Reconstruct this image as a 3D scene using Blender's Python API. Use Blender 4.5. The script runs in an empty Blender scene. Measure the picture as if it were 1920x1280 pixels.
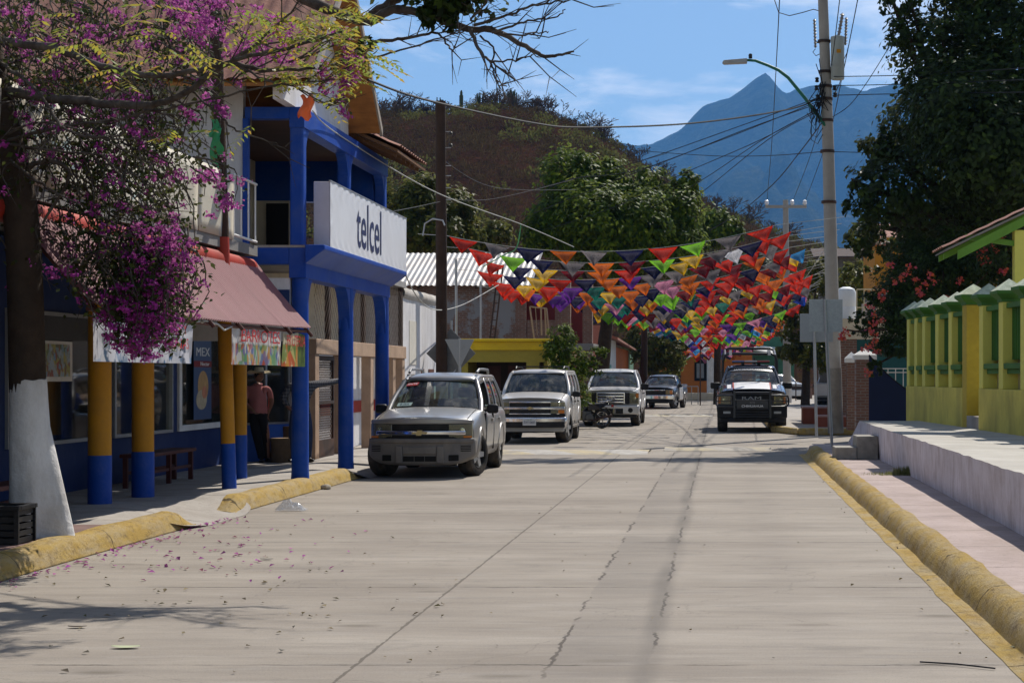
import bpy, bmesh, math, random
import numpy as np
from mathutils import Vector, Matrix, Euler, noise as mnoise

R = random.Random(11)
NR = np.random.default_rng(5)
PI = math.pi
C = bpy.context.scene.collection
F, VX, VY, CAMH = 3400.0, 1350.0, 703.0, 1.7      # lens and eye height worked out from the photograph


def at(px, py, y):
    """world point seen at photo pixel (px, py) at distance y down the street"""
    return Vector(((px - VX) * y / F, y, CAMH + (VY - py) * y / F))


def on(px, py, z=0.0):
    """world point on a level surface of height z"""
    y = F * (CAMH - z) / (py - VY)
    return Vector(((px - VX) * y / F, y, z))


# ------------------------------------------------------------------ objects
def tag(o, label, cat, group=None):
    o['label'] = label
    o['category'] = cat
    if group:
        o['group'] = group
    return o


def thing(name, label, cat, loc=(0, 0, 0), rz=0.0, group=None):
    o = bpy.data.objects.new(name, None)
    C.objects.link(o)
    o.empty_display_size = 0.1
    o.location = loc
    o.rotation_euler = (0, 0, rz)
    return tag(o, label, cat, group)


def kind(o, k):
    o['kind'] = k
    return o


def dup(root, loc, rz=None, label=None, scale=None):
    r = root.copy()
    C.objects.link(r)
    r.location = loc
    if rz is not None:
        r.rotation_euler = (0, 0, rz)
    if scale is not None:
        r.scale = (scale,) * 3
    if label:
        r['label'] = label
    for ch in root.children:
        c = ch.copy()
        C.objects.link(c)
        c.parent = r
        for g in ch.children:
            d = g.copy()
            C.objects.link(d)
            d.parent = c
    return r


class MB:
    """collects vertices and faces; build() links them as one mesh object"""

    def __init__(s):
        s.v, s.f, s.m, s.mi = [], [], [], 0

    def add(s, vs, fs, mi=None):
        n = len(s.v)
        s.v.extend([tuple(p) for p in vs])
        for f in fs:
            s.f.append(tuple(i + n for i in f))
            s.m.append(s.mi if mi is None else mi)
        return s

    def box(s, x0, x1, y0, y1, z0, z1, mi=None, M=None):
        vs = [(x0, y0, z0), (x1, y0, z0), (x1, y1, z0), (x0, y1, z0),
              (x0, y0, z1), (x1, y0, z1), (x1, y1, z1), (x0, y1, z1)]
        if M is not None:
            vs = [M @ Vector(p) for p in vs]
        return s.add(vs, [(0, 3, 2, 1), (4, 5, 6, 7), (0, 1, 5, 4), (1, 2, 6, 5), (2, 3, 7, 6), (3, 0, 4, 7)], mi)

    def quad(s, a, b, c, d, mi=None):
        return s.add([a, b, c, d], [(0, 1, 2, 3)], mi)

    def slab(s, pts, th, mi=None):
        """polygon with thickness vector th"""
        n = len(pts)
        th = Vector(th)
        vs = [Vector(p) for p in pts] + [Vector(p) + th for p in pts]
        fs = [tuple(range(n - 1, -1, -1)), tuple(range(n, 2 * n))]
        fs += [(i, (i + 1) % n, n + (i + 1) % n, n + i) for i in range(n)]
        return s.add(vs, fs, mi)

    def tube(s, pts, r, n=8, mi=None, cap=True):
        pts = [Vector(p) for p in pts]
        k = len(pts)
        if not hasattr(r, '__len__'):
            r = [r] * k
        vs, fs = [], []
        up = Vector((0, 0, 1))
        ref = None
        for i, p in enumerate(pts):
            t = (pts[min(i + 1, k - 1)] - pts[max(i - 1, 0)])
            if t.length < 1e-9:
                t = Vector((0, 0, 1))
            t.normalize()
            if ref is None:
                ref = t.cross(up)
                if ref.length < .05:
                    ref = t.cross(Vector((1, 0, 0)))
            a = ref - t * ref.dot(t)
            if a.length < 1e-6:
                a = t.orthogonal()
            a.normalize()
            ref = a
            b = t.cross(a)
            for j in range(n):
                q = 2 * PI * j / n
                vs.append(p + (a * math.cos(q) + b * math.sin(q)) * r[i])
        for i in range(k - 1):
            for j in range(n):
                j2 = (j + 1) % n
                fs.append((i * n + j, i * n + j2, (i + 1) * n + j2, (i + 1) * n + j))
        if cap:
            fs.append(tuple(range(n - 1, -1, -1)))
            fs.append(tuple((k - 1) * n + j for j in range(n)))
        return s.add(vs, fs, mi)

    def lathe(s, prof, n=20, M=None, mi=None):
        """profile [(r, h)] turned about the local z axis"""
        vs, fs = [], []
        k = len(prof)
        for r, h in prof:
            for j in range(n):
                q = 2 * PI * j / n
                vs.append(Vector((r * math.cos(q), r * math.sin(q), h)))
        if M is not None:
            vs = [M @ p for p in vs]
        for i in range(k - 1):
            for j in range(n):
                j2 = (j + 1) % n
                fs.append((i * n + j, i * n + j2, (i + 1) * n + j2, (i + 1) * n + j))
        fs.append(tuple(range(n - 1, -1, -1)))
        fs.append(tuple((k - 1) * n + j for j in range(n)))
        return s.add(vs, fs, mi)

    def grid(s, fn, nu, nv, mi=None, flip=False):
        vs = [fn(i / nu, j / nv) for j in range(nv + 1) for i in range(nu + 1)]
        w = nu + 1
        fs = []
        for j in range(nv):
            for i in range(nu):
                q = (j * w + i, j * w + i + 1, (j + 1) * w + i + 1, (j + 1) * w + i)
                fs.append(q[::-1] if flip else q)
        return s.add(vs, fs, mi)

    def build(s, name, mats, parent=None, smooth=None, bevel=0, solid=0, loc=None):
        me = bpy.data.meshes.new(name)
        me.from_pydata(s.v, [], s.f)
        if not isinstance(mats, (list, tuple)):
            mats = [mats]
        for m in mats:
            me.materials.append(m)
        if len(mats) > 1:
            me.polygons.foreach_set('material_index', s.m)
        me.validate()
        me.update()
        if smooth is not None:
            me.polygons.foreach_set('use_smooth', [True] * len(me.polygons))
            if smooth < 179:
                me.set_sharp_from_angle(angle=math.radians(smooth))
        o = bpy.data.objects.new(name, me)
        C.objects.link(o)
        if parent is not None:
            o.parent = parent
        if loc is not None:
            o.location = loc
        if solid:
            m = o.modifiers.new('solid', 'SOLIDIFY')
            m.thickness = solid
            m.offset = -1
        if bevel:
            m = o.modifiers.new('bevel', 'BEVEL')
            m.width = bevel
            m.segments = 2
            m.limit_method = 'ANGLE'
            m.angle_limit = math.radians(40)
        return o


def np_mesh(name, verts, faces_n, mats, parent=None, matidx=None, smooth=False):
    """fast mesh: verts (N,3), equal-sized faces (M,k) index array"""
    me = bpy.data.meshes.new(name)
    nf, k = faces_n.shape
    me.vertices.add(len(verts))
    me.vertices.foreach_set('co', np.asarray(verts, dtype=np.float32).ravel())
    me.loops.add(nf * k)
    me.loops.foreach_set('vertex_index', faces_n.astype(np.int32).ravel())
    me.polygons.add(nf)
    me.polygons.foreach_set('loop_start', np.arange(0, nf * k, k, dtype=np.int32))
    me.polygons.foreach_set('loop_total', np.full(nf, k, dtype=np.int32))
    if not isinstance(mats, (list, tuple)):
        mats = [mats]
    for m in mats:
        me.materials.append(m)
    if matidx is not None:
        me.polygons.foreach_set('material_index', np.asarray(matidx, dtype=np.int32))
    if smooth:
        me.polygons.foreach_set('use_smooth', np.ones(nf, dtype=bool))
    me.update(calc_edges=True)
    o = bpy.data.objects.new(name, me)
    C.objects.link(o)
    if parent is not None:
        o.parent = parent
    return o


def text(s, size, mat, parent, M, name='lettering', sx=1.0, ext=.003, align='CENTER', bold=0.0):
    cu = bpy.data.curves.new('t', 'FONT')
    cu.body = s
    cu.size = size
    cu.extrude = ext
    cu.offset = bold
    cu.align_x = align
    cu.align_y = 'CENTER'
    cu.resolution_u = 3
    ob = bpy.data.objects.new('t', cu)
    C.objects.link(ob)
    dg = bpy.context.evaluated_depsgraph_get()
    me = bpy.data.meshes.new_from_object(ob.evaluated_get(dg))
    bpy.data.objects.remove(ob)
    bpy.data.curves.remove(cu)
    me.transform(M @ Matrix.Diagonal((sx, 1, 1, 1)))
    if sx < 0:
        me.flip_normals()
    me.materials.clear()
    me.materials.append(mat)
    me.name = name
    o = bpy.data.objects.new(name, me)
    C.objects.link(o)
    if parent is not None:
        o.parent = parent
    return o


# text planes: facing +X reads along +Y; facing -Y reads along +X
def face_px(x, y, z):
    return Matrix.Translation((x, y, z)) @ Matrix(((0, 0, 1, 0), (1, 0, 0, 0), (0, 1, 0, 0), (0, 0, 0, 1)))


def face_my(x, y, z):
    return Matrix.Translation((x, y, z)) @ Matrix(((1, 0, 0, 0), (0, 0, -1, 0), (0, 1, 0, 0), (0, 0, 0, 1)))


# ------------------------------------------------------------------ materials
_mc = {}


class NT:
    def __init__(s, name):
        s.mat = bpy.data.materials.new(name)
        s.mat.use_nodes = True
        s.t = s.mat.node_tree
        s.t.nodes.clear()
        s.out = s.t.nodes.new('ShaderNodeOutputMaterial')

    def n(s, typ, ins=None, **kw):
        nd = s.t.nodes.new('ShaderNode' + typ)
        for k, v in kw.items():
            setattr(nd, k, v)
        for k, v in (ins or {}).items():
            s.set(nd, k, v)
        return nd

    def set(s, nd, k, v):
        i = nd.inputs[k]
        if isinstance(v, bpy.types.NodeSocket):
            s.t.links.new(v, i)
        elif hasattr(v, 'outputs'):
            s.t.links.new(v.outputs[0], i)
        else:
            if i.type == 'RGBA' and len(v) == 3:
                v = (*v, 1)
            i.default_value = v

    def coord(s, kind='Object'):
        return s.n('TexCoord').outputs[kind]

    def noise(s, scale=5, detail=4, rough=.6, vec=None, dist=0.0):
        return s.n('TexNoise', {'Vector': vec if vec is not None else s.coord(), 'Scale': scale, 'Detail': detail,
                                'Roughness': rough, 'Distortion': dist}).outputs['Fac']

    def ramp(s, fac, stops):
        r = s.n('ValToRGB', {'Fac': fac})
        e = r.color_ramp.elements
        while len(e) < len(stops):
            e.new(.5)
        for q, (p, c) in zip(e, stops):
            q.position = p
            q.color = (c, c, c, 1) if not hasattr(c, '__len__') else (*c[:3], 1)
        return r.outputs['Color']

    def mix(s, a, b, fac, mode='MIX'):
        m = s.n('Mix', data_type='RGBA', blend_type=mode)
        s.set(m, 0, fac)
        s.set(m, 6, a)
        s.set(m, 7, b)
        return m.outputs[2]

    def math(s, op, a, b=0.0, c=0.0):
        m = s.n('Math', operation=op)
        s.set(m, 0, a)
        s.set(m, 1, b)
        s.set(m, 2, c)
        return m.outputs[0]

    def mapping(s, scale=(1, 1, 1), loc=(0, 0, 0), rot=(0, 0, 0), vec=None):
        return s.n('Mapping', {'Vector': vec if vec is not None else s.coord(), 'Scale': scale, 'Location': loc,
                               'Rotation': rot}).outputs[0]

    def bsdf(s, color, rough=.6, metal=0.0, bump=None, bstr=.3, bdist=.02, **kw):
        p = s.n('BsdfPrincipled', {'Base Color': color, 'Roughness': rough, 'Metallic': metal})
        for k, v in kw.items():
            s.set(p, k, v)
        if bump is not None:
            b = s.n('Bump', {'Height': bump, 'Strength': bstr, 'Distance': bdist})
            s.t.links.new(b.outputs[0], p.inputs['Normal'])
        return p

    def done(s, sh):
        s.t.links.new(sh.outputs[0] if hasattr(sh, 'outputs') else sh, s.out.inputs[0])
        return s.mat


def scl(c, k):
    return tuple(min(1, max(0, x * k)) for x in c)


def mat(name, col, rough=.6, var=.18, scale=2.5, metal=0.0, bump=.15, bscale=25, dirt=None, damt=.35, dscale=1.2, spec=.5,
        dstretch=(1, 1, 1)):
    """general painted / plain surface: base colour with two scales of wear and a fine bump"""
    if name in _mc:
        return _mc[name]
    t = NT(name)
    v = t.coord()
    c = t.mix(scl(col, 1 - var), scl(col, 1 + var), t.ramp(t.noise(scale, 5, .65, v), [(.3, 0), (.7, 1)]))
    c = t.mix(c, scl(col, .75), t.math('MULTIPLY', t.ramp(t.noise(scale * 9, 4, .7, v), [(.5, 0), (.8, 1)]), min(.8, var * 1.8)))
    if dirt is not None:
        dv = t.mapping(dstretch, vec=v)
        c = t.mix(c, dirt, t.math('MULTIPLY', t.ramp(t.noise(dscale, 6, .7, dv), [(.42, 0), (.68, 1)]), damt))
    p = t.bsdf(c, rough, metal, t.noise(bscale, 4, .6, v) if bump else None, bump, .02)
    p.inputs['Specular IOR Level'].default_value = spec if rough < .45 or metal > .3 else spec * .4
    _mc[name] = t.done(p)
    return _mc[name]


def leaf_mat(name, cols, trans=.35, rough=.4, spec=.5):
    """leaves and petals: colour differs from leaf to leaf, some light passes through"""
    t = NT(name)
    rnd = t.n('NewGeometry').outputs['Random Per Island']
    k = len(cols)
    col = t.ramp(rnd, [((i + .0) / max(1, k - 1), c) for i, c in enumerate(cols)])
    p = t.bsdf(col, rough)
    p.inputs['Specular IOR Level'].default_value = spec
    tr = t.n('BsdfTranslucent', {'Color': t.mix(col, (1, 1, .4), .12)})
    m = t.n('MixShader', {0: trans, 1: p, 2: tr})
    return t.done(m)


def brick_mat(name, c1, c2, mortar, plane='xz', scale=1.0, patch=None):
    t = NT(name)
    v = t.coord()
    x = t.n('SeparateXYZ', {0: v})
    cv = t.n('CombineXYZ', {0: x.outputs[0 if plane == 'xz' else 1], 1: x.outputs[2]})
    b = t.n('TexBrick', {'Vector': cv, 'Color1': c1, 'Color2': c2, 'Mortar': mortar, 'Scale': scale, 'Mortar Size': .012,
                         'Brick Width': .24, 'Row Height': .075, 'Bias': -.1})
    c = t.mix(b.outputs[0], scl(c1, .45), t.math('MULTIPLY', t.ramp(t.noise(2.2, 6, .7, v), [(.4, 0), (.7, 1)]), .55))
    if patch is not None:
        c = t.mix(c, patch, t.ramp(t.noise(.55, 5, .65, v), [(.5, 0), (.54, 1)]))
    return t.done(t.bsdf(c, .85, 0, b.outputs[1], -.35, .015))


def car_paint(name, col, metal=.3, rough=.25, dust=(.35, .29, .22), damt=.35, coat=.6):
    t = NT(name)
    v = t.coord()
    z = t.n('SeparateXYZ', {0: v}).outputs[2]
    low = t.n('MapRange', {0: z, 1: .95, 2: .25, 3: .12, 4: 1.0}).outputs[0]
    n = t.ramp(t.noise(3.2, 7, .75, t.mapping((1, .6, 1.6), vec=v)), [(.35, .15), (.75, 1)])
    d = t.math('MULTIPLY', t.math('MULTIPLY', low, n), damt * 1.6)
    d = t.math('MINIMUM', t.math('ADD', d, t.math('MULTIPLY', n, damt * .35)), .9)
    c = t.mix(col, dust, d)
    p = t.bsdf(c, t.math('ADD', rough, t.math('MULTIPLY', d, .5)), t.math('MULTIPLY', t.math('SUBTRACT', 1.0, d), metal))
    p.inputs['Coat Weight'].default_value = coat
    p.inputs['Coat Roughness'].default_value = .12
    return t.done(p)


def glass_mat(name, tint=(.55, .68, .62), refl=.9, dust=.06):
    t = NT(name)
    tr = t.n('BsdfTransparent', {'Color': tint})
    gl = t.n('BsdfGlossy', {'Color': (refl, refl, refl), 'Roughness': .03})
    fr = t.n('Fresnel', {'IOR': 1.52})
    fac = t.math('MULTIPLY', fr.outputs[0], 1.25)
    m = t.n('MixShader', {0: fac, 1: tr, 2: gl})
    df = t.n('BsdfDiffuse', {'Color': (.5, .48, .42)})
    k = t.math('MULTIPLY', t.ramp(t.noise(4, 5, .7), [(.35, .25), (.75, 1)]), dust)
    m2 = t.n('MixShader', {0: k, 1: m, 2: df})
    return t.done(m2)
# exposure and air
HAZE_COL, HAZE_D = (.17, .48, 1.0), .00007
SKY_S, SUN_S, CLOUD, EXPO = .085, 5.0, 12.0, 0.38
# ================================================================== shared materials
WHITE = mat('white_paint', (.72, .71, .68), .7, .08, dirt=(.35, .31, .26), damt=.35)
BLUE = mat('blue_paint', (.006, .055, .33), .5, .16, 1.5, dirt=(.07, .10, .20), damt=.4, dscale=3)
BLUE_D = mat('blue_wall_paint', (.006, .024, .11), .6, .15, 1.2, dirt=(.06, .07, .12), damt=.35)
OCHRE = mat('ochre_paint', (.48, .22, .012), .55, .12, 2, dirt=(.22, .12, .04), damt=.35, dscale=2.5)
RED = mat('red_paint', (.36, .035, .02), .6, .2, 2, dirt=(.15, .05, .03), damt=.4)
CREAM = mat('cream_plaster', (.58, .5, .37), .8, .12, dirt=(.3, .24, .17), damt=.4)
PLASTER = mat('white_plaster', (.66, .65, .66), .85, .1, 1.2, dirt=(.3, .27, .25), damt=.45, dscale=1.6, dstretch=(1, 1, .35))
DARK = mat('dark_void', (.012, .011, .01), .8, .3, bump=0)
BLACK = mat('black_plastic', (.012, .012, .013), .5, .2, bump=.05, dirt=(.12, .1, .08), damt=.25)
GREY_PL = mat('grey_bumper_plastic', (.15, .14, .13), .55, .12, dirt=(.3, .25, .19), damt=.45)
STEEL = mat('galvanised_steel', (.38, .39, .40), .45, .12, 4, metal=.7, bump=.05, dirt=(.25, .22, .19), damt=.35)
CHROME = mat('chrome', (.8, .8, .8), .12, .05, metal=1.0, bump=0, dirt=(.3, .26, .2), damt=.25)
IRON = mat('dark_iron', (.05, .035, .03), .6, .25, 4, metal=.3, dirt=(.14, .06, .03), damt=.5)
RUBBER = mat('tyre_rubber', (.022, .021, .02), .85, .2, dirt=(.2, .16, .12), damt=.55, dscale=2)
RIM = mat('alloy_rim', (.5, .49, .47), .35, .08, metal=.35, bump=0, dirt=(.3, .25, .18), damt=.4)
CONC = mat('pole_concrete', (.36, .33, .29), .85, .12, 2, dirt=(.2, .18, .15), damt=.4, dscale=1, dstretch=(1, 1, .3))


def pave_mat(name, col, dirt, per, joint):
    """poured slabs: joints across the walk, blotches, gum and grit"""
    t = NT(name)
    v = t.coord()
    c = t.mix(scl(col, .84), scl(col, 1.13), t.ramp(t.noise(1.1, 6, .7, v), [(.3, 0), (.7, 1)]))
    c = t.mix(c, dirt, t.math('MULTIPLY', t.ramp(t.noise(.9, 7, .75, v), [(.45, 0), (.66, 1)]), .55))
    c = t.mix(c, scl(dirt, .5), t.math('MULTIPLY', t.ramp(t.noise(14, 5, .75, v), [(.56, 0), (.7, 1)]), .45))
    fine = t.noise(60, 3, .8, v)
    c = t.mix(c, scl(dirt, .6), t.math('MULTIPLY', t.ramp(fine, [(.55, 0), (.75, 1)]), .4))
    y = t.math('ADD', t.n('SeparateXYZ', {0: v}).outputs[1], t.math('MULTIPLY', t.noise(5, 4, .7, v), .05))
    d = t.math('ABSOLUTE', t.math('SUBTRACT', t.math('FRACT', t.math('DIVIDE', y, per)), .5))
    c = t.mix(c, scl(dirt, .3), t.math('MULTIPLY', t.math('LESS_THAN', d, joint / per), .75))
    return t.done(t.bsdf(c, .9, 0, fine, .35, .02, **{'Specular IOR Level': .2}))


SIDEW = pave_mat('pavement_concrete', (.36, .33, .295), (.2, .17, .14), 2.2, .014)
SIDEPINK = pave_mat('pink_pavement_concrete', (.38, .305, .28), (.23, .18, .15), 1.7, .012)
WOOD_D = mat('weathered_pole_wood', (.045, .026, .017), .85, .3, 3, bump=.6, bscale=18, dirt=(.03, .02, .015), damt=.5, dstretch=(3, 3, .2))
WOOD_O = mat('varnished_eave_wood', (.36, .145, .035), .5, .25, 3, bump=.4, bscale=9, dirt=(.12, .045, .015), damt=.55, dstretch=(1, 4, 4))
WOOD_T = mat('tan_timber', (.42, .29, .2), .75, .15, 3, bump=.3, dirt=(.22, .14, .09), damt=.4)
BARK = mat('tree_bark', (.045, .03, .02), .95, .35, 6, bump=.9, bscale=14, dirt=(.03, .024, .018), damt=.5, dscale=5, dstretch=(1, 1, .3))
TWIG = mat('grey_twig', (.055, .042, .034), .9, .3, 8, bump=.5, dirt=(.2, .18, .15), damt=.4, dscale=4)
LIME = mat('lime_wash', (.58, .57, .55), .9, .1, 3, bump=.8, bscale=12, dirt=(.22, .19, .15), damt=.4, dscale=4, dstretch=(1, 1, .35))
TILE = mat('clay_roof_tile', (.28, .13, .095), .85, .25, 5, bump=.4, dirt=(.2, .13, .1), damt=.4)
PINKROOF = mat('pink_corrugated_sheet', (.255, .10, .105), .6, .08, 1.0, bump=.08, dirt=(.2, .1, .095), damt=.3, dscale=1.5, dstretch=(1, 6, 1))
ZINC = mat('zinc_corrugated_sheet', (.38, .37, .355), .5, .14, 1.0, metal=.15, bump=.05, dirt=(.35, .24, .16), damt=.3, dscale=.8)
CABLE = mat('cable_rubber', (.016, .016, .017), .6, .1, bump=0)
ROPE = mat('pale_cord', (.4, .4, .38), .8, .1, bump=0)
YWALL = mat('yellow_wall_paint', (.6, .51, .10), .75, .12, 1.4, dirt=(.17, .135, .045), damt=.5, dscale=1.5, dstretch=(1, 1, .4))
YWALL_L = mat('lemon_pillar_paint', (.68, .63, .13), .75, .08, 2, dirt=(.33, .29, .09), damt=.35, dscale=2)
GREEN = mat('green_trim_paint', (.05, .15, .02), .65, .15, 2, dirt=(.05, .08, .025), damt=.4)
CAPTOP = mat('speckled_sunlit_cap', (.46, .5, .38), .85, .3, 9, bump=.3, dirt=(.15, .2, .09), damt=.55, dscale=7)  # whitish tops of the green caps: sunlight put into the colour
VINYL = mat('white_vinyl', (.74, .745, .77), .35, .03, .8, bump=.12, bscale=1.6, dirt=(.55, .54, .55), damt=.3)
INK = mat('navy_lettering', (.028, .035, .10), .5, .1, bump=0)
REDINK = mat('red_lettering', (.42, .02, .02), .5, .1, bump=0)
WHITEINK = mat('white_lettering', (.75, .75, .75), .5, .05, bump=0)
BROWN = mat('red_oxide_paint', (.10, .035, .025), .65, .2, dirt=(.18, .1, .07), damt=.35)
WINDOW = glass_mat('shop_window_glass', (.62, .68, .66), .85, .05)


def kerb_material():
    t = NT('yellow_kerb_paint')
    v = t.coord()
    n1 = t.noise(1.6, 6, .7, v)
    c = t.mix((.47, .33, .10), (.39, .25, .06), t.ramp(n1, [(.3, 0), (.7, 1)]))
    c = t.mix(c, (.42, .36, .26), t.math('MULTIPLY', t.ramp(t.noise(3.5, 7, .75, t.mapping((1, .5, 2), vec=v)), [(.42, 0), (.66, 1)]), .65))
    c = t.mix(c, (.15, .1, .05), t.math('MULTIPLY', t.ramp(t.noise(9, 6, .75, t.mapping((2, .7, 1), vec=v)), [(.5, 0), (.7, 1)]), .7))
    y = t.n('SeparateXYZ', {0: v}).outputs[1]
    # expansion cracks
    yy = t.math('ADD', y, t.math('MULTIPLY', t.noise(4, 3, .5, v), .25))
    fr = t.math('ABSOLUTE', t.math('SUBTRACT', t.math('FRACT', t.math('MULTIPLY', yy, .42)), .5))
    c = t.mix(c, (.05, .035, .02), t.math('MULTIPLY', t.math('LESS_THAN', fr, .004), .8))
    return t.done(t.bsdf(c, .85, 0, t.noise(13, 7, .8, v), .9, .05, **{'Specular IOR Level': .15}))


KERB = kerb_material()


def road_material():
    t = NT('street_concrete')
    v = t.coord()
    s = t.n('SeparateXYZ', {0: v})
    x, y = s.outputs[0], s.outputs[1]
    vs = t.mapping((.55, 1.6, 1), vec=v)
    c = t.mix((.212, .182, .150), (.325, .288, .242), t.ramp(t.noise(.5, 6, .65, vs), [(.32, 0), (.7, 1)]))
    c = t.mix(c, (.17, .15, .13), t.math('MULTIPLY', t.ramp(t.noise(1.7, 7, .72, t.mapping((.35, 2.4, 1), vec=v)), [(.48, 0), (.66, 1)]), .5))
    c = t.mix(c, (.11, .10, .09), t.math('MULTIPLY', t.ramp(t.noise(1.1, 7, .75, t.mapping((.8, 1.1, 1), loc=(11, 5, 0), vec=v)), [(.56, 0), (.72, 1)]), .45))
    c = t.mix(c, (.36, .335, .30), t.math('MULTIPLY', t.ramp(t.noise(3.1, 7, .75, t.mapping((.3, 2.0, 1), loc=(7, 3, 0), vec=v)), [(.52, 0), (.72, 1)]), .45))
    fine = t.noise(70, 3, .8, v)
    c = t.mix(c, (.12, .11, .1), t.math('MULTIPLY', t.ramp(fine, [(.52, 0), (.7, 1)]), .6))
    c = t.mix(c, (.42, .4, .37), t.math('MULTIPLY', t.ramp(t.noise(55, 3, .8, t.mapping(loc=(3, 1, 0), vec=v)), [(.6, 0), (.78, 1)]), .35))
    # tyre-polished wheel tracks, darker
    wob = t.math('MULTIPLY', t.math('SUBTRACT', t.noise(.22, 3, .5, v), .5), .5)
    xw = t.math('ADD', x, wob)
    for cx, wd, am in ((-3.55, .42, .16), (.55, .38, .17), (-.9, .3, .12)):
        d = t.math('ABSOLUTE', t.math('SUBTRACT', xw, cx))
        k = t.n('MapRange', {0: d, 1: wd, 2: 0.0, 3: 0.0, 4: am}, interpolation_type='SMOOTHSTEP').outputs[0]
        c = t.mix(c, (.16, .14, .125), t.math('MULTIPLY', k, t.ramp(t.noise(.9, 5, .7, v), [(.3, .4), (.7, 1)])))
    # the re-laid trench strip and its ragged edges
    we = t.math('MULTIPLY', t.math('SUBTRACT', t.noise(3.0, 5, .7, v), .5), .16)
    xe = t.math('ADD', x, we)
    strip = t.math('MULTIPLY', t.math('GREATER_THAN', xe, -1.0), t.math('LESS_THAN', xe, -.42))
    patchy = t.ramp(t.noise(.42, 4, .6, t.mapping((.15, 1, 1), vec=v)), [(.40, .25), (.5, 1)])
    c = t.mix(c, (.155, .14, .125), t.math('MULTIPLY', t.math('MULTIPLY', strip, patchy), .32))
    for ex in (-1.0, -.42):
        d = t.math('ABSOLUTE', t.math('SUBTRACT', xe, ex))
        k = t.math('MULTIPLY', t.math('LESS_THAN', d, .011), t.ramp(t.noise(.8, 3, .5, v), [(.44, 0), (.5, 1)]))
        c = t.mix(c, (.055, .045, .038), t.math('MULTIPLY', k, .8))
    # soft patchy dark line down the lane
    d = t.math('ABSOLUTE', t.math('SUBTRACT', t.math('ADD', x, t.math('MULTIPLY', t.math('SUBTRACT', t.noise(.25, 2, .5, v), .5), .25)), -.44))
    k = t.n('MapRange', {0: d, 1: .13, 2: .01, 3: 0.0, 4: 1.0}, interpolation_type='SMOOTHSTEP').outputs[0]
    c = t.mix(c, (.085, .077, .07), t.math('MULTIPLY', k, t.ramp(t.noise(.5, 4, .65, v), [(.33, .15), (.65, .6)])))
    # joints: one long, several across
    jx = t.math('ADD', x, t.math('MULTIPLY', t.math('SUBTRACT', t.noise(6, 5, .75, v), .5), .05))
    d = t.math('ABSOLUTE', t.math('ADD', jx, 2.14))
    j1 = t.math('LESS_THAN', d, t.math('MULTIPLY', t.ramp(t.noise(3, 4, .7, v), [(.3, .25), (.8, 1)]), .019))
    c = t.mix(c, (.07, .058, .046), t.math('MULTIPLY', j1, .7))
    jy = t.math('ADD', y, t.math('MULTIPLY', t.math('SUBTRACT', t.noise(2.5, 5, .75, v), .5), .12))
    fr = t.math('ABSOLUTE', t.math('SUBTRACT', t.math('FRACT', t.math('DIVIDE', t.math('SUBTRACT', jy, 12.6), 3.9)), .5))
    j2 = t.math('MULTIPLY', t.math('LESS_THAN', fr, .0045), t.ramp(t.noise(1.1, 4, .6, t.mapping((1, .2, 1), vec=v)), [(.42, .1), (.58, .9)]))
    c = t.mix(c, (.07, .06, .05), j2)
    # fine wandering cracks and dark oil spots
    vo = t.n('TexVoronoi', {'Vector': t.mapping((.30, .34, 1), vec=t.n('VectorMath', {0: v, 1: t.n('TexNoise', {'Vector': v, 'Scale': 1.3, 'Detail': 6.0}).outputs['Color']}, operation='ADD').outputs[0]), 'Scale': 1.0}, feature='DISTANCE_TO_EDGE').outputs[0]
    c = t.mix(c, (.08, .07, .06), t.math('MULTIPLY', t.math('LESS_THAN', vo, .0025), .25))
    sp = t.n('TexVoronoi', {'Vector': t.mapping((1.0, 2.2, 1), vec=v), 'Scale': .55}).outputs[0]
    c = t.mix(c, (.09, .075, .055), t.math('MULTIPLY', t.ramp(sp, [(.03, 1), (.12, 0)]), .55))
    h = t.math('ADD', fine, t.math('MULTIPLY', t.noise(9, 6, .7, t.mapping((.5, 2, 1), vec=v)), .8))
    p = t.bsdf(c, .88, 0, h, .3, .02)
    p.inputs['Specular IOR Level'].default_value = .2
    return t.done(p)


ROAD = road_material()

# ================================================================== ground, road, pavements, kerbs
# the land is one sheet reaching past the mountains
m = MB()
m.quad((-9000, -25, -.30), (9000, -25, -.30), (9000, 12900, -.30), (-9000, 12900, -.30))
kind(m.build('ground', mat('dry_earth', (.2, .15, .105), .95, .2, .4, dirt=(.13, .12, .06), damt=.5, dscale=.2)), 'structure')

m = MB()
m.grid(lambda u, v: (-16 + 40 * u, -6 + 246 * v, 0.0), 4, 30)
kind(m.build('road', ROAD), 'structure')


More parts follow.
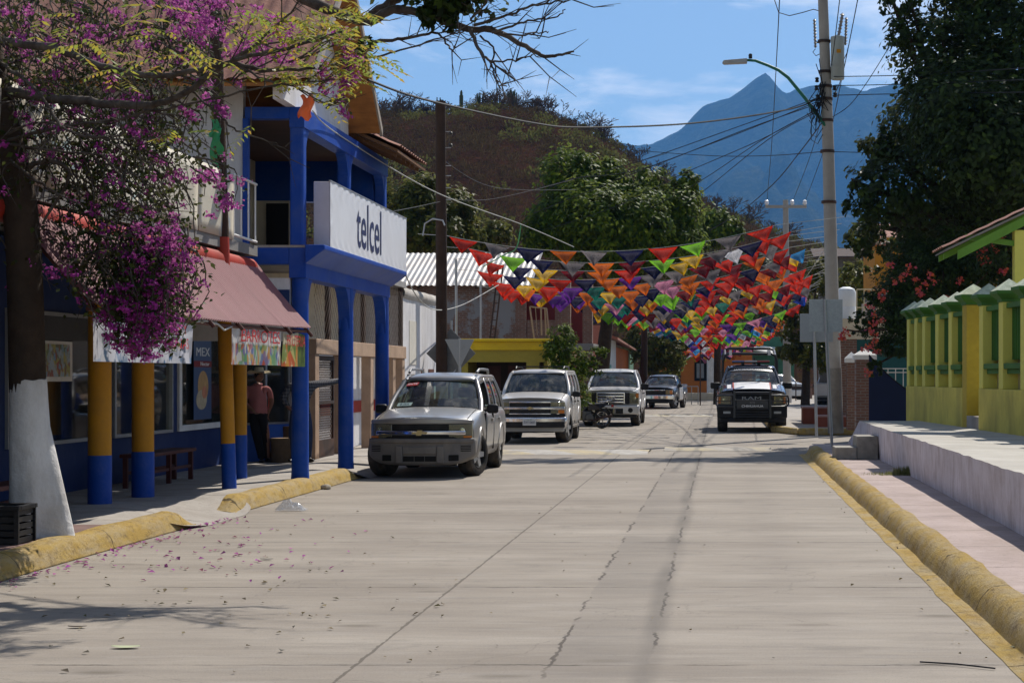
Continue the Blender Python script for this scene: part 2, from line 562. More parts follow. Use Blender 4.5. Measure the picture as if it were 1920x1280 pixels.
def kerb(name, label, x_road, side, y0, y1, h=.19, w=.24, end0=True, end1=True, gutter=0.0):
    """hand-poured rounded kerb running along Y; side=+1 puts the pavement at larger X"""
    m = MB()
    prof = [(-gutter, .004), (-.004, .012), (.0, .02), (.022, .07), (.05, .125), (.085, .163), (.125, .185), (.17, .195), (w, .196), (w, -.02)]
    n = max(6, int((y1 - y0) / .16))
    vs, k = [], len(prof)
    for i in range(n + 1):
        y = y0 + (y1 - y0) * i / n
        e = 1.0
        if end0:
            e = min(e, max(.12, (y - y0) / .5))
        if end1:
            e = min(e, max(.12, (y1 - y) / .5))
        e = math.sin(min(1, e) * PI / 2)
        wob = .014 * mnoise.noise((y * .9, x_road, 1)) + .008 * mnoise.noise((y * 3.1, x_road, 5))
        for (px, pz) in prof:
            up = .025 * mnoise.noise((y * 1.3, 9, x_road)) * (pz / .19)
            vs.append((x_road + side * (px + wob), y, max(-.02, (pz * h / .195 + up)) * (e if pz > .03 else 1)))
    fs = []
    for i in range(n):
        for j in range(k - 1):
            q = (i * k + j, i * k + j + 1, (i + 1) * k + j + 1, (i + 1) * k + j)
            fs.append(q if side < 0 else q[::-1])
    fs.append(tuple(range(k)) if side > 0 else tuple(range(k - 1, -1, -1)))
    fs.append(tuple(n * k + j for j in (range(k - 1, -1, -1) if side > 0 else range(k))))
    m.add(vs, fs)
    o = m.build(name, KERB, smooth=60)
    return kind(o, 'structure')


kerb('kerb', '', -5.93, -1, 8.0, 20.5, .2)
kerb('kerb', '', -5.93, -1, 22.2, 29.9, .2)
kerb('kerb', '', -5.93, -1, 51.5, 60.0, .2)
kerb('kerb', '', 1.83, 1, 5.0, 38.8, .2, gutter=.15)
# left pavement with the sloping driveway dip between the two kerb runs


DY = [5, 19.2, 19.9, 20.5, 22.1, 22.7, 23.1, 29.3, 29.9, 51.2, 51.8, 80]
DV = [0, 0, .75, 1, 1, .75, 0, 0, 1, 1, 0, 0]


def left_pave(u, v):
    """pavement sheet; it slopes down to the road where the kerb is dropped"""
    y = 6 + 64 * v
    d = float(np.interp(y, DY, DV))
    x = -9.6 + (3.47 + .36 * d) * u
    s = min(1, max(0, (x + 7.0) / 1.2))
    s = s * s * (3 - 2 * s)
    z = .175 - (.175 - .004) * d * s
    return (x, y, z + .006 * mnoise.noise((x, y * .7, 0)) * (1 - s * d))


m = MB()
m.grid(left_pave, 40, 420)
m.box(-9.6, -6.16, 70, 130, -.02, .17)
kind(m.build('pavement', SIDEW, smooth=50), 'structure')
# darker earth strip round the tree at the near end of the left pavement
m = MB()
m.grid(lambda u, v: (-7.6 + 1.42 * u, 10 + 8.4 * v, .186 + .006 * mnoise.noise((u * 4, v * 12, 0))), 6, 30)
kind(m.build('tree_pit', mat('pink_brown_slab', (.19, .12, .105), .9, .2, dirt=(.1, .07, .06), damt=.5)), 'structure')
# right pavement, pinkish
m = MB()
m.grid(lambda u, v: (2.03 + .95 * u, 4 + 36.2 * v, .178 + .006 * mnoise.noise((u * 3, v * 30, 2))), 6, 60)
kind(m.build('pavement', SIDEPINK), 'structure')
m = MB()
m.box(2.0, 3.0, 40.2, 40.9, -.02, .12)
kind(m.build('pavement', SIDEPINK, bevel=.05), 'structure')
# the corner pavement beyond the side street, yellow edged
m = MB()
m.slab([(2.25, 51.6, 0), (7, 51.6, 0), (7, 60, 0), (1.75, 60, 0), (1.75, 54, 0)], (0, 0, .19))
kind(m.build('pavement', SIDEW, bevel=.03), 'structure')
m = MB()
m.slab([(2.2, 51.35, 0), (7, 51.35, 0), (7, 51.6, 0), (2.25, 51.597, 0)], (0, 0, .2))
m.slab([(2.2, 51.35, 0), (2.24, 51.6, 0), (1.75, 54, 0), (1.5, 54.0, 0)], (0, 0, .197))
kind(m.build('kerb', KERB, bevel=.06), 'structure')
m = MB()
m.box(1.55, 1.8, 54.3, 110, -.02, .19)
kind(m.build('kerb', KERB, bevel=.06), 'structure')
m = MB()
m.box(1.8, 12, 60.2, 112, -.02, .175)
kind(m.build('pavement', SIDEW), 'structure')


# painted humps across the road
def paint_mat(name, a, b, per, off, w=.55):
    t = NT(name)
    v = t.coord()
    s = t.n('SeparateXYZ', {0: v})
    q = t.math('FRACT', t.math('ADD', t.math('MULTIPLY', s.outputs[0], per), t.math('ADD', off, t.math('MULTIPLY', s.outputs[1], .35))))
    base = t.mix((.21, .19, .17), (.28, .255, .225), t.noise(3, 5, .7, v))
    c = t.mix(a, b, t.math('GREATER_THAN', q, .5))
    c = t.mix(base, c, t.math('MULTIPLY', t.ramp(t.noise(3.2, 8, .75, v), [(.36, .0), (.62, 1)]), w))
    return t.done(t.bsdf(c, .85, 0, t.noise(40, 4, .7, v), .3, .02))


def hump(x0, x1, y, hw, h, pm):
    m = MB()
    m.grid(lambda u, v: (x0 + (x1 - x0) * u, y - hw + 2 * hw * v, .004 + h * math.sin(PI * v) ** .8), 20, 10)
    return kind(m.build('speed_hump', pm, smooth=40), 'structure')


hump(-5.5, -1.55, 39.9, 1.15, .05, paint_mat('worn_hump_paint', (.52, .40, .15), (.5, .48, .43), .55, .1))
hump(-1.25, 1.15, 41.2, .6, .06, paint_mat('worn_hump_paint_pale', (.42, .34, .17), (.36, .32, .25), .55, .3, .7))
hump(-4.2, -.3, 76.0, 1.7, .05, paint_mat('white_tooth_paint', (.5, .47, .40), (.5, .42, .2), .7, .2))
# dark wedge marks painted on the far hump
m = MB()
for i in range(4):
    x = -2.2 + i * .55 * 1.6
    m.add([(x - .5, 76.9, .058), (x + .5, 76.9, .058), (x, 75.2, .056)], [(0, 2, 1)])
kind(m.build('hump_marking', mat('dark_road_paint', (.06, .055, .05), .8, .2)), 'structure')
# ================================================================== left side: the shop
GOODS = leaf_mat('shelf_goods', [(.25, .05, .03), (.3, .25, .05), (.06, .12, .22), (.3, .3, .28), (.05, .15, .06)], 0, .5)
shop = thing('corner_shop', 'blue shop with pink corrugated awning and yellow porch posts behind the flowering tree', 'shop', (-8.5, 18, 0))
SY = 18.0


def L(mb):      # shop parts are written in street coordinates
    mb.v = [(x + 8.5, y - SY, z) for x, y, z in mb.v]
    return mb


m = MB()
m.box(-8.7, -8.5, 6, 31.4, .17, .82)
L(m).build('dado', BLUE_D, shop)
m = MB()
for a, b in ((6, 8), (21.15, 21.5), (25.0, 25.3), (28.0, 28.32), (31.2, 31.4)):
    m.box(-8.68, -8.48, a, b, .82, 2.5)
m.box(-8.68, -8.48, 6, 31.4, 2.5, 3.35)
m.box(-14, -8.68, 6, 6.2, 0, 3.35)
m.box(-14, -8.68, 31.2, 31.4, 0, 3.35)
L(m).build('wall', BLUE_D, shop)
m = MB()
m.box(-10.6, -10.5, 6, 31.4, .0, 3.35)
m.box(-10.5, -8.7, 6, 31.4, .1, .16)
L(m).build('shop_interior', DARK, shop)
m = MB()
for y in np.arange(20, 31, .13):
    for z in (.95, 1.35, 1.75, 2.1):
        if R.random() < .75:
            m.box(-9.5, -9.38, y, y + R.uniform(.05, .11), z, z + R.uniform(.1, .3))
for z in (.94, 1.34, 1.74, 2.09):
    m.box(-9.6, -9.3, 20, 31, z - .02, z - .001)
kind(L(m).build('shelf_goods', GOODS, shop), 'stuff')
for a, b in ((8, 21.15), (21.5, 25.0), (25.3, 28.0), (28.32, 31.2)):
    white = b > 31
    m = MB()
    w = .09 if white else .045
    for (y0, y1, z0, z1) in ((a, a + w * 1.6, .82, 2.5), (b - w, b, .82, 2.5), (a + w * 1.6, b - w, .82, .82 + w), (a + w * 1.6, b - w, 2.5 - w, 2.5)):
        m.box(-8.52, -8.44, y0, y1, z0, z1)
    wo = L(m).build('window', WHITE if white else STEEL, shop)
    m = MB()
    m.box(-8.50, -8.49, a + w * 1.6, b - w, .82 + w, 2.5 - w)
    L(m).build('pane', WINDOW, wo)
# balcony over the porch
m = MB()
m.box(-9.6, -6.72, 8, 26.35, 3.42, 3.57)
L(m).build('balcony_slab', mat('grey_slab', (.2, .19, .18), .9, .15), shop)
m = MB()
m.tube([(-6.78, 8, 3.28), (-6.78, 17, 3.27), (-6.78, 26.1, 3.25)], .13, 12)
L(m).build('porch_beam', RED, shop, smooth=60)
m = MB()
m.box(-9.6, -9.4, 8, 26.35, 3.57, 5.6)
L(m).build('upper_wall', CREAM, shop)


def banner_wall_mat():
    t = NT('old_banner_vinyl')
    v = t.coord()
    n = t.noise(.9, 5, .65, v)
    c = t.mix((.42, .38, .29), (.52, .48, .39), t.ramp(n, [(.3, 0), (.7, 1)]))
    c = t.mix(c, (.10, .2, .34), t.math('MULTIPLY', t.ramp(t.noise(1.3, 7, .75, t.mapping((1, 1.2, .55), vec=v)), [(.6, 0), (.64, 1)]), .55))
    c = t.mix(c, (.2, .33, .35), t.math('MULTIPLY', t.ramp(t.noise(2.2, 3, .5, t.mapping((1, .7, 1.6), loc=(4, 2, 1), vec=v)), [(.66, 0), (.68, 1)]), .7))
    c = t.mix(c, (.09, .08, .07), t.math('MULTIPLY', t.ramp(t.noise(2.6, 7, .8, t.mapping((1, 1.5, .3), vec=v)), [(.58, 0), (.75, 1)]), .6))
    return t.done(t.bsdf(c, .6, 0, t.noise(3, 4, .6, v), .3, .03))


BANW = banner_wall_mat()
ys_ = [8, 12.4, 15.2, 18.0, 20.9, 23.3, 25.0]
for a, b in zip(ys_, ys_[1:]):
    m = MB()
    q = R.uniform(-.012, .012)
    m.grid(lambda u, v: (-6.70 + q + .02 * mnoise.noise((u * 3, v * 2, a)), a + .02 + (b - a - .04) * u, 3.56 + .9 * v), 10, 6)
    L(m).build('parapet_banner', BANW, shop, smooth=60, solid=.01)
m = MB()
m.box(-6.76, -6.72, 8, 25.0, 3.57, 3.62)
m.box(-6.76, -6.72, 8, 25.0, 4.43, 4.47)
for y in np.arange(8, 25.1, 1.3):
    m.box(-6.75, -6.73, y, y + .03, 3.62, 4.43)
L(m).build('parapet_frame', STEEL, shop)
m = MB()
m.tube([(-6.72, 25.0, 4.47), (-6.7, 26.2, 4.45)], .02, 8)
m.tube([(-6.72, 25.0, 3.64), (-6.7, 26.2, 3.62)], .02, 8)
for y in (25.02, 25.4, 25.8, 26.18):
    m.tube([(-6.71, y, 3.62), (-6.71, y, 4.46)], .013, 6)
L(m).build('railing', WHITE, shop)
# awning of real corrugated sheets, overlapping
AX0, AZ0, AX1, AZ1 = -6.70, 3.30, -5.92, 2.38


def awn_z(y):
    return -.035 * math.sin((y - 17.2) / 9 * PI)


sheets = [17.15, 18.35, 19.5, 20.75, 22.0, 23.15, 24.5, 25.4, 26.25]
for i, (a, b) in enumerate(zip(sheets, sheets[1:])):
    m = MB()
    lift = .002 * (i % 2)
    rag = R.uniform(-.012, .012)

    def fn(u, v):
        y = a + (b - a + .02) * u
        c = .010 * math.cos(2 * PI * y / .095)
        s = v
        x = AX0 + (AX1 + rag * .5 - AX0) * s
        z = AZ0 + (AZ1 - rag * .2 - AZ0) * s + awn_z(y) + c + lift - .03 * math.sin(PI * s)
        return (x + c * .75, y, z)
    m.grid(fn, int((b - a) / .0105), 6)
    L(m).build('awning_sheet', PINKROOF, shop, smooth=180)
m = MB()
for y in np.arange(17.3, 26.3, 1.27):
    m.tube([(AX0, y, AZ0 - .13), (AX1 + .03, y, AZ1 - .12)], .025, 6)
m.tube([(AX1 - .06, 17.15, AZ1 - .05), (AX1 - .06, 21.7, AZ1 - .085), (AX1 - .06, 26.2, AZ1 - .05)], .022, 8)
L(m).build('awning_frame', BROWN, shop)
# porch posts: ochre above, blue below
for (px, py) in ((187, 944), (268, 931), (450, 896)):
    p = on(px, py, .175)
    if px == 450:
        rr = .10
    else:
        rr = .135
    m = MB()
    m.lathe([(rr, 1.0), (rr * .98, 3.3)], 24)
    po = m.build('porch_post', OCHRE, shop, smooth=60, loc=(p.x + 8.5, p.y - SY, 0))
    m = MB()
    m.lathe([(rr * 1.03, .17), (rr * 1.03, .75 if px != 450 else .74), (rr * 1.015, .765)], 24)
    z1 = CAMH - ({187: 853, 268: 846, 450: 815}[px] - VY) * p.y / F
    m.v = [(x, y, .17 + (z - .17) * (z1 - .17) / (.765 - .17)) for x, y, z in m.v]
    m.build('painted_base', BLUE, po, smooth=60)
    po.data.transform(Matrix.Translation((0, 0, 0)))
    for v_ in po.data.vertices:
        if v_.co.z < 1.5:
            v_.co.z = z1 - .01

# ---- the utility pole that comes up through the awning
p = on(430, 915, .175)
pole = thing('wooden_utility_pole', 'wooden pole piercing the pink awning, banded blue, yellow and red below bare wood', 'utility pole', p)
lean = Vector(((408 - 430) / 800, 0, 0)) * .0


def ppt(py, dx=0):
    t_ = (915 - py) / (915 - 100)
    q = at(430 + (406 - 430) * t_ + dx, py, p.y)
    return q - p


def pseg(name, ya, yb, ra, rb, mt, parent=pole):
    m = MB()
    m.tube([ppt(ya), ppt((ya + yb) / 2), ppt(yb)], [ra, (ra + rb) / 2, rb], 16)
    return m.build(name, mt, parent, smooth=60)


pseg('blue_band', 916, 831, .098, .097, BLUE)
pseg('yellow_band', 831, 560, .095, .093, OCHRE)
pseg('red_band', 560, 445, .096, .094, RED)
pseg('shaft', 445, -160, .0935, .08, WOOD_D)
# green streamer tied round it
m = MB()
for k in range(5):
    a = ppt(225 + k * 9)
    x0 = a.x + .02 * k
    ln = (.25, .5, .65, .3, .2)[k]
    m.grid(lambda u, v: (x0 - .08 + .09 * u + .03 * math.sin(v * 5 + k), a.y - .10 - .02 * k + .02 * math.sin(u * 3 + v * 4), a.z - ln * v), 3, 8)
tag(m.build('plastic_streamer', mat('green_plastic', (.01, .22, .06), .4, .2, bump=0), smooth=60, loc=p), 'green plastic streamer tied round the pole above the pink awning', 'streamer')

# ---- bench, seat, crate
BENCHM = mat('dark_red_wood', (.075, .02, .018), .6, .25, dirt=(.12, .06, .05), damt=.3)


def bench(x, y, ln, h, w, label):
    t = thing('wooden_bench', label, 'bench', (x, y, .177))
    m = MB()
    m.box(-w / 2, w / 2, -ln / 2, ln / 2, h - .05, h)
    m.build('seat', BENCHM, t, bevel=.008)
    for yy in (-ln / 2 + .05, 0, ln / 2 - .12):
        for xx in (-w / 2 + .03, w / 2 - .09):
            m = MB()
            m.box(xx, xx + .06, yy, yy + .06, 0, h - .05)
            m.build('leg', BENCHM, t)
    m = MB()
    for xx in (-w / 2 + .04, w / 2 - .08):
        m.box(xx, xx + .035, -ln / 2 + .11, -.001, .18, .22)
        m.box(xx, xx + .035, .061, ln / 2 - .12, .18, .22)
    m.build('stretcher', BENCHM, t)


bench(-7.88, 25.5, 2.35, .46, .36, 'long dark red wooden bench standing by the blue shop wall')
bench(-7.3, 18.5, 1.2, .42, .35, 'low reddish wooden bench at the left edge behind the whitewashed trunk')
cr = thing('plastic_crate', 'black plastic crate standing on the pavement against the whitewashed tree', 'crate', (-6.55, 16.35, .19))
m = MB()
for k in range(5):
    m.box(-.29, .29, -.2, -.185, .01 + k * .062, .055 + k * .062)
    m.box(-.29, .29, .185, .2, .01 + k * .062, .055 + k * .062)
    m.box(-.29, -.275, -.2, .2, .01 + k * .062, .055 + k * .062)
    m.box(.275, .29, -.2, .2, .01 + k * .062, .055 + k * .062)
for sx in (-.285, 0, .285):
    for sy in (-.198, .198):
        m.box(sx - .02, sx + .02, sy - .012, sy + .012, 0, .31)
m.box(-.28, .28, -.19, .19, .0, .012)
m.build('body', BLACK, cr)
m = MB()
m.box(-.315, .315, -.225, -.17, .305, .345)
m.box(-.315, .315, .17, .225, .305, .345)
m.box(-.315, -.26, -.17, .17, .305, .345)
m.box(.26, .315, -.17, .17, .305, .345)
m.build('rim', BLACK, cr, bevel=.006)


# ---- vinyl banners under the awning
def photo_vinyl(name, cols, scale, loc=(0, 0, 0), base=(.7, .7, .7), th=.45, top=None):
    t = NT(name)
    v = t.coord()
    vo = t.n('TexVoronoi', {'Vector': t.mapping((1, 1, .7), loc=loc, vec=v), 'Scale': scale})
    k = len(cols)
    sx = t.n('SeparateXYZ', {0: vo.outputs['Color']})
    c = t.ramp(sx.outputs[0], [(i / (k - 1), q) for i, q in enumerate(cols)])
    c = t.mix(c, base, t.ramp(t.noise(3.5, 4, .6, v), [(th, 0), (th + .06, 1)]))
    if top is not None:
        zz = t.math('ADD', t.n('SeparateXYZ', {0: v}).outputs[2], t.math('MULTIPLY', t.noise(9, 4, .6, v), .08))
        c = t.mix(c, base, t.n('MapRange', {0: zz, 1: top, 2: top + .03}).outputs[0])
    c = t.mix(c, scl(base, .6), t.math('MULTIPLY', t.ramp(vo.outputs['Distance'], [(.0, 1), (.25, 0)]), .4))
    p = t.bsdf(c, .35, 0, t.noise(4, 3, .6, v), .2, .03)
    tr = t.n('BsdfTranslucent', {'Color': c})
    return t.done(t.n('MixShader', {0: .25, 1: p, 2: tr}))


def hung(name, label, y0, y1, z0, z1, mats, bands, x=-5.98):
    t = thing(name, label, 'banner', (x, (y0 + y1) / 2, 0))
    yc = (y0 + y1) / 2
    ph = R.uniform(0, 6)

    def fold(y, z):
        d = (z1 - z) / (z1 - z0)
        return .022 * math.sin(y * 5.1 + ph) * d + .008 * math.sin(y * 11 + ph * 2 + z * 4)
    m = MB()
    for (a, b, mi) in bands:
        n = max(4, int((b - a) / .03))
        m.grid(lambda u, v: (fold(a + (b - a) * u, z0 + (z1 - z0) * v), a + (b - a) * u - yc,
                             z0 + (z1 - z0) * v - (.03 * abs(math.sin((a + (b - a) * u) * 2.4 + ph)) if v > .99 else 0)), n, 8, mi)
    m.build('sheet', mats, t, smooth=180)
    return t, yc, fold


PV1 = photo_vinyl('cleaning_goods_print', [(.6, .6, .62), (.08, .1, .14), (.05, .2, .4), (.65, .65, .68), (.3, .3, .34)], 7, base=(.66, .66, .7), top=2.14)
PV2 = photo_vinyl('grocery_print', [(.5, .08, .05), (.5, .4, .1), (.1, .3, .15), (.6, .58, .55), (.1, .15, .35), (.45, .2, .2)], 13, (3, 1, 2), base=(.68, .66, .64), th=.6, top=2.12)
PV3 = photo_vinyl('fruit_print', [(.6, .42, .05), (.55, .1, .03), (.6, .55, .2), (.1, .2, .03), (.6, .25, .05)], 5, (1, 7, 2), base=(.66, .6, .4), th=.6, top=2.15)
PVG = photo_vinyl('grape_print', [(.03, .07, .01), (.12, .2, .03), (.05, .1, .02)], 16, base=(.3, .35, .05), th=.72)


def put_text(t, yc, fold, s, y, z, size, mt, sx):
    o = text(s, size, mt, t, Matrix.Identity(4), 'lettering', 1.0, 0.0)
    me = o.data
    for v_ in me.vertices:
        yy, zz = y + v_.co.x * sx, z + v_.co.y
        v_.co = (fold(yy, zz) + .022, yy - yc, zz)
    return o


z0, z1 = 1.80, 2.32
t1, yc, fo = hung('vinyl_banner', 'grey vinyl banner half hidden by purple flowers, ending in red letters INAS', 17.3, 20.55, 1.83, 2.30, [PV1], [(17.3, 20.55, 0)])
put_text(t1, yc, fo, 'AS Y', 20.0, 2.2, .17, REDINK, 1.7)
put_text(t1, yc, fo, 'INAS', 20.05, 2.04, .17, REDINK, 1.6)
t1, yc, fo = hung('vinyl_banner', 'white grocery banner lettered BARROTES hanging under the pink awning', 22.2, 24.75, 1.83, 2.31, [PV2], [(22.2, 24.75, 0)])
put_text(t1, yc, fo, 'BARROTES', 23.55, 2.19, .235, REDINK, 1.75)
t1, yc, fo = hung('vinyl_banner', 'fruit banner lettered FRUTERIA at the end of the pink awning', 24.8, 26.15, 1.82, 2.30, [PV3, PVG], [(24.8, 25.75, 0), (25.75, 26.15, 1)])
put_text(t1, yc, fo, 'FRUTERIA', 25.5, 2.17, .22, REDINK, 1.15)
# the loose cord under the eave
m = MB()
m.tube([(-5.97, 20.6, 2.3), (-5.96, 21.0, 2.33), (-5.95, 21.5, 2.3), (-5.96, 21.8, 2.24), (-5.97, 22.2, 2.3)], .012, 6)
tag(m.build('loose_cord', ROPE), 'pale loose cord looping between the two banners under the awning', 'cord')

# ---- posters in the windows
jp = thing('juice_poster', 'tall blue juice poster with MEX lettering and a peach in the shop window', 'poster', (-8.43, 29.55, 0))
m = MB()
m.box(-.004, .0, -.5, .5, .98, 2.4)
m.build('sheet', mat('poster_blue', (.03, .08, .19), .4, .15, bump=0), jp)
m = MB()
m.box(.001, .005, -.5, .5, 1.83, 1.93)
m.build('red_band', mat('poster_red', (.22, .02, .02), .5, .1, bump=0), jp)
for (yy, zz, r1, r2, cm) in ((.02, 1.52, .30, .25, ((.5, .3, .12))), (-.08, 1.30, .30, .16, (.5, .42, .28)), (.08, 1.42, .14, .10, (.55, .22, .12))):
    m = MB()
    n = 28
    d = .002 + .002 * (0 if r1 > .2 and zz > 1.4 else 1 if r1 > .2 else 2)
    m.slab([(d, yy + r1 * math.cos(2 * PI * i / n), zz + r2 * math.sin(2 * PI * i / n)) for i in range(n)], (.0015, 0, 0))
    m.build('peach_picture', mat('peach_%d' % int(zz * 100), cm, .5, .25, 6, bump=0), jp)
text('MEX', .2, WHITEINK, jp, face_px(.004, 0, 2.07), sx=2.0)
text('Nectar', .09, WHITEINK, jp, face_px(.008, .1, 1.88), sx=2.0)
wp = thing('framed_notice', 'small white framed picture notice in the dark shop window behind the trunk', 'notice', (-8.40, 23.0, 0))
m = MB()
m.box(-.01, .0, -.52, .52, 1.62, 2.13)
m.build('frame', WHITE, wp)
m = MB()
m.box(.001, .005, -.45, .42, 1.68, 2.09)
m.build('picture', photo_vinyl('notice_print', [(.2, .4, .6), (.6, .5, .1), (.1, .2, .1), (.5, .1, .06)], 15, base=(.45, .55, .62), th=.5), wp)

# ================================================================== the two-storey house with the blue portico
hs = thing('two_storey_house', 'two storey house with blue columned portico and gabled clay roof', 'house', (-6.2, 29.8, 0))


def H(mb):
    mb.v = [(x + 6.2, y - 29.8, z) for x, y, z in mb.v]
    return mb


cols = [26.65, 29.9, 33.1]
for y in cols:
    m = MB()
    m.lathe([(.135, .16), (.125, .3), (.12, 3.2)], 24)
    H_ = m.build('column', BLUE, hs, smooth=50, loc=(.03, y - 29.8, 0))
    m = MB()
    m.box(-.10, .10, -.11, .11, 3.58, 5.4)
    m.build('upper_column', BLUE, hs, bevel=.03, loc=(.0, y - 29.8, 0))


def haunch(mb, x0, x1, y, z, r, s):
    """rounded bracket between a column and the beam above"""
    pts = [(x0, y, z), (x0, y + s * r, z)]
    for k in range(7):
        a = PI / 2 * k / 6
        pts.append((x0, y + s * (r - r * math.sin(a)), z - r + r * math.cos(a)) if False else (x0, y + s * (r - r * math.sin(a)), z - (r - r * math.cos(a)) * 1.6))
    mb.slab(pts if s > 0 else pts[::-1], (x1 - x0, 0, 0))


m = MB()
m.box(-6.30, -6.05, 26.5, 33.25, 3.12, 3.56)
m.box(-8.5, -6.303, 26.5, 26.75, 3.32, 3.56)
for y in cols:
    if y > 27:
        haunch(m, -6.27, -6.08, y - .1, 3.125, .42, -1)
    if y < 33:
        haunch(m, -6.27, -6.08, y + .1, 3.125, .42, 1)
H(m).build('lower_beam', BLUE, hs, bevel=.02)
m = MB()
m.slab([(-6.05, 26.42, 3.32), (-6.05, 26.42, 3.6), (-5.76, 26.42, 3.6), (-5.76, 26.42, 3.53)], (0, 6.95, 0))
H(m).build('cove_moulding', BLUE, hs, bevel=.015)
m = MB()
m.box(-8.5, -6.05, 26.52, 33.2, 3.563, 3.6)
H(m).build('balcony_floor', SIDEW, hs)
m = MB()
m.box(-6.30, -6.08, 26.52, 33.2, 5.32, 5.62)
m.box(-6.95, -6.303, 26.52, 26.74, 5.45, 5.62)
m.box(-8.5, -6.303, 32.98, 33.2, 4.85, 5.62)
m.box(-6.98, -6.90, 26.50, 26.62, 3.6, 5.45)
for y in cols:
    if y > 27:
        haunch(m, -6.27, -6.11, y - .08, 5.325, .35, -1)
    if y < 33:
        haunch(m, -6.27, -6.11, y + .08, 5.325, .35, 1)
H(m).build('upper_beam', BLUE, hs, bevel=.015)
m = MB()
m.box(-8.5, -6.302, 26.76, 32.97, 5.58, 5.61)
H(m).build('balcony_ceiling', mat('brown_ceiling', (.08, .04, .025), .8, .2), hs)
m = MB()
m.box(-14, -6.985, 26.55, 26.7, 3.58, 6.4)          # side wall facing the camera
H(m).build('wall', PLASTER, hs)
m = MB()
m.box(-14, -8.6, 33.0, 33.2, .0, 6.2)
H(m).build('wall', PLASTER, hs)
m = MB()
m.box(-8.48, -6.30, 26.55, 26.68, 2.2, 3.12)
H(m).build('wall', PLASTER, hs)
m = MB()
m.slab([(-6.35, 25.75, 5.62), (-6.35, 30.3, 5.62), (-6.35, 30.3, 5.95), (-6.35, 28.0, 7.85), (-6.35, 25.75, 5.95)], (.14, 0, 0))
H(m).build('gable_wall', PLASTER, hs)
m = MB()
m.box(-8.48, -6.30, 26.54, 26.549, 2.66, 2.95)
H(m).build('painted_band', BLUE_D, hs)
m = MB()
m.box(-8.6, -8.45, 26.7, 32.97, 3.6, 5.58)
m.box(-8.45, -7.75, 32.8, 32.97, 3.6, 4.85)
H(m).build('inner_wall', CREAM, hs)
m = MB()
m.box(-8.44, -8.40, 27.6, 28.5, 3.6, 5.3)
H(m).build('balcony_door', CREAM, hs)
m = MB()
m.box(-8.2, -7.8, 32.76, 32.797, 3.6, 4.8)
H(m).build('balcony_door', DARK, hs)
m = MB()
m.box(-8.44, -8.40, 28.7, 29.6, 4.2, 5.2)
H(m).build('window', DARK, hs)


def tiled(mb, a, b, c, d, nu, nv, amp=.035):
    """roof patch a-b (eave) to d-c (ridge) with rows of barrel tiles running up the slope"""
    a, b, c, d = map(Vector, (a, b, c, d))
    nrm = (b - a).cross(d - a).normalized()
    if nrm.z < 0:
        nrm = -nrm

    def fn(u, v):
        p_ = a.lerp(b, u).lerp(d.lerp(c, u), v)
        w = amp * abs(math.sin(PI * u * nu)) + .02 * (1 - (v * nv) % 1.0)
        return p_ + nrm * w
    mb.grid(fn, nu * 4, nv * 2)


m = MB()
tiled(m, (-14, 25.45, 5.83), (-5.7, 25.45, 5.83), (-5.7, 28.0, 7.98), (-14, 28.0, 7.98), 40, 9)
H(m).build('roof', TILE, hs, smooth=60)
m = MB()
tiled(m, (-5.7, 30.55, 5.83), (-14, 30.55, 5.83), (-14, 28.0, 7.98), (-5.7, 28.0, 7.98), 40, 9)
H(m).build('roof', TILE, hs, smooth=60)
m = MB()
m.slab([(-14, 25.5, 5.76), (-5.72, 25.5, 5.76), (-5.72, 28.0, 7.9), (-14, 28.0, 7.9)], (0, 0, .05))
m.slab([(-5.72, 30.5, 5.76), (-14, 30.5, 5.76), (-14, 28.0, 7.9), (-5.72, 28.0, 7.9)], (0, 0, .05))
H(m).build('eave_boarding', WOOD_O, hs)
m = MB()
m.slab([(-5.74, 25.4, 5.72), (-5.74, 28.0, 7.93), (-5.74, 28.0, 8.05), (-5.74, 25.4, 5.86)], (.05, 0, 0))
m.slab([(-5.74, 30.6, 5.72), (-5.74, 30.6, 5.86), (-5.74, 28.0, 8.05), (-5.74, 28.0, 7.93)], (.05, 0, 0))
H(m).build('rake_board', mat('grey_fascia', (.34, .3, .26), .8, .15, dirt=(.15, .11, .08), damt=.4), hs)
m = MB()
tiled(m, (-5.42, 30.65, 5.55), (-5.42, 33.5, 5.55), (-7.0, 33.5, 6.25), (-7.0, 30.65, 6.25), 13, 4)
H(m).build('porch_roof', TILE, hs, smooth=60)
m = MB()
m.slab([(-5.44, 30.6, 5.46), (-5.44, 33.48, 5.46), (-7.0, 33.48, 6.16), (-7.0, 30.6, 6.16)], (0, 0, .05))
for y in np.arange(30.8, 33.5, .45):
    m.slab([(-5.5, y, 5.40), (-5.5, y + .06, 5.40), (-7.0, y + .06, 6.07), (-7.0, y, 6.07)], (0, 0, .07))
H(m).build('rafter_boarding', mat('brown_rafter_wood', (.17, .085, .04), .8, .25, dirt=(.07, .04, .025), damt=.4), hs)

# ---- lit-box sign on the balcony
sg = thing('shop_sign', 'long white box sign with dark blue letters telcel on the blue balcony', 'sign', (-5.9, 30.2, 4.09))
m = MB()
m.box(-.13, .115, -3.3, 3.2, -.49, .48)
m.build('box', mat('sign_box_side', (.55, .54, .58), .5, .08, dirt=(.35, .32, .34), damt=.3), sg, bevel=.01)
m = MB()


def vin(u, v):
    e = min(u * 6.5, (1 - u) * 6.5, v * .97, (1 - v) * .97)
    pk = .008 * math.exp(-e * 9) * math.sin(u * 95 + 3 * math.sin(v * 9)) * (1 if 0 < u < 1 and 0 < v < 1 else 0)
    return (.121 + pk + .004 * mnoise.noise((u * 5, v * 2, 3)), -3.31 + 6.52 * u, -.50 + .99 * v)


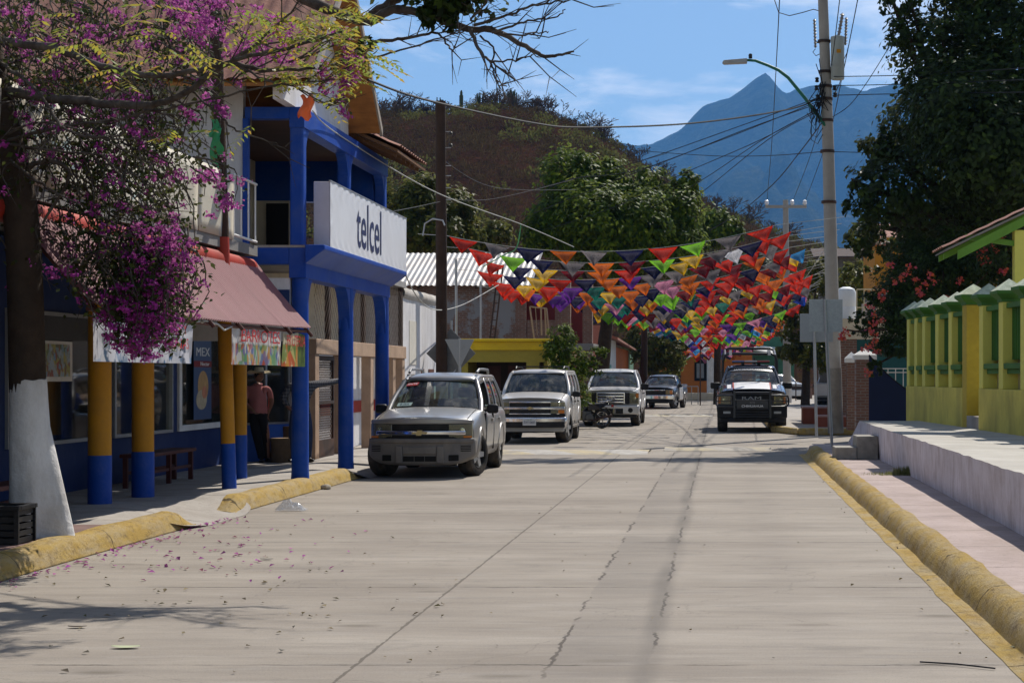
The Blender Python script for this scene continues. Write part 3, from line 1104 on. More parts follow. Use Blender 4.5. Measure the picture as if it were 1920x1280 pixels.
m.grid(vin, 160, 24)
m.build('face', VINYL, sg, smooth=180)
text('telcel', 1.07, INK, sg, face_px(.128, -.30, -.02), sx=.93, ext=.0, bold=.006)
m = MB()
for (a, b, c, d) in ((-3.32, 3.22, -.51, -.49), (-3.32, 3.22, .48, .50)):
    m.box(.10, .128, a, b, c, d)
m.build('edge_trim', STEEL, sg)

# ================================================================== timber lean-to with iron gate, then the white house
lt = thing('timber_porch', 'tan timber porch with wire mesh windows between the blue columns', 'porch', (-7.4, 37, 0))


def T(mb):
    mb.v = [(x + 7.4, y - 37, z) for x, y, z in mb.v]
    return mb


m = MB()
m.box(-7.5, -7.3, 32.8, 42.2, 2.08, 2.36)
T(m).build('beam', WOOD_T, lt, bevel=.01)
for y in (32.9, 35.3, 38.1, 40.7, 41.9):
    m = MB()
    m.box(-7.52, -7.32, y - .1, y + .22, .17, 2.08)
    T(m).build('post', WOOD_T, lt, bevel=.01)
m = MB()
m.box(-7.9, -7.86, 34.9, 42.2, .17, 2.08)
m.box(-9, -7.9, 42.0, 42.2, .17, 3.7)
T(m).build('wall', PLASTER, lt)
m = MB()
m.box(-7.85, -7.83, 35.6, 42.0, .9, 1.15)
T(m).build('painted_stripe', RED, lt)
m = MB()
m.box(-8.6, -8.5, 32.8, 42.2, 2.36, 3.9)
T(m).build('inner_wall', CREAM, lt)
m = MB()
m.box(-8.6, -7.3, 32.8, 42.2, 3.72, 3.85)
T(m).build('roof', mat('grey_sheet', (.3, .29, .28), .8, .15), lt)
for y in (34.2, 37.6, 40.3, 42.0):
    m = MB()
    m.box(-7.44, -7.36, y - .08, y + .1, 2.36, 3.72)
    T(m).build('mullion', WOOD_D, lt)


def mesh_wire(mb, y0, y1, z0, z1, x, st=.11, r=.005):
    """woven wire between two heights"""
    w = z1 - z0
    for s in (1, -1):
        k = y0 - w if s > 0 else y0
        e = y1 if s > 0 else y1 + w
        while k < e:
            a0, a1 = (k, k + w) if s > 0 else (k, k - w)
            pts = []
            for (ya, za, yb, zb) in ((a0, z0, a1, z1),):
                lo_, hi_ = 0.0, 1.0
                d = yb - ya
                t0, t1_ = (y0 - ya) / d, (y1 - ya) / d
                lo_, hi_ = max(0, min(t0, t1_)), min(1, max(t0, t1_))
                if hi_ > lo_:
                    pts = [(x, ya + d * lo_, za + w * lo_), (x, ya + d * hi_, za + w * hi_)]
            if pts:
                mb.tube(pts, r, 3, cap=False)
            k += st


m = MB()
mesh_wire(m, 32.8, 42.0, 2.36, 3.72, -7.34, .2, .0028)
T(m).build('wire_mesh', IRON, lt)
gt = thing('iron_gate', 'dark iron gate with wire panels behind the man in the checked shirt', 'gate', (-7.4, 33.9, .178))
m = MB()
for (a, b, c, d) in ((-.75, -.68, 0, 1.88), (.68, .75, 0, 1.88), (-.68, .68, 0, .32), (-.68, .68, 1.80, 1.88), (-.68, .68, .98, 1.04)):
    m.box(-.03, .03, a, b, c, d)
m.build('frame', IRON, gt)
m = MB()
mesh_wire(m, -.68, .68, .32, .98, 0, .09, .006)
mesh_wire(m, -.68, .68, 1.04, 1.80, 0, .09, .006)
m.build('wire_panel', IRON, gt)
m = MB()
m.box(-.9, -.86, -.9, 1.0, 0, 1.9)
kind(m.build('passage_wall', WOOD_T, gt), 'thing')

# angled bay beside the leaning man
bay = thing('shop_bay', 'angled shop bay with a window over blue dado behind the leaning man', 'bay window', (-8.1, 32.2, 0))
d_ = Vector((.75, 1.2, 0)).normalized()
mz = Matrix.Translation((0, 0, 0)) @ Matrix(((d_.x, -d_.y, 0, 0), (d_.y, d_.x, 0, 0), (0, 0, 1, 0), (0, 0, 0, 1)))
m = MB()
m.box(-.72, .72, 0, .12, .17, .82, M=mz)
m.build('dado', mat('bright_blue_paint', (.03, .10, .42), .6, .12), bay)
m = MB()
m.box(-.72, -.5, 0, .12, .82, 3.3, M=mz)
m.box(.66, .72, 0, .12, .82, 3.3, M=mz)
m.box(-.5, .66, 0, .12, 2.35, 3.3, M=mz)
m.build('wall', mat('grey_white_paint', (.42, .42, .42), .7, .1, dirt=(.2, .18, .15), damt=.3), bay)
m = MB()
for (a, b, c, d) in ((-.5, -.46, .82, 2.35), (.62, .66, .82, 2.35), (.06, .1, .82, 2.35), (-.46, .06, .82, .86), (.1, .62, .82, .86), (-.46, .06, 2.31, 2.35), (.1, .62, 2.31, 2.35)):
    m.box(a, b, .02, .07, c, d, M=mz)
wf = m.build('window', STEEL, bay)
m = MB()
m.box(-.46, .62, .043, .048, .86, 2.31, M=mz)
m.build('pane', WINDOW, wf)
m = MB()
m.box(-.7, .7, .5, .55, .17, 3.3, M=mz)
m.build('room_back', DARK, bay)
LOG = mat('cut_log', (.13, .085, .05), .9, .3, 5, bump=.7, bscale=16, dirt=(.05, .035, .02), damt=.5)
LOGTOP = mat('log_end_grain', (.26, .18, .11), .9, .25, 9, bump=.3)
for (px, py, r, h, lab) in ((528, 866, .19, .42, 'short cut log stool beside the leaning man'), (548, 861, .22, .6, 'taller cut log behind the short log stool')):
    p = on(px, py, .177)
    t = thing('log_stool', lab, 'log stool', p, group='cut log stools on the pavement')
    m = MB()
    m.lathe([(r * 1.05, 0), (r, .08), (r * .97, h * .6), (r * 1.02, h - .004)], 18)
    m.v = [(x * (1 + .07 * mnoise.noise((x * 6, y * 6, 1))), y * (1 + .07 * mnoise.noise((x * 6, y * 6, 4))), z) for x, y, z in m.v]
    m.build('trunk_section', LOG, t, smooth=50)
    m = MB()
    m.lathe([(r * .95, h - .01), (r * .95, h + .003)], 18)
    m.build('cut_top', LOGTOP, t)

wh = thing('white_house', 'low white plastered house with painted notice behind the wooden pole', 'house', (-7.4, 44.5, 0))
m = MB()
m.box(-13, 0, -2.3, 2.75, 0, 3.55)
m.build('wall', PLASTER, wh)
m = MB()
m.grid(lambda u, v: (.02 + .05 * math.sin(v * PI), -2.3 + 5.1 * u, 3.5 + .25 * v + .02 * mnoise.noise((u * 9, 0, 0))), 30, 6)
m.box(-13, .02, -2.3, 2.8, 3.552, 3.72)
m.build('coping', mat('stained_coping', (.5, .47, .43), .9, .15, dirt=(.2, .17, .14), damt=.5), wh)
m = MB()
m.box(.0, .012, -1.35, -.3, 1.95, 3.0)
m.build('painted_notice', mat('faded_notice', (.60, .57, .5), .9, .1, dirt=(.4, .36, .3), damt=.4), wh)
m = MB()
m.box(.0, .03, -1.6, -.2, .9, 1.72)
wd = m.build('window', IRON, wh)
for k in range(2):
    m = MB()
    m.box(.03, .034, -1.45 + k * .65, -.95 + k * .65, 1.05, 1.62)
    m.build('pane', mat('pale_poster', (.4, .45, .5), .4, .15), wd)
m = MB()
m.box(0, .02, .35, .75, .7, 1.85)
m.build('red_poster', photo_vinyl('red_print', [(.3, .05, .02), (.35, .2, .05), (.1, .03, .02)], 9, base=(.25, .08, .03), th=.5), wh)
m = MB()
m.box(0, .02, 1.5, 2.3, .17, 1.85)
m.build('door', BROWN, wh)
# ================================================================== middle distance, left of the street
BRICK = brick_mat('brick_wall', (.17, .075, .045), (.12, .055, .035), (.2, .17, .15), 'xz', 1.0, (.20, .195, .20))
BRICKP = brick_mat('brick_pillar', (.19, .085, .055), (.13, .06, .04), (.2, .165, .14), 'xz', 1.0)
bh = thing('brick_house', 'half plastered brick house with bright corrugated roof behind the bandanas', 'house', (-9, 66, 0))
m = MB()
m.box(-8, 1.6, 0, .3, 0, 5.0)
m.build('wall', BRICK, bh)
m = MB()
m.box(-8, -7.7, .303, 6, 0, 5)
m.build('wall', BRICK, bh)
m = MB()
m.box(1.6, 3.0, 0, .3, 2.9, 3.7)
m.box(3.0, 3.55, -.05, .4, 2.9, 5.3)
m.box(1.55, 1.95, -.06, .0, 2.9, 5.2)
m.box(4.0, 4.35, -.05, .4, 0, 5.2)
m.build('brick_pillar', BRICKP, bh)
m = MB()
m.box(1.6, 4.1, 2.5, 2.6, 2.6, 5.2)
m.build('red_room_wall', mat('dark_red_plaster', (.16, .03, .03), .8, .15), bh)
m = MB()
m.box(1.6, 4.4, -.1, 2.6, 2.6, 2.85)
m.build('terrace_slab', mat('grey_slab', (.2, .19, .18), .9, .15), bh)


def zinc(u, v):
    x = -8.4 + 10.6 * u
    return (x, -.6 + 4.2 * v, 4.93 + 1.45 * v + .018 * math.cos(2 * PI * x / .2))


m = MB()
m.grid(zinc, 53 * 8, 3)
m.build('roof', ZINC, bh, smooth=180)
m = MB()
for x in (-6.5, -4.2, -1.9, .2):
    m.tube([(x, -.5, 4.85), (x, 3.5, 6.2)], .05, 6)
m.build('rafter', WOOD_D, bh)

ys_ = thing('yellow_shop', 'small yellow shop with flat canopy under the brick house', 'shop', (-6.7, 57, 0))
YEL = mat('shop_yellow', (.58, .40, .01), .6, .1, 2, dirt=(.3, .2, .04), damt=.3)
OLIVE = mat('olive_yellow_wall', (.3, .24, .035), .7, .12, dirt=(.15, .12, .03), damt=.4)
m = MB()
m.box(-1.3, 1.35, -1.1, 3, 2.47, 2.73)
m.slab([(-1.45, -1.25, 2.73), (1.5, -1.25, 2.73), (1.5, 3, 2.73), (-1.45, 3, 2.73)], (0, 0, .09))
m.build('canopy', YEL, ys_, bevel=.02)
m = MB()
m.box(-1.3, 1.3, -1.0, -.85, 2.1, 2.47)
m.box(.72, 1.12, -1.0, -.7, 0, 2.1)
m.box(1.25, 1.35, -.9, 3, 0, 2.47)
m.box(-1.3, -1.1, -.9, 3, 0, 2.47)
m.build('wall', OLIVE, ys_)
m = MB()
m.box(-1.1, 1.25, 1.2, 1.3, 0, 2.45)
m.build('back_wall', mat('dim_brown', (.06, .04, .025), .8, .3), ys_)
for x in (-.75, -.1, .4):
    m = MB()
    m.box(x, x + .42, 1.12, 1.18, .1, 2.0)
    m.build('door', BROWN, ys_)


def thin_pole(px, y0, y1, Y, r, label, mt=STEEL, name='metal_pipe', cat='pipe'):
    a, b = at(px, y1, Y), at(px, y0, Y)
    m = MB()
    m.tube([Vector((0, 0, 0)), (b - a) * .5 + Vector((.01, 0, 0)), b - a], r, 8)
    return tag(m.build(name, mt, loc=a), label, cat)


thin_pole(855, 486, 700, 60, .045, 'thin bent-topped steel pipe standing in front of the corrugated roof')
thin_pole(901, 528, 640, 62, .035, 'thin grey pipe against the brick wall above the yellow shop')
fr = thing('steel_frame', 'rusty steel frame standing on the yellow shop canopy', 'frame', at(1012, 634, 58.5))  # plain metal frame standing on the roof, no gate
m = MB()
for (a, b) in (((-.18, 0), (-.32, 1.02)), ((-.32, 1.02), (.22, .96)), ((.22, .96), (.32, 0)), ((-.08, .1), (-.14, 1.0)), ((.06, .1), (.04, .98)), ((.2, .1), (.17, .97))):
    m.tube([(a[0], 0, a[1]), (b[0], .0, b[1])], .028 if b[0] != -.14 else .012, 6)
m.build('bars', mat('rusty_frame', (.3, .24, .2), .8, .25, dirt=(.15, .06, .03), damt=.5), fr)
lad = thing('steel_ladder', 'dark leaning ladder against the brick wall above the yellow shop', 'ladder', at(918, 640, 61))
m = MB()
m.tube([(0, 0, 0), (.25, .4, 2.6)], .03, 6)
m.tube([(.16, 0, 0), (.41, .4, 2.6)], .03, 6)
for k in range(9):
    s = (k + .5) / 9
    m.tube([(.25 * s, .4 * s, 2.6 * s), (.25 * s + .16, .4 * s, 2.6 * s)], .014, 5)
m.build('rails', IRON, lad)

# ---- wooden pole and road signs behind the silver car
p = at(828, 770, 45.3)
p.z = .17
wp_ = thing('wooden_utility_pole', 'dark wooden pole with pale foot between the blue house and brick house', 'utility pole', p)
top = at(826, 190, 45.3) - p
m = MB()
m.tube([(0, 0, 1.52), top * .5 + Vector((.01, 0, 0)), top], [.145, .14, .125], 16)
m.build('shaft', WOOD_D, wp_, smooth=60)
m = MB()
m.tube([(0, 0, 0), (0, 0, 1.55)], [.155, .15], 16)
m.build('painted_foot', WOOD_T, wp_, smooth=60)
m = MB()
for zz in (5.9, 6.2, 6.5, 6.75, 7.2, 7.6):
    m.tube([(.1, -.03, zz), (.24, -.05, zz)], .012, 6)
m.build('step_bolt', STEEL, wp_)
for zz in (7.55, 7.25):
    m = MB()
    m.lathe([(.02, -.03), (.05, -.02), (.035, .0), (.05, .02), (.02, .05)], 10, M=Matrix.Translation((.24, -.05, zz)))
    m.build('insulator', BLACK, wp_)
m = MB()
m.tube([(-.45, -.1, 5.0), (-.4, -.12, 5.3), (-.2, -.14, 5.42), (.05, -.16, 5.38), (.1, -.16, 5.25)], .02, 8)
m.build('bent_conduit', STEEL, wp_)
SIGNB = mat('sign_back_metal', (.12, .125, .13), .5, .15, 3, metal=.3, bump=.03, dirt=(.2, .19, .17), damt=.4, dscale=4)
SIGNL = mat('sign_face_pale', (.3, .32, .33), .4, .15, 3, metal=.3, bump=.03, dirt=(.16, .17, .17), damt=.5, dscale=3)
ds = thing('diamond_road_sign', 'diamond road sign seen from behind on the dark wooden pole', 'road sign', p + Vector((.05, -.18, 0)))
c_ = at(840, 662, 45.1)
m = MB()
q = .62
m.slab([(0, 0, -q), (q, 0, 0), (0, 0, q), (-q, 0, 0)], (0, .012, 0))
m.v = [(x + c_.x - ds.location.x + .02, y + .34, z + c_.z - ds.location.z) for x, y, z in m.v]
m.build('plate', SIGNB, ds, bevel=.004)
m = MB()
m.tube([(.16, .42, 0), (.16, .42, 2.9)], .03, 8)
m.build('post', STEEL, ds)
tpos = at(862, 745, 44.3)
tpos.z = .17
tsn = thing('give_way_sign', 'downward pointing triangle sign seen from behind on a steel post', 'road sign', tpos)
c_ = at(862, 636, 44.3) - tpos
m = MB()
m.slab([(c_.x - .36, -.03, c_.z), (c_.x + .36, -.03, c_.z), (c_.x + .03, -.03, c_.z - .65), (c_.x - .03, -.03, c_.z - .65)][::-1], (0, .012, 0))
m.build('plate', SIGNL, tsn, bevel=.004)
m = MB()
m.tube([(0, 0, 0), (0, 0, c_.z + .02)], .034, 10)
m.build('post', STEEL, tsn)

# ---- the row of small painted houses
rh = thing('painted_row_house', 'low row house painted pink, white and orange beyond the white pickup', 'house', (-5.25, 80, 0))
bands = [(0, 3.6, (.5, .2, .15), 3.9), (3.6, 4.6, (.3, .06, .04), 3.5), (4.6, 11.5, (.5, .53, .53), 3.4), (11.5, 24, (.42, .12, .03), 3.1), (24, 30, (.1, .2, .13), 2.9)]
for i, (a, b, c, h) in enumerate(bands):
    m = MB()
    m.box(-4, 0, a, b - .003, 0, h)
    m.build('wall', mat('row_paint_%d' % i, c, .8, .12, dirt=scl(c, .5), damt=.3), rh)
m = MB()
m.slab([(.5, 4.2, 3.35), (.5, 24, 3.05), (-2.5, 24, 4.0), (-2.5, 4.2, 4.35)], (0, 0, .1))
m.build('roof', TILE, rh)
m = MB()
m.box(0, .03, 6, 7.2, .2, 2.2)
m.build('door', mat('teal_door', (.05, .2, .2), .6, .15), rh)
m = MB()
m.box(0, .03, 1.2, 2.4, 1.0, 2.2)
m.build('window', BROWN, rh)
ob = thing('orange_building', 'orange shopfront building closing the far end of the street', 'building', (-1.2, 124, 0))
m = MB()
m.box(-3.2, 3.4, 0, .3, 0, 4.0)
m.build('wall', mat('orange_plaster', (.5, .16, .035), .8, .12, dirt=(.3, .1, .03), damt=.35), ob)
m = MB()
m.box(-3.4, 3.6, -1.8, 6, 4.02, 4.3)
m.build('roof', mat('dark_roof', (.05, .045, .04), .9, .2), ob)
m = MB()
m.box(-3.2, -1.9, -.06, -.003, 2.8, 3.6)
m.build('red_fascia', RED, ob)
m = MB()
m.box(-2.3, -1.5, -.05, -.003, .2, 2.7)
m.build('door', DARK, ob)
m = MB()
m.box(-.55, .3, -.05, -.003, 1.3, 2.8)
wn = m.build('window', DARK, ob)
m = MB()
m.box(-.4, .1, -.09, -.051, 1.5, 2.5)
m.build('pane', mat('grey_glass', (.2, .22, .24), .2, .2), wn)
# metal railings by the far kerb
rl = thing('kerb_railing', 'low steel railing on the kerb beside the dark pickup', 'railing', on(1284, 758, 0))
m = MB()
for k in range(5):
    m.tube([(-.75 + k * .38, 0, 0), (-.75 + k * .38, 0, 1.05)], .03, 6)
m.tube([(-.75, 0, 1.05), (.77, 0, 1.05)], .03, 6)
m.build('bars', STEEL, rl)
tp = thing('fence_post', 'tall thin dark post standing by the far orange shopfront', 'post', on(1313, 760, 0))
m = MB()
m.tube([(0, 0, 0), (0, 0, 3.2)], .035, 8)
m.build('shaft', IRON, tp)
ps = thing('low_stone_wall', 'low pale stone kerb wall in front of the orange shopfront', 'wall', (-.8, 112, 0))
m = MB()
m.grid(lambda u, v: (-2.4 + 4.8 * u, -.15 + .3 * v + .1 * mnoise.noise((u * 6, v, 1)), .62 * math.sin(PI * (.08 + .84 * v)) + .06 * mnoise.noise((u * 9, v * 3, 0))), 30, 8)
m.build('stones', mat('pale_stone', (.4, .35, .27), .9, .2, 2, bump=.5, bscale=5), ps)

# ================================================================== right side: raised platform and steps
pf = thing('raised_platform', 'raised white concrete terrace in front of the yellow wall', 'terrace', (2.85, 30, 0))
SHADEWHITE = mat('shade_tinted_limewash', (.64, .60, .625), .85, .09, .8, bump=.4, dirt=(.25, .17, .14), damt=.5, dscale=2.6, dstretch=(1, 1.6, .8))  # white limewash with the lavender of its shade mixed into the colour


def plat_top(y):
    return .765 if y < 37.2 else .765 - (y - 37.2) * .2


def face_fn(u, v):
    y = 4 + 36.4 * u
    zt = plat_top(y) if y < 38.6 else max(.18, .485 - (y - 38.6) * .17)
    z = .0 + (zt + .012 * mnoise.noise((y * 2, 0, 0)) - 0) * v
    return (2.85 - 2.85 + .035 * (1 - v) + .022 * mnoise.noise((y * .9, z * 2, 7)), y - 30, z)


m = MB()
m.grid(lambda u, v: face_fn(u, v), 240, 8, flip=True)
m.build('face', SHADEWHITE, pf, smooth=60)
m = MB()


def top_fn(u, v):
    y = 4 + 36.4 * v
    zt = plat_top(y) if y < 38.6 else max(.18, .485 - (y - 38.6) * .17)
    return (.0 + 4.5 * u + (.022 * mnoise.noise((y * .9, zt * 2, 7)) if u == 0 else 0), y - 30, zt + .012 * mnoise.noise((y * 2, 0, 0)) * (1 - u) + .002)


m.grid(top_fn, 6, 240)
m.build('top', mat('platform_concrete', (.42, .40, .36), .9, .12, 1.2, bump=.35, bscale=40, dirt=(.24, .21, .17), damt=.4, dscale=1), pf, smooth=60)
st = thing('concrete_steps', 'two small raw concrete steps against the white platform', 'steps', (2.5, 33.2, .178))
m = MB()
m.box(-.03, .36, -.45, .5, 0, .42)
m.build('upper_step', mat('raw_concrete', (.33, .31, .27), .9, .2, 4, bump=.6, dirt=(.1, .085, .07), damt=.6), st, bevel=.015)
m = MB()
m.box(-.42, -.033, -.5, .42, 0, .22)
m.build('lower_step', _mc['raw_concrete'], st, bevel=.015)

# ================================================================== the yellow and green garden wall
A0, A1 = Vector((3.95, 38.5, 0)), Vector((5.55, 15.7, 0))
ax = (A1 - A0).normalized()
LW = (A1 - A0).length
ang = math.atan2(ax.y, ax.x)
yw = thing('garden_wall', 'yellow garden wall with green capped pillars along the raised platform', 'wall', A0, ang)
# local x runs along the wall towards the camera, local y>0 is away from the street (to the right)
DW = 1.0


def sx(px):
    y = F * (3.95 + 38.5 * .0701) / (px - VX + F * .0701)
    return (38.5 - y) / abs(ax.y)


g0, g1 = sx(1804), sx(1841)
m = MB()
m.box(0, g0, 0, .45, .4, 1.47)
m.box(g1, LW, -.06, .45, .4, 1.47)
m.box(g0, g1, .34, .5, .4, 1.4)
m.build('plinth', YWALL, yw, bevel=.012)
m = MB()
m.box(sx(1812) + .01, g1 - .005, -.0, .3, .4, .98)
m.build('step', SIDEW, yw, bevel=.01)
for k in range(6):
    pass
m = MB()
pil = [1.5 * k + .35 for k in range(-1, 14)]
pills = [sx(q) - .15 for q in (1703, 1717, 1732, 1757, 1782)]
d = 1.5
last = sx(1848) - .15
pills2 = [last + d * k for k in range(0, 9) if last + d * k < LW]


def pillar(s, w, dep, y0, ztop, zb, mt, h=.3):
    m = MB()
    m.box(-w / 2, w / 2, 0, dep, zb, ztop)
    po = m.build('pillar', mt, yw, bevel=.01, loc=(s, y0, 0))
    m = MB()
    m.box(-w / 2 + .04, -w / 2 + .12, -.002, .0, zb + .15, ztop - .5) if False else None
    e = .12
    z = ztop
    m.slab([(-w / 2 - .02, -.02, z), (w / 2 + .02, -.02, z), (w / 2 + .02, dep + .02, z), (-w / 2 - .02, dep + .02, z)], (0, 0, .04))
    m.add([(-w / 2 - .02, -.02, z + .04), (w / 2 + .02, -.02, z + .04), (w / 2 + .02, dep + .02, z + .04), (-w / 2 - .02, dep + .02, z + .04),
           (-w / 2 - e, -e, z + .13), (w / 2 + e, -e, z + .13), (w / 2 + e, dep + e, z + .13), (-w / 2 - e, dep + e, z + .13)],
          [(0, 1, 5, 4), (1, 2, 6, 5), (2, 3, 7, 6), (3, 0, 4, 7)])
    m.box(-w / 2 - e, w / 2 + e, -e, dep + e, z + .13, z + .18)
    co = m.build('cap', GREEN, po)
    m = MB()
    e2 = e - .005
    zz = z + .18
    m.add([(-w / 2 - e2, -e2, zz), (w / 2 + e2, -e2, zz), (w / 2 + e2, dep + e2, zz), (-w / 2 - e2, dep + e2, zz), (0, dep / 2, zz + .2)],
          [(0, 1, 4), (1, 2, 4), (2, 3, 4), (3, 0, 4)])
    m.build('cap_top', CAPTOP, po)
    return po


for s in pills + pills2:
    pillar(s, .3, .28, .02 if s < g0 else -.05, 2.88, 1.47, YWALL_L)
pillar((g0 + sx(1812)) / 2 + .01, sx(1812) - g0 + .0, .33, -.0, 2.95, .5, mat('ochre_pillar_paint', (.46, .34, .045), .75, .12, dirt=(.25, .18, .03), damt=.4))
m = MB()
m.box(0, g0, .22, .30, 1.47, 2.6)
m.box(g1, LW, .2, .28, 1.47, 2.6)
m.build('infill_wall', mat('cream_infill', (.5, .44, .22), .8, .12, dirt=(.3, .25, .12), damt=.4), yw)
allp = [0] + pills + [g0]
segs = list(zip(allp, allp[1:])) + list(zip([g1] + pills2, pills2 + [LW]))
mg, ms, mr = MB(), MB(), MB()
for a, b in segs:
    if b - a < .35:
        continue
    off = .0 if b <= g0 + .01 else -.04
    mg.box(a + .16, b - .16, .17 + off, .215 + off, 1.95, 2.78)
    n = max(2, int((b - a - .3) / .11))
    for k in range(n):
        x = a + .17 + (b - a - .34) * (k + .5) / n
        mr.box(x - .018, x + .018, .13 + off, .169 + off, 1.95, 2.78)
    ms.slab([(a + .15, .0 + off, 1.80), (b - .15, .0 + off, 1.80), (b - .15, .2 + off, 1.80), (a + .15, .2 + off, 1.80)], (0, 0, .09))
    ms.slab([(a + .15, .06 + off, 1.72), (b - .15, .06 + off, 1.72), (b - .15, .2 + off, 1.72), (a + .15, .2 + off, 1.72)], (0, 0, .08))
    mg.box(a + .15, b - .15, .05 + off, .2 + off, 2.78, 2.86)
mg.build('green_panel', GREEN, yw)
mr.build('green_slat', GREEN, yw)
ms.build('sill', GREEN, yw, bevel=.01)

# ---- house behind the wall: the porch eave
ph = thing('porch_house', 'tiled porch roof with green rafters and yellow post behind the yellow wall', 'house', (5.5, 31, 0))
E0 = at(1768, 466, 31) - ph.location
E1 = at(1925, 392, 31) - ph.location
E2 = E1 + (E1 - E0) * 1.6
m = MB()
tiled(m, E0 + Vector((0, 1.5, 0)), E0, E2, E2 + Vector((0, 1.5, 0)), 6, 12)
m.build('roof', TILE, ph, smooth=60)
m = MB()
dn = Vector((0, 0, -.16))
m.slab([E0 + Vector((.25, -.02, -.03)), E2 + Vector((0, -.02, -.03)), E2 + dn + Vector((0, -.02, -.03)), E0 + dn + Vector((.25, -.02, -.03))][::-1], (0, .05, 0))
for k in (.7, 1.4):
    m.slab([E0 + Vector((.1, k, -.03)), E2 + Vector((0, k, -.03)), E2 + dn * .7 + Vector((0, k, -.03)), E0 + dn * .7 + Vector((.1, k, -.03))][::-1], (0, .07, 0))
m.build('rafter', mat('bright_green_paint', (.12, .25, .03), .6, .15), ph)
m = MB()
m.slab([E0 + Vector((.05, 0, -.035)), E0 + Vector((.05, 1.5, -.035)), E2 + Vector((0, 1.5, -.035)), E2 + Vector((0, 0, -.035))], (0, 0, .03))
m.build('boarding', mat('grey_boarding', (.2, .19, .17), .8, .2), ph)
pp = at(1913, 460, 31.2) - ph.location
m = MB()
m.box(pp.x - .12, pp.x + .12, .05, .3, 0, pp.z + .25)
m.build('post', YWALL_L, ph)
m = MB()
m.slab([(pp.x - .1, .1, pp.z - .02), (pp.x - .1, .18, pp.z - .02), (pp.x - .95, .18, pp.z + .1), (pp.x - .95, .1, pp.z + .1)], (0, 0, .09))
m.build('bracket', _mc['bright_green_paint'], ph)
m = MB()
m.box(2.2, 8, 3, 3.2, 0, 5.5)
m.build('wall', YWALL, ph)

# ---- gate, brick pillars, the house beyond
gp = thing('solid_gate', 'dark navy sheet gate with sloping top between brick pillar and yellow wall', 'gate', (4.25, 44.2, .17))
m = MB()
pts = [(-.62, 0, 0), (.72, 0, 0), (.72, 0, .98)]
for k in range(9):
    s = k / 8
    pts.append((.72 - 1.34 * s, 0, .98 + 1.02 * s ** 1.5))
m.slab(pts[:3] + pts[4:], (0, .04, 0))
m.build('sheet', mat('navy_gate_paint', (.008, .014, .05), .5, .15), gp)
m = MB()
m.tube([(.72 - 1.34 * k / 8, .02, 1.0 + 1.02 * (k / 8) ** 1.5) for k in range(9)], .022, 6)
m.build('top_rail', BLACK, gp)


def brick_pillar(px0, px1, pyb, pyt, Y, label, cap=True):
    a, b = at(px0, pyb, Y), at(px1, pyt, Y)
    w = b.x - a.x
    t = thing('brick_pillar', label, 'pillar', (a.x + w / 2, Y + w / 2, .17))
    zt = b.z - .17
    m = MB()
    m.box(-w / 2, w / 2, -w / 2, w / 2, 0, zt - (.26 if cap else 0))
    m.build('shaft', BRICKP, t)
    if cap:
        m = MB()
        e = w / 2 + .05
        m.box(-e, e, -e, e, zt - .26, zt - .14)
        m.add([(-e, -e, zt - .14), (e, -e, zt - .14), (e, e, zt - .14), (-e, e, zt - .14), (0, 0, zt + .04)], [(0, 1, 4), (1, 2, 4), (2, 3, 4), (3, 0, 4)])
        m.build('cap', WHITE, t)
    return t


brick_pillar(1605, 1640, 785, 655, 46.5, 'broad brick gate pillar with white pyramid cap beside the navy gate')
brick_pillar(1588, 1606, 778, 662, 50.5, 'second brick pillar with white cap just behind the broad gate pillar')
bk = thing('brick_shed', 'tall brick house corner carrying a cream beam behind the concrete pole', 'house', (3.9, 53, 0))
for x in (-.4, 2.6):
    m = MB()
    m.box(x, x + .5, 0, .5, .17, 2.75)
    m.build('brick_column', BRICKP, bk)
m = MB()
m.box(-.45, 3.2, -.05, .6, 2.75, 3.35)
m.box(-.45, 3.2, .6, 7, 3.2, 3.35)
m.build('beam', CREAM, bk)
m = MB()
m.box(-.3, 3.0, 3.5, 3.6, .17, 3.2)
m.build('back_wall', mat('teal_wall', (.03, .12, .13), .7, .2), bk)
m = MB()
tl = [(.50, -.02), (.52, .5), (.55, .53), (.5, .9), (.42, 1.0), (.2, 1.06)]
m.lathe([(.28, 0), (.285, .35), (.275, .37), (.285, .39), (.285, .78), (.24, .88), (.1, .94)], 24)
tk = m.build('water_tank', mat('white_tank_plastic', (.68, .7, .72), .5, .05, dirt=(.4, .4, .38), damt=.3), smooth=40, loc=(3.72, 53.4, 3.352))
tag(tk, 'white plastic water tank standing on the brick house beam behind the pole', 'water tank')
rr_ = thing('roof_railing', 'pale pipe railing on the terrace among the red flowers', 'railing', (4.15, 55, 3.35))
m = MB()
for k in range(6):
    m.tube([(k * .22, 0, 0), (k * .22, 0, .95)], .014, 6)
m.tube([(0, 0, .95), (1.1, 0, .95)], .018, 6)
m.tube([(0, 0, .4), (1.1, 0, .4)], .014, 6)
m.box(-.22, -.02, 0, .03, 0, .9)
m.build('bars', mat('cream_rail', (.45, .40, .28), .6, .15), rr_)
och = thing('ochre_house', 'orange ochre house mostly hidden by the big dark tree', 'house', (6.0, 62, 0))
m = MB()
m.box(-.7, 3.5, 0, 5, 4.75, 6.4)
m.box(.35, 3.5, .3, 5, 0, 4.75)
m.build('wall', mat('ochre_plaster', (.46, .2, .02), .7, .12), och)
m = MB()
m.slab([(-.95, -.4, 6.1), (3.5, -.4, 6.1), (3.5, 5, 7.2), (-.95, 5, 7.2)], (0, 0, .1))
m.build('roof', TILE, och)
m = MB()
m.box(-.1, .2, -.04, -.003, 4.8, 5.7)
m.build('window', DARK, och)
gs = thing('grey_shack', 'weathered grey shack with rusty roof behind the concrete pole', 'shed', at(1595, 700, 95) * 1.0)
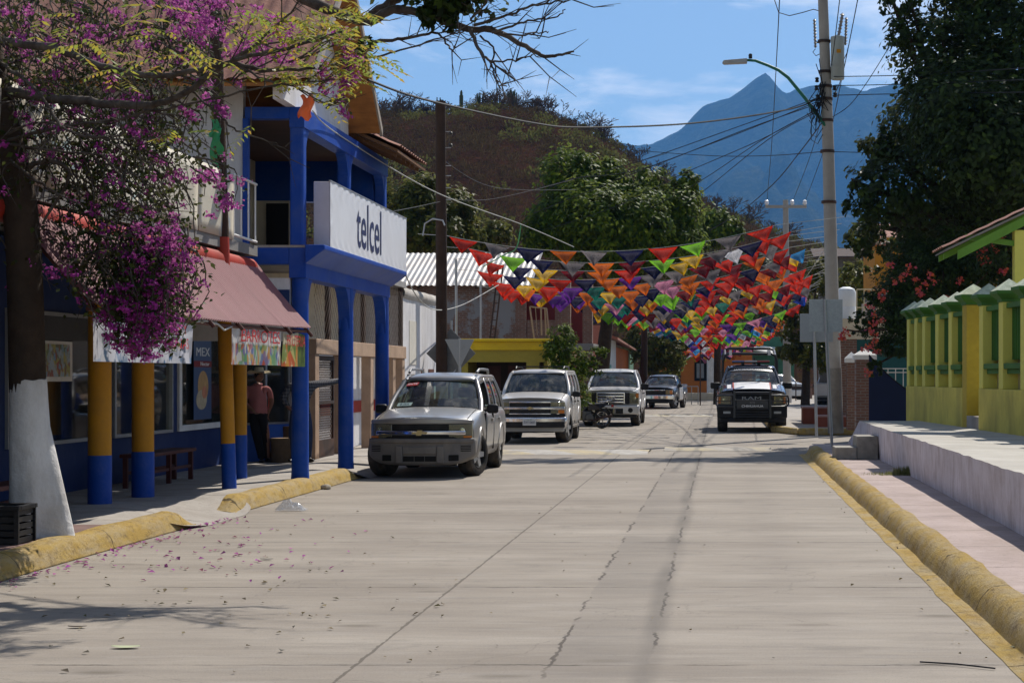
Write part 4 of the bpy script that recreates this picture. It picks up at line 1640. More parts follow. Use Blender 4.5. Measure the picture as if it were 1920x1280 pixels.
gs.location.z = 0
m = MB()
m.box(-1.6, 2.6, 0, 2, 0, 7.8)
m.build('wall', mat('grey_boards', (.16, .15, .14), .9, .3, 1, dirt=(.07, .06, .05), damt=.5, dstretch=(6, 1, .4)), gs)
m = MB()
m.slab([(-2, -.7, 7.8), (2.9, -.7, 7.8), (2.9, 2.2, 8.4), (-2, 2.2, 8.4)], (0, 0, .08))
m.build('roof', mat('rusty_sheet', (.07, .05, .045), .9, .3), gs)
cw = thing('cream_house', 'cream rendered house with upright pipes behind the navy gate', 'house', (6.2, 60, 0))
m = MB()
m.box(-1.2, 3, 0, 4, 0, 4.2)
m.build('wall', mat('cream_render', (.42, .35, .28), .8, .12, dirt=(.26, .2, .15), damt=.4), cw)
m = MB()
for x in (-.9, -.65, -.3, .05):
    m.tube([(x, -.05, 0), (x, -.05, 4)], .04, 8)
m.build('pipe', mat('brown_pipe', (.22, .15, .11), .7, .2), cw)
m = MB()
m.box(-.95, -.4, -.03, -.003, 1.2, 2.3)
m.build('window', mat('teal_glass', (.05, .16, .18), .3, .2), cw)
wr = thing('white_railing', 'white metal railing and chairs seen above the navy gate', 'railing', (4.9, 47.5, .17))
m = MB()
for k in range(9):
    m.tube([(-.9 + k * .2, 0, 0), (-.9 + k * .2, 0, 1.7)], .012, 6)
for z in (1.7, 1.6, .4):
    m.tube([(-.9, 0, z), (.75, 0, z)], .014, 6)
m.build('bars', WHITE, wr)

# red-oxide steps at the corner, planters and far right fence
for (px0, px1, pyb, pyt, Y, lab) in ((1506, 1572, 792, 763, 56.0, 'red oxide concrete step block nearest the police truck'), (1534, 1606, 800, 779, 52.6, 'dark red step at the foot of the concrete pole')):
    a, b = at(px0, pyb, Y), at(px1, pyt, Y)
    t = thing('entrance_step', lab, 'step', (a.x, Y, .19))
    h = b.z - .19
    m = MB()
    m.box(0, b.x - a.x, 0, 1.3, 0, h - .04)
    m.build('riser', mat('red_step_paint', (.22, .06, .035), .7, .2, dirt=(.12, .05, .03), damt=.4), t)
    m = MB()
    m.box(-.02, b.x - a.x + .02, -.02, 1.32, h - .04, h)
    m.build('tread', mat('pink_step_top', (.34, .2, .17), .8, .15), t)
for i, (px, w, lab) in enumerate(((1477, .42, 'narrow brown brick planter at the foot of the far concrete pole'), (1505, .62, 'wider brown brick planter in front of the far white car'))):
    p = on(px, 752, 0)
    t = thing('brick_planter', lab, 'planter', p)
    m = MB()
    m.box(-w, w, 0, .8, .17, 1.0)
    m.build('box', BRICKP, t)
    m = MB()
    m.box(-w - .04, w + .04, -.04, .84, 1.0, 1.08)
    m.build('rim', BROWN, t)
ff = thing('iron_fence', 'thin black iron fence in front of the far white car', 'fence', (4.0, 108, .17))
m = MB()
for k in range(8):
    m.tube([(k * .62 - .1, 0, 0), (k * .62 - .1, 0, 3.0)], .04, 6)
m.tube([(-.1, 0, 2.8), (4.3, 0, 2.8)], .03, 6)
m.tube([(-.1, 0, .8), (4.3, 0, .8)], .03, 6)
m.build('bars', IRON, ff)
gh = thing('green_shop', 'far green shop with white awning behind the police truck roll bar', 'shop', (2.4, 132, 0))
m = MB()
m.box(-1, 3, 0, 3, 0, 4.5)
m.build('wall', mat('green_plaster', (.05, .14, .09), .8, .2), gh)
m = MB()
m.slab([(-1.2, -1.4, 3.6), (2, -1.4, 3.2), (2, 0, 3.6), (-1.2, 0, 4.0)], (0, 0, .08))
m.build('awning', WHITE, gh)

# ---- blank sign backs near the pole
for (px, py, z0, pxa, pxb, pya, pyb, lab) in ((1560, 838, .178, 1517, 1580, 561, 622, 'larger blank sign panel seen from behind on a leaning post'),
                                              (1531, 819, .1, 1500, 1562, 588, 641, 'smaller blank sign panel half hidden behind the larger one')):
    p = on(px, py, z0)
    t = thing('street_sign', lab, 'street sign', p)
    a, b = at(pxa, pyb, p.y) - p, at(pxb, pya, p.y) - p
    m = MB()
    m.box(a.x, b.x, .03, .045, a.z, b.z)
    m.build('panel', mat('speckled_sign_back', (.34, .36, .355), .5, .1, 8, metal=.2, bump=.05, dirt=(.22, .24, .24), damt=.4, dscale=22) if px == 1560 else SIGNL, t, bevel=.004)
    tt = at(px - (14 if px == 1560 else 5), pya, p.y) - p
    m = MB()
    m.tube([(0, 0, 0), tt * .5, tt], .032 if px == 1560 else .038, 8)
    m.build('post', STEEL, t)
# ================================================================== concrete pole with transformer and lamp
PY = 51.0
pb = at(1567, 814, PY)
pb.z = 0.02
cp = thing('concrete_utility_pole', 'tall grey concrete pole carrying a transformer and green lamp arm', 'utility pole', pb)


def q(px, py, dy=0.0):
    return at(px, py, PY + dy) - pb


m = MB()
m.tube([q(1567, 812), q(1560, 560), q(1553, 280), q(1543, 0), q(1540, -90)], [.215, .19, .165, .14, .13], 20)
m.build('shaft', CONC, cp, smooth=60)
m = MB()
m.tube([q(1567, 812, -.015), q(1564, 690, -.012)], [.223, .207], 20)
m.build('painted_foot', mat('dark_pole_paint', (.2, .18, .155), .8, .3, dirt=(.3, .28, .24), damt=.45, dscale=3), cp, smooth=60)
for yy in (78, 135, 162, 186, 226, 284, 379):
    a = q(1543 + (yy / 814) * 24, yy)
    m = MB()
    m.lathe([(.17 + yy / 9000, -.04), (.175 + yy / 9000, 0), (.17 + yy / 9000, .04)], 16, M=Matrix.Translation(a))
    m.build('band', IRON, cp)
a = q(1569, 150, -.1)
tr_ = MB()
tr_.lathe([(.17, 0), (.19, .03), (.19, 1.08), (.2, 1.12), (.19, 1.2), (.08, 1.24)], 20, M=Matrix.Translation(a + Vector((.02, -.02, 0))))
to = tr_.build('transformer', mat('transformer_grey', (.36, .4, .38), .5, .08, dirt=(.25, .22, .18), damt=.3), cp, smooth=50)
m = MB()
m.box(a.x - .02, a.x + .1, a.y - .225, a.y - .213, a.z + .72, a.z + .82)
m.build('warning_plate', OCHRE, to)


def stack(p0, p1, r, n):
    mb = MB()
    d = p1 - p0
    rot = Vector((0, 0, 1)).rotation_difference(d.normalized()).to_matrix().to_4x4()
    prof = [(r * .4, 0)]
    for k in range(n):
        h = d.length * (k + .3) / n
        prof += [(r * .55, h), (r, h + .02), (r * .55, h + .04)]
    prof.append((r * .35, d.length))
    mb.lathe(prof, 10, M=Matrix.Translation(p0) @ rot)
    return mb


INS = mat('insulator_glaze', (.24, .22, .21), .35, .1, bump=0)
stack(q(1572, 70, -.1), q(1580, 25, -.1), .07, 7).build('bushing', INS, cp, smooth=50)
stack(q(1585, 85, 0), q(1587, 33, 0), .055, 9).build('arrester', INS, cp, smooth=50)
stack(q(1529, 90, 0), q(1527, 36, 0), .055, 9).build('arrester', INS, cp, smooth=50)
m = MB()
m.tube([q(1529, 80), q(1548, 78)], .025, 6)
m.tube([q(1560, 78), q(1586, 82)], .025, 6)
m.tube([q(1529, 92), q(1524, 98), q(1530, 105), q(1540, 100)], .012, 5)
m.tube([q(1590, 90), q(1588, 100), q(1582, 112), q(1575, 155), q(1562, 182)], .013, 5)
m.tube([q(1452, 0), q(1460, 24), q(1480, 30), q(1505, 24), q(1525, 18), q(1540, 22)], .013, 5)
m.build('bracket', IRON, cp)
for (x, y) in ((1532, 150), (1531, 165), (1533, 182), (1565, 165), (1566, 178), (1534, 196)):
    m = MB()
    c = q(x, y, -.12)
    m.lathe([(.03, -.07), (.065, -.05), (.04, 0), (.065, .05), (.03, .07)], 10, M=Matrix.Translation(c))
    m.build('insulator', BLACK, cp, smooth=50)
m = MB()
R2 = random.Random(4)
for k in range(16):
    a = (1545 + R2.uniform(-8, 4), 150 + R2.uniform(0, 40))
    b = (1520 + R2.uniform(-8, 18), 190 + R2.uniform(-20, 40))
    c = (a[0] * .5 + b[0] * .5 + R2.uniform(-16, 4), max(a[1], b[1]) + R2.uniform(0, 25))
    m.tube([q(*a, -.2), q(*c, -.25), q(*b, -.2)], .012, 4)
for (x0, y0, x1, y1) in ((1516, 195, 1521, 262), (1521, 200, 1519, 250), (1530, 120, 1548, 190), (1536, 110, 1541, 200)):
    m.tube([q(x0, y0, -.2), q((x0 + x1) / 2 + 3, (y0 + y1) / 2, -.25), q(x1, y1, -.2), q(x1 + 12, y1 + 8, -.2), q(1543, y1 - 10, -.17)], .012, 4)
m.build('cable_tangle', CABLE, cp)
m = MB()
m.tube([q(1548, 236, -.1), q(1510, 185, -.1), q(1478, 146, -.1), q(1460, 132, -.1), q(1440, 123, -.1), q(1416, 114, -.1), q(1398, 113, -.1)], [.05, .05, .048, .045, .042, .04, .035], 10)
la = m.build('lamp_arm', mat('green_lamp_paint', (.02, .14, .09), .5, .15), cp, smooth=60)
a, b = q(1401, 114, -.1), q(1354, 117, -.1)
m = MB()
m.slab([a + Vector((0, -.13, .05)), b + Vector((.05, -.13, .04)), b + Vector((0, -.08, -.01)), b + Vector((.06, -.10, -.05)), a + Vector((0, -.13, -.07))], (0, .28, 0))
m.build('lamp_head', mat('lamp_grey', (.3, .31, .32), .4, .1), la, bevel=.015)
m = MB()
c = q(1407, 110, -.1)
m.lathe([(.05, 0), (.055, .1), (.04, .13)], 10, M=Matrix.Translation(c))
m.build('photocell', BLACK, la)

fp = at(1476, 762, 100.0)
fp.z = 0
cp2 = thing('concrete_utility_pole', 'far concrete pole with a crossarm rising above the bandanas', 'utility pole', fp)
m = MB()
tp_ = at(1473, 375, 100) - fp
m.tube([(0, 0, 0), tp_], [.24, .15], 14)
m.build('shaft', CONC, cp2, smooth=60)
m = MB()
zz = (at(1473, 388, 100) - fp).z
m.box(tp_.x - 1.12, tp_.x + 1.15, -.22, -.12, zz - .08, zz + .08)
m.build('crossarm', CONC, cp2)
for dx in (-1.05, .35, 1.05):
    m = MB()
    m.lathe([(.05, 0), (.13, .1), (.09, .16), (.12, .22), (.04, .3)], 10, M=Matrix.Translation((tp_.x + dx, -.17, zz + .08)))
    m.build('insulator', mat('white_insulator', (.7, .7, .72), .2, .05, bump=0), cp2, smooth=50)
m = MB()
m.tube([(0, 0, .02), (0, 0, 1.1)], [.255, .25], 14)
m.build('white_foot', LIME, cp2)
for px, py, yb, lab in ((1207, 590, 96.0, 'dark wooden pole standing among the far street trees'),):
    b0 = at(px, 745, yb)
    b0.z = 0
    t = thing('wooden_utility_pole', lab, 'utility pole', b0)
    m = MB()
    m.tube([(0, 0, 0), at(px + 2, 520, yb) - b0], [.19, .15], 12)
    m.build('shaft', WOOD_D, t, smooth=60)


# ================================================================== wires
def wire(label, pts, r=.014, mt=CABLE, n=10, name='overhead_wire', grp=None, cat='wire'):
    """pts: (px, py, distance) read off the photograph, smoothed into one hanging cable"""
    P = [at(*p_) for p_ in pts]
    out = []
    for i in range(len(P) - 1):
        p0 = P[max(i - 1, 0)]
        p1, p2 = P[i], P[i + 1]
        p3 = P[min(i + 2, len(P) - 1)]
        for k in range(n):
            t_ = k / n
            out.append(.5 * ((2 * p1) + (p2 - p0) * t_ + (2 * p0 - 5 * p1 + 4 * p2 - p3) * t_ ** 2 + (3 * p1 - p0 - 3 * p2 + p3) * t_ ** 3))
    out.append(P[-1])
    o0 = out[0].copy()
    m = MB()
    m.tube([x - o0 for x in out], r, 5)
    return tag(m.build(name, mt, loc=o0), label, cat, grp)


G1 = 'service wires fanning out from the concrete pole'
wire('thick twisted cable from the gabled roof to the concrete pole', [(690, 150, 29.4), (800, 188, 33), (1000, 231, 40), (1100, 239, 43), (1300, 231, 46.5), (1480, 205, 50), (1537, 182, 50.8)], .022)
for i, (pts, lab) in enumerate((
        ([(1530, 185, 50.7), (1400, 232, 55), (1187, 306, 62), (1010, 352, 67)], 'uppermost service wire dropping left below the twisted cable'),
        ([(1530, 192, 50.7), (1380, 252, 55), (1195, 322, 61), (1000, 400, 66)], 'second service wire below the twisted cable, towards the brick house'),
        ([(1530, 196, 50.7), (1400, 242, 55), (1200, 318, 61), (1060, 338, 64), (1000, 378, 66)], 'service wire crossing the crown of the big green tree'),
        ([(1532, 205, 50.7), (1420, 265, 56), (1271, 330, 65), (1160, 385, 70), (1020, 432, 72)], 'service wire passing just over the right crown of the green tree'),
        ([(1534, 205, 50.7), (1430, 262, 57), (1312, 340, 68), (1200, 400, 74), (1100, 445, 78)], 'service wire ending among the bandanas at the green tree'),
        ([(1535, 208, 50.7), (1440, 262, 57), (1314, 362, 70), (1250, 402, 76), (1150, 455, 80)], 'lowest service wire in the fan on the left of the pole'))):
    wire(lab, pts, .013, grp=G1)
wire('black service wire falling steeply left from the lamp arm to the far trees', [(1540, 232, 50.8), (1500, 285, 57), (1450, 345, 68), (1385, 400, 84), (1330, 432, 96)], .018)
wire('level thin wire across the mountain behind the pole', [(1190, 282, 70), (1330, 292, 62), (1440, 292, 56), (1548, 284, 51.2)], .012)
wire('level thin wire running right from the pole into the dark tree', [(1552, 284, 50.8), (1640, 286, 49), (1800, 280, 46)], .01)
for i, (ya, yb, lab) in enumerate(((144, 127, 'upper of three wires running right into the big tree'), (161, 149, 'middle of three wires running right into the big tree'), (179, 173, 'lowest of three wires running right into the big tree'))):
    wire(lab, [(1562, ya, 50.8), (1700, ya - 3, 46), (1940, yb, 39)], .012)
wire('long line wire left of the pole coming down to the far crossarm', [(1463, -30, 38), (1455, 130, 52), (1447, 270, 72), (1438, 376, 99.8)], .013)
wire('long line wire just right of the pole top coming down to the far crossarm', [(1578, -30, 42), (1551, 170, 55), (1520, 290, 76), (1487, 376, 99.8)], .013)
wire('long line wire right of the transformer down to the far crossarm', [(1614, -30, 40), (1580, 140, 53), (1552, 260, 66), (1510, 377, 99.8)], .013)
wire('guy wire slanting down from the dark tree behind the pole', [(1710, 5, 44), (1660, 100, 47), (1600, 190, 50), (1560, 220, 51)], .011)
wire('pale line from the portico roof down to the first bandana row', [(586, 208, 26.4), (640, 256, 29), (818, 361, 38), (981, 422, 45), (1076, 463, 49.3)], .011, ROPE, name='cord', cat='cord')
wire('thin wire from the white house roof up to the dark wooden pole', [(728, 398, 34), (780, 388, 40), (826, 378, 45.2)], .008)
wire('thin wire from the dark wooden pole towards the big green tree', [(829, 300, 45.2), (930, 352, 55), (1080, 356, 68)], .009)
wire('second thin wire from the dark wooden pole towards the green tree', [(829, 372, 45.2), (930, 372, 55), (1100, 330, 66), (1250, 288, 60)], .008)
wire('sagging pale cord with green ribbons between blue portico and the bandanas', [(752, 498, 33.3), (785, 560, 38), (820, 581, 44), (870, 570, 50), (935, 534, 55)], .013, ROPE, name='cord', cat='cord')
wire('cord tied with green ribbon hanging above the left bandanas', [(977, 420, 47), (968, 465, 49), (945, 478, 51), (906, 500, 54)], .016, mat('green_ribbon', (.05, .3, .12), .5, .3, bump=0), name='cord', cat='cord')
wire('rope holding the right ends of the bandana strings', [(1545, 470, 51), (1525, 500, 60), (1505, 530, 74), (1492, 560, 92), (1480, 590, 120)], .012, ROPE, name='cord', cat='cord')


# ================================================================== strings of bandanas
BC = {'red': (.60, .03, .015), 'orange': (.62, .13, .015), 'navy': (.012, .014, .06), 'grey': (.17, .15, .155), 'green': (.2, .5, .03), 'yellow': (.66, .38, .015),
      'maroon': (.20, .012, .02), 'teal': (.012, .16, .12), 'pink': (.6, .22, .34), 'blue': (.02, .07, .42), 'purple': (.14, .03, .28), 'white': (.6, .6, .64), 'sky': (.05, .28, .6)}


def cloth(name, col, kindm):
    t = NT('bandana_%s_%s' % (name, kindm))
    col = scl(col, .82)
    v = t.coord()
    if kindm == 'edge':
        c = t.mix(col, scl(col, .8), t.noise(9, 3, .6, v))
        n = t.ramp(t.n('TexVoronoi', {'Vector': v, 'Scale': 30.0}).outputs[0], [(.18, 1), (.24, 0)])
        c = t.mix(c, (.5, .5, .5), t.math('MULTIPLY', n, .10))
    else:
        inner = tuple(.68 * x + .32 * y for x, y in zip(col, (.085, .08, .08)))
        if name in ('yellow',):
            inner = tuple(.7 * x + .3 * y for x, y in zip(col, (.3, .3, .25)))
        vo = t.n('TexVoronoi', {'Vector': v, 'Scale': 16.0}).outputs[0]
        w = t.n('TexVoronoi', {'Vector': v, 'Scale': 34.0}).outputs[0]
        c = t.mix(inner, (.012, .012, .015), t.math('MULTIPLY', t.ramp(vo, [(.26, 1), (.32, 0)]), .42))
        c = t.mix(c, (.5, .5, .48), t.math('MULTIPLY', t.ramp(w, [(.10, 1), (.16, 0)]), .34))
    d = t.n('BsdfDiffuse', {'Color': c})
    tr = t.n('BsdfTranslucent', {'Color': c})
    return t.done(t.n('MixShader', {0: .46, 1: d, 2: tr}))


BM = {k: (cloth(k, c, 'edge'), cloth(k, c, 'centre')) for k, c in BC.items()}


def bandana_mesh(ck, rg, w):
    """triangle folded over the string: saturated border, printed middle; hangs in local -z, string along x"""
    h = w * .54
    droop = rg.uniform(-.3, .2)       # blown towards or away from the viewer
    skew = rg.gauss(.04, .06)
    cur = rg.uniform(-.08, .08)
    N = 10
    vs, idx, mi, fs = [], {}, [], []

    def P(a, b):                      # a across, b down (0..1)
        x = (a - .5) * w * (1 - b) + skew * w * b
        dip = -.03 * w * math.sin(PI * a) * (1 - b)
        zz = -b * h * math.cos(droop * 1.2) + dip
        yy = b * h * math.sin(droop * 1.2) + cur * math.sin(PI * a * 2) * b * 1.2 + .03 * math.sin(a * 9 + droop * 20) * (b + .3) + .03 * math.sin(b * 7)
        return (x, yy, zz)
    rows = N
    for i in range(rows + 1):
        b = i / rows
        for j in range(rows + 1):
            idx[(i, j)] = len(vs)
            vs.append(P(j / rows, b * .995))
    for i in range(rows):
        for j in range(rows):
            a = (j + .5) / rows
            b = (i + .5) / rows
            # distance to the two slanted edges and to the string, in the un-warped triangle
            wd = (1 - b) * min(a, 1 - a) * w
            inside = wd > .082 and b > .10 and b < .72
            fs.append((idx[(i, j)], idx[(i, j + 1)], idx[(i + 1, j + 1)], idx[(i + 1, j)]))
            mi.append(1 if inside else 0)
    me = bpy.data.meshes.new('bandana')
    me.from_pydata(vs, [], fs)
    for q_ in BM[ck]:
        me.materials.append(q_)
    me.polygons.foreach_set('material_index', mi)
    me.polygons.foreach_set('use_smooth', [True] * len(fs))
    me.update()
    return me


RB = random.Random(21)
ROW0 = ['red', 'grey', 'navy', 'orange', 'grey', 'navy', 'red', 'green', 'grey', 'red']
ROW1 = ['red', 'green', 'navy', 'grey', 'orange', 'maroon', 'green', 'yellow', 'grey', 'navy', 'red']
ROW2 = ['red', 'navy', 'yellow', 'maroon', 'orange', 'red', 'navy', 'yellow', 'maroon', 'white', 'red']
POOL = ['red', 'orange', 'navy', 'grey', 'green', 'yellow', 'maroon', 'teal', 'pink', 'navy', 'green', 'yellow', 'purple', 'red', 'grey', 'orange']
POOL2 = ['red', 'orange', 'navy', 'pink', 'green', 'yellow', 'maroon', 'teal', 'sky', 'blue', 'green', 'yellow', 'purple', 'red', 'white', 'pink', 'orange', 'maroon', 'green', 'navy']
ORD = ['first', 'second', 'third', 'fourth', 'fifth', 'sixth', 'seventh', 'eighth', 'ninth', 'tenth', 'eleventh', 'twelfth', 'thirteenth', 'fourteenth', 'fifteenth', 'sixteenth', 'seventeenth', 'eighteenth', 'nineteenth', 'twentieth', 'twenty-first', 'twenty-second', 'twenty-third']


def bunting(i, A, B, sag, cols, label, ext, group):
    """one string from A to B with bandanas along it; ext = where the bare string ties off beyond B"""
    t = thing('bandana_string', label, 'bunting', A, 0, group)
    n = len(cols)
    D = B - A

    def S(u):
        return D * u - Vector((0, 0, sag * 4 * u * (1 - u)))
    m = MB()
    pts = [S(k / 20) for k in range(21)] + [ext - A]
    pts = [pts[0] + Vector((-.8, 0, .05))] + pts
    m.tube(pts, .007, 4)
    m.build('string', ROPE, t)
    for k, ck in enumerate(cols):
        w = RB.uniform(.72, .83)
        u = (k + .5 + RB.uniform(-.06, .06)) / n
        me = bandana_mesh(ck, RB, w)
        o = bpy.data.objects.new('bandana', me)
        C.objects.link(o)
        o.parent = t
        o.location = S(u)
        d = S(min(1, u + .02)) - S(u - .02)
        edge = 0.0 if 1 < k < n - 2 else RB.uniform(-.5, .5)
        o.rotation_euler = (RB.gauss(0, .1), -math.atan2(d.z, d.x) + RB.gauss(0, .05), RB.gauss(0, .16) + edge * .5)
    return t


for i in range(18):
    Y = 49.5 + 1.92 * i
    s = min(1, i / 4.2)
    A = Vector((-7.45 + .25 * s + (RB.uniform(-.3, .3) if i else 0), Y, 5.50 - .88 * s + .0125 * max(0, i - 5)))
    B = Vector((1.55 + 2.75 * i / 17 + (RB.uniform(-.4, .4) if i else 0), Y + RB.uniform(-.3, .3), 5.78 - .3 * (i / 17)))
    if i < 3:
        cols = (ROW0, ROW1, ROW2)[i]
    else:
        n = RB.choice((12, 13, 14, 15))
        cols = [RB.choice(POOL) for _ in range(n)]
        cols[0] = 'red'
        if RB.random() < .65:
            cols[-1] = 'red'
        if RB.random() < .6:
            cols[1] = RB.choice(['red', 'red', 'navy', 'grey'])
        cols[-2] = RB.choice(['red', 'orange', 'navy', 'grey', 'green'])
        for k in range(int(n * .62), n - 1):
            if RB.random() < .36:
                cols[k] = RB.choice(['red', 'red', 'orange', 'maroon'])
        if i in (6, 9):
            cols[4] = 'teal'
    bunting(i, A, B, .55 + .03 * i + RB.uniform(-.05, .05), cols, 'bandana string in the near cluster, %s row from the concrete pole, red at left' % ORD[i],
            Vector((3.4 + .065 * i, Y + .2, B.z + .25)), 'bandana strings of the near cluster')
for i in range(19):
    Y = 88 + 2.15 * i
    A = Vector((-5.1 - .0 * i + RB.uniform(-.2, .2), Y, 5.25 - .031 * i))
    B = Vector((3.9 - .02 * i, Y + RB.uniform(-.4, .4), 5.15 - .025 * i))
    n = RB.choice((12, 13, 14))
    cols = [RB.choice(POOL2) for _ in range(n)]
    cols[0] = 'red'
    cols[-1] = RB.choice(['red', 'red', 'orange'])
    if i < 4:
        cols[1] = 'red'
    bunting(i, A, B, 1.15 + .045 * i + RB.uniform(-.1, .1), cols, 'bandana string in the far cluster above the police truck, %s row back' % ORD[i],
            Vector((5.0, Y + .2, B.z + .25)), 'bandana strings of the far cluster')
for (px, py, Y, ck, lab) in ((1493, 481, 58, 'sky', 'single sky blue bandana on a bare string near the concrete pole'),
                             (1466, 492, 57, 'maroon', 'single dark bandana beside the sky blue one near the pole'),
                             (1498, 568, 80, 'blue', 'single blue bandana hanging under the right ends of the strings')):
    o = bpy.data.objects.new('bandana', bandana_mesh(ck, RB, .75))
    C.objects.link(o)
    o.location = at(px, py - 8, Y)
    o.rotation_euler = (0, -.35, .5)
    tag(o, lab, 'bandana')
# ================================================================== vehicles
GLASS_C = glass_mat('windscreen_glass', (.50, .62, .56), .9, .10)
GLASS_T = glass_mat('tinted_glass', (.10, .12, .12), .9, .10)
GLASS_L = glass_mat('headlight_glass', (.75, .74, .62), .8, .22)
LAMP_IN = mat('lamp_reflector', (.7, .68, .58), .35, .2, 30, metal=.2, bump=0)
AMBER = mat('amber_lens', (.55, .17, .02), .25, .1, bump=0)
SEATM = mat('seat_fabric', (.05, .048, .045), .9, .2)
SEATB = mat('beige_seat_fabric', (.2, .17, .135), .9, .15)


def lerp(a, b, t_):
    return a + (b - a) * t_


def vehicle(name, label, x, y, rz, S, group=None):
    """S: dictionary of measurements; front bumper at local y=0 facing -y"""
    t = thing(name, label, S['cat'], (x, y, 0), rz, group)
    W, L_ = S['W'], S['L']
    hw = W / 2
    paint = S['paint']
    nose = S.get('nose', .22)
    zb = S.get('zb', .34)

    def ny(x_, y_):
        return nose * min(1, abs(x_) / hw) ** 2.6 * max(0, 1 - y_ / 1.1)

    def plan(y_):
        k = 1.0
        if y_ < .7:
            k = lerp(S.get('fw', .95), 1, math.sin(min(1, y_ / .7) * PI / 2))
        if y_ > L_ - .5:
            k = lerp(1, .95, ((y_ - L_ + .5) / .5) ** 2)
        return hw * k

    def topz(y_):
        if y_ <= S['cowl'][0]:
            s = min(1, max(0, y_) / S['cowl'][0])
            return lerp(S['hood'], S['cowl'][1], s ** .8)
        return lerp(S['cowl'][1], S['belt'], min(1, (y_ - S['cowl'][0]) / .6))

    def sidex(y_, z):
        tz = topz(y_)
        s = (z - zb) / (tz - zb)
        f = np.interp(s, [0, .08, .22, .5, .75, .93, 1], [.90, .955, .985, 1.0, .995, .965, .93])
        return plan(y_) * f
    # ---- body shell
    ys = sorted(set([.10, .16, .3, .5, .7, .95, 1.2, S['cowl'][0], S['cowl'][0] + .3, S['cowl'][0] + .6] + list(np.linspace(S['cowl'][0] + .9, L_ - .55, 6)) + [L_ - .3, L_ - .14, L_ - .04, L_]))
    fr_ = [0, .08, .22, .5, .75, .93]
    vs, k = [], 0
    for y_ in ys:
        tz = topz(y_)
        pr = plan(y_)
        z_front = 1.0
        row = [(pr * .80, zb + .01)]
        for s in fr_:
            row.append((sidex(y_, zb + (tz - zb) * s), zb + (tz - zb) * s))
        cr_ = S.get('crown', .05)
        row += [(pr * .93, tz - .012), (pr * .86, tz + cr_ * .25), (pr * .72, tz + cr_ * .62), (pr * .62, tz + cr_ * .70), (pr * .35, tz + cr_ * .92), (0, tz + cr_)]
        full = row + [(-a, b) for a, b in row[-2::-1]]
        k = len(full)
        for a, b in full:
            yy = y_ + ny(a, y_)
            if y_ > L_ - .45:
                yy -= .10 * (abs(a) / hw) ** 3
            vs.append((a, yy, b))
    fs = []
    for i in range(len(ys) - 1):
        for j in range(k - 1):
            fs.append((i * k + j, i * k + j + 1, (i + 1) * k + j + 1, (i + 1) * k + j))
        fs.append((i * k + k - 1, i * k, (i + 1) * k, (i + 1) * k + k - 1))
    for e, base in ((0, 0), (1, (len(ys) - 1) * k)):
        for j in range((k - 1) // 2):
            a, b, c, d = base + j, base + j + 1, base + k - 2 - j, base + k - 1 - j
            f = (a, b, c, d) if b != c else (a, b, d)
            fs.append(f if e else f[::-1])
    mb = MB()
    mb.add(vs, fs)
    body = mb.build('body', [paint, DARK], t)
    bm = bmesh.new()
    bm.from_mesh(body.data)
    bmesh.ops.recalc_face_normals(bm, faces=bm.faces)
    bm.to_mesh(body.data)
    bm.free()
    cuts = []
    for ya in (S['yf'], S['yr']):
        for s in (-1, 1):
            cb = MB()
            rot = Matrix.Translation((s * (hw - .33), ya, S['r'] + .0)) @ Matrix.Rotation(s * PI / 2, 4, 'Y')
            cb.lathe([(S['r'] + .075, 0), (S['r'] + .075, .6)], 28, M=rot)
            co = cb.build('cut', [paint, DARK])
            co.data.polygons.foreach_set('material_index', [1] * len(co.data.polygons))
            bm = bmesh.new()
            bm.from_mesh(co.data)
            bmesh.ops.recalc_face_normals(bm, faces=bm.faces)
            bm.to_mesh(co.data)
            bm.free()
            md = body.modifiers.new('b', 'BOOLEAN')
            md.object = co
            md.operation = 'DIFFERENCE'
            md.solver = 'EXACT'
            cuts.append(co)
    dg = bpy.context.evaluated_depsgraph_get()
    me = bpy.data.meshes.new_from_object(body.evaluated_get(dg))
    body.modifiers.clear()
    body.data = me
    me.polygons.foreach_set('use_smooth', [True] * len(me.polygons))
    me.set_sharp_from_angle(angle=math.radians(38))
    for co in cuts:
        bpy.data.objects.remove(co)
    # underside, arch lips
    m = MB()
    m.box(-hw * .78, hw * .78, .5, L_ - .35, zb - .08, zb + .02)
    m.box(-hw * .6, hw * .6, .35, .55, zb - .10, zb + .02)
    m.build('underbody', DARK, t)
    lipm = S.get('lip', paint)
    for ya in (S['yf'], S['yr']):
        for s in (-1, 1):
            m = MB()
            pts = []
            for q_ in range(15):
                a = PI * (q_ / 14) * 1.04 - .06
                yy, zz = ya + (S['r'] + .085) * math.cos(a), S['r'] + (S['r'] + .085) * math.sin(a)
                if zz > topz(yy) - .05:
                    zz = topz(yy) - .05
                pts.append((s * (sidex(yy, max(zz, zb + .02)) - .012), yy + ny(hw, yy), zz))
            m.tube(pts, .03, 6)
            m.build('wheel_arch', lipm, t, smooth=60)
    # ---- wheels
    r, tw = S['r'], S.get('tw', .25)
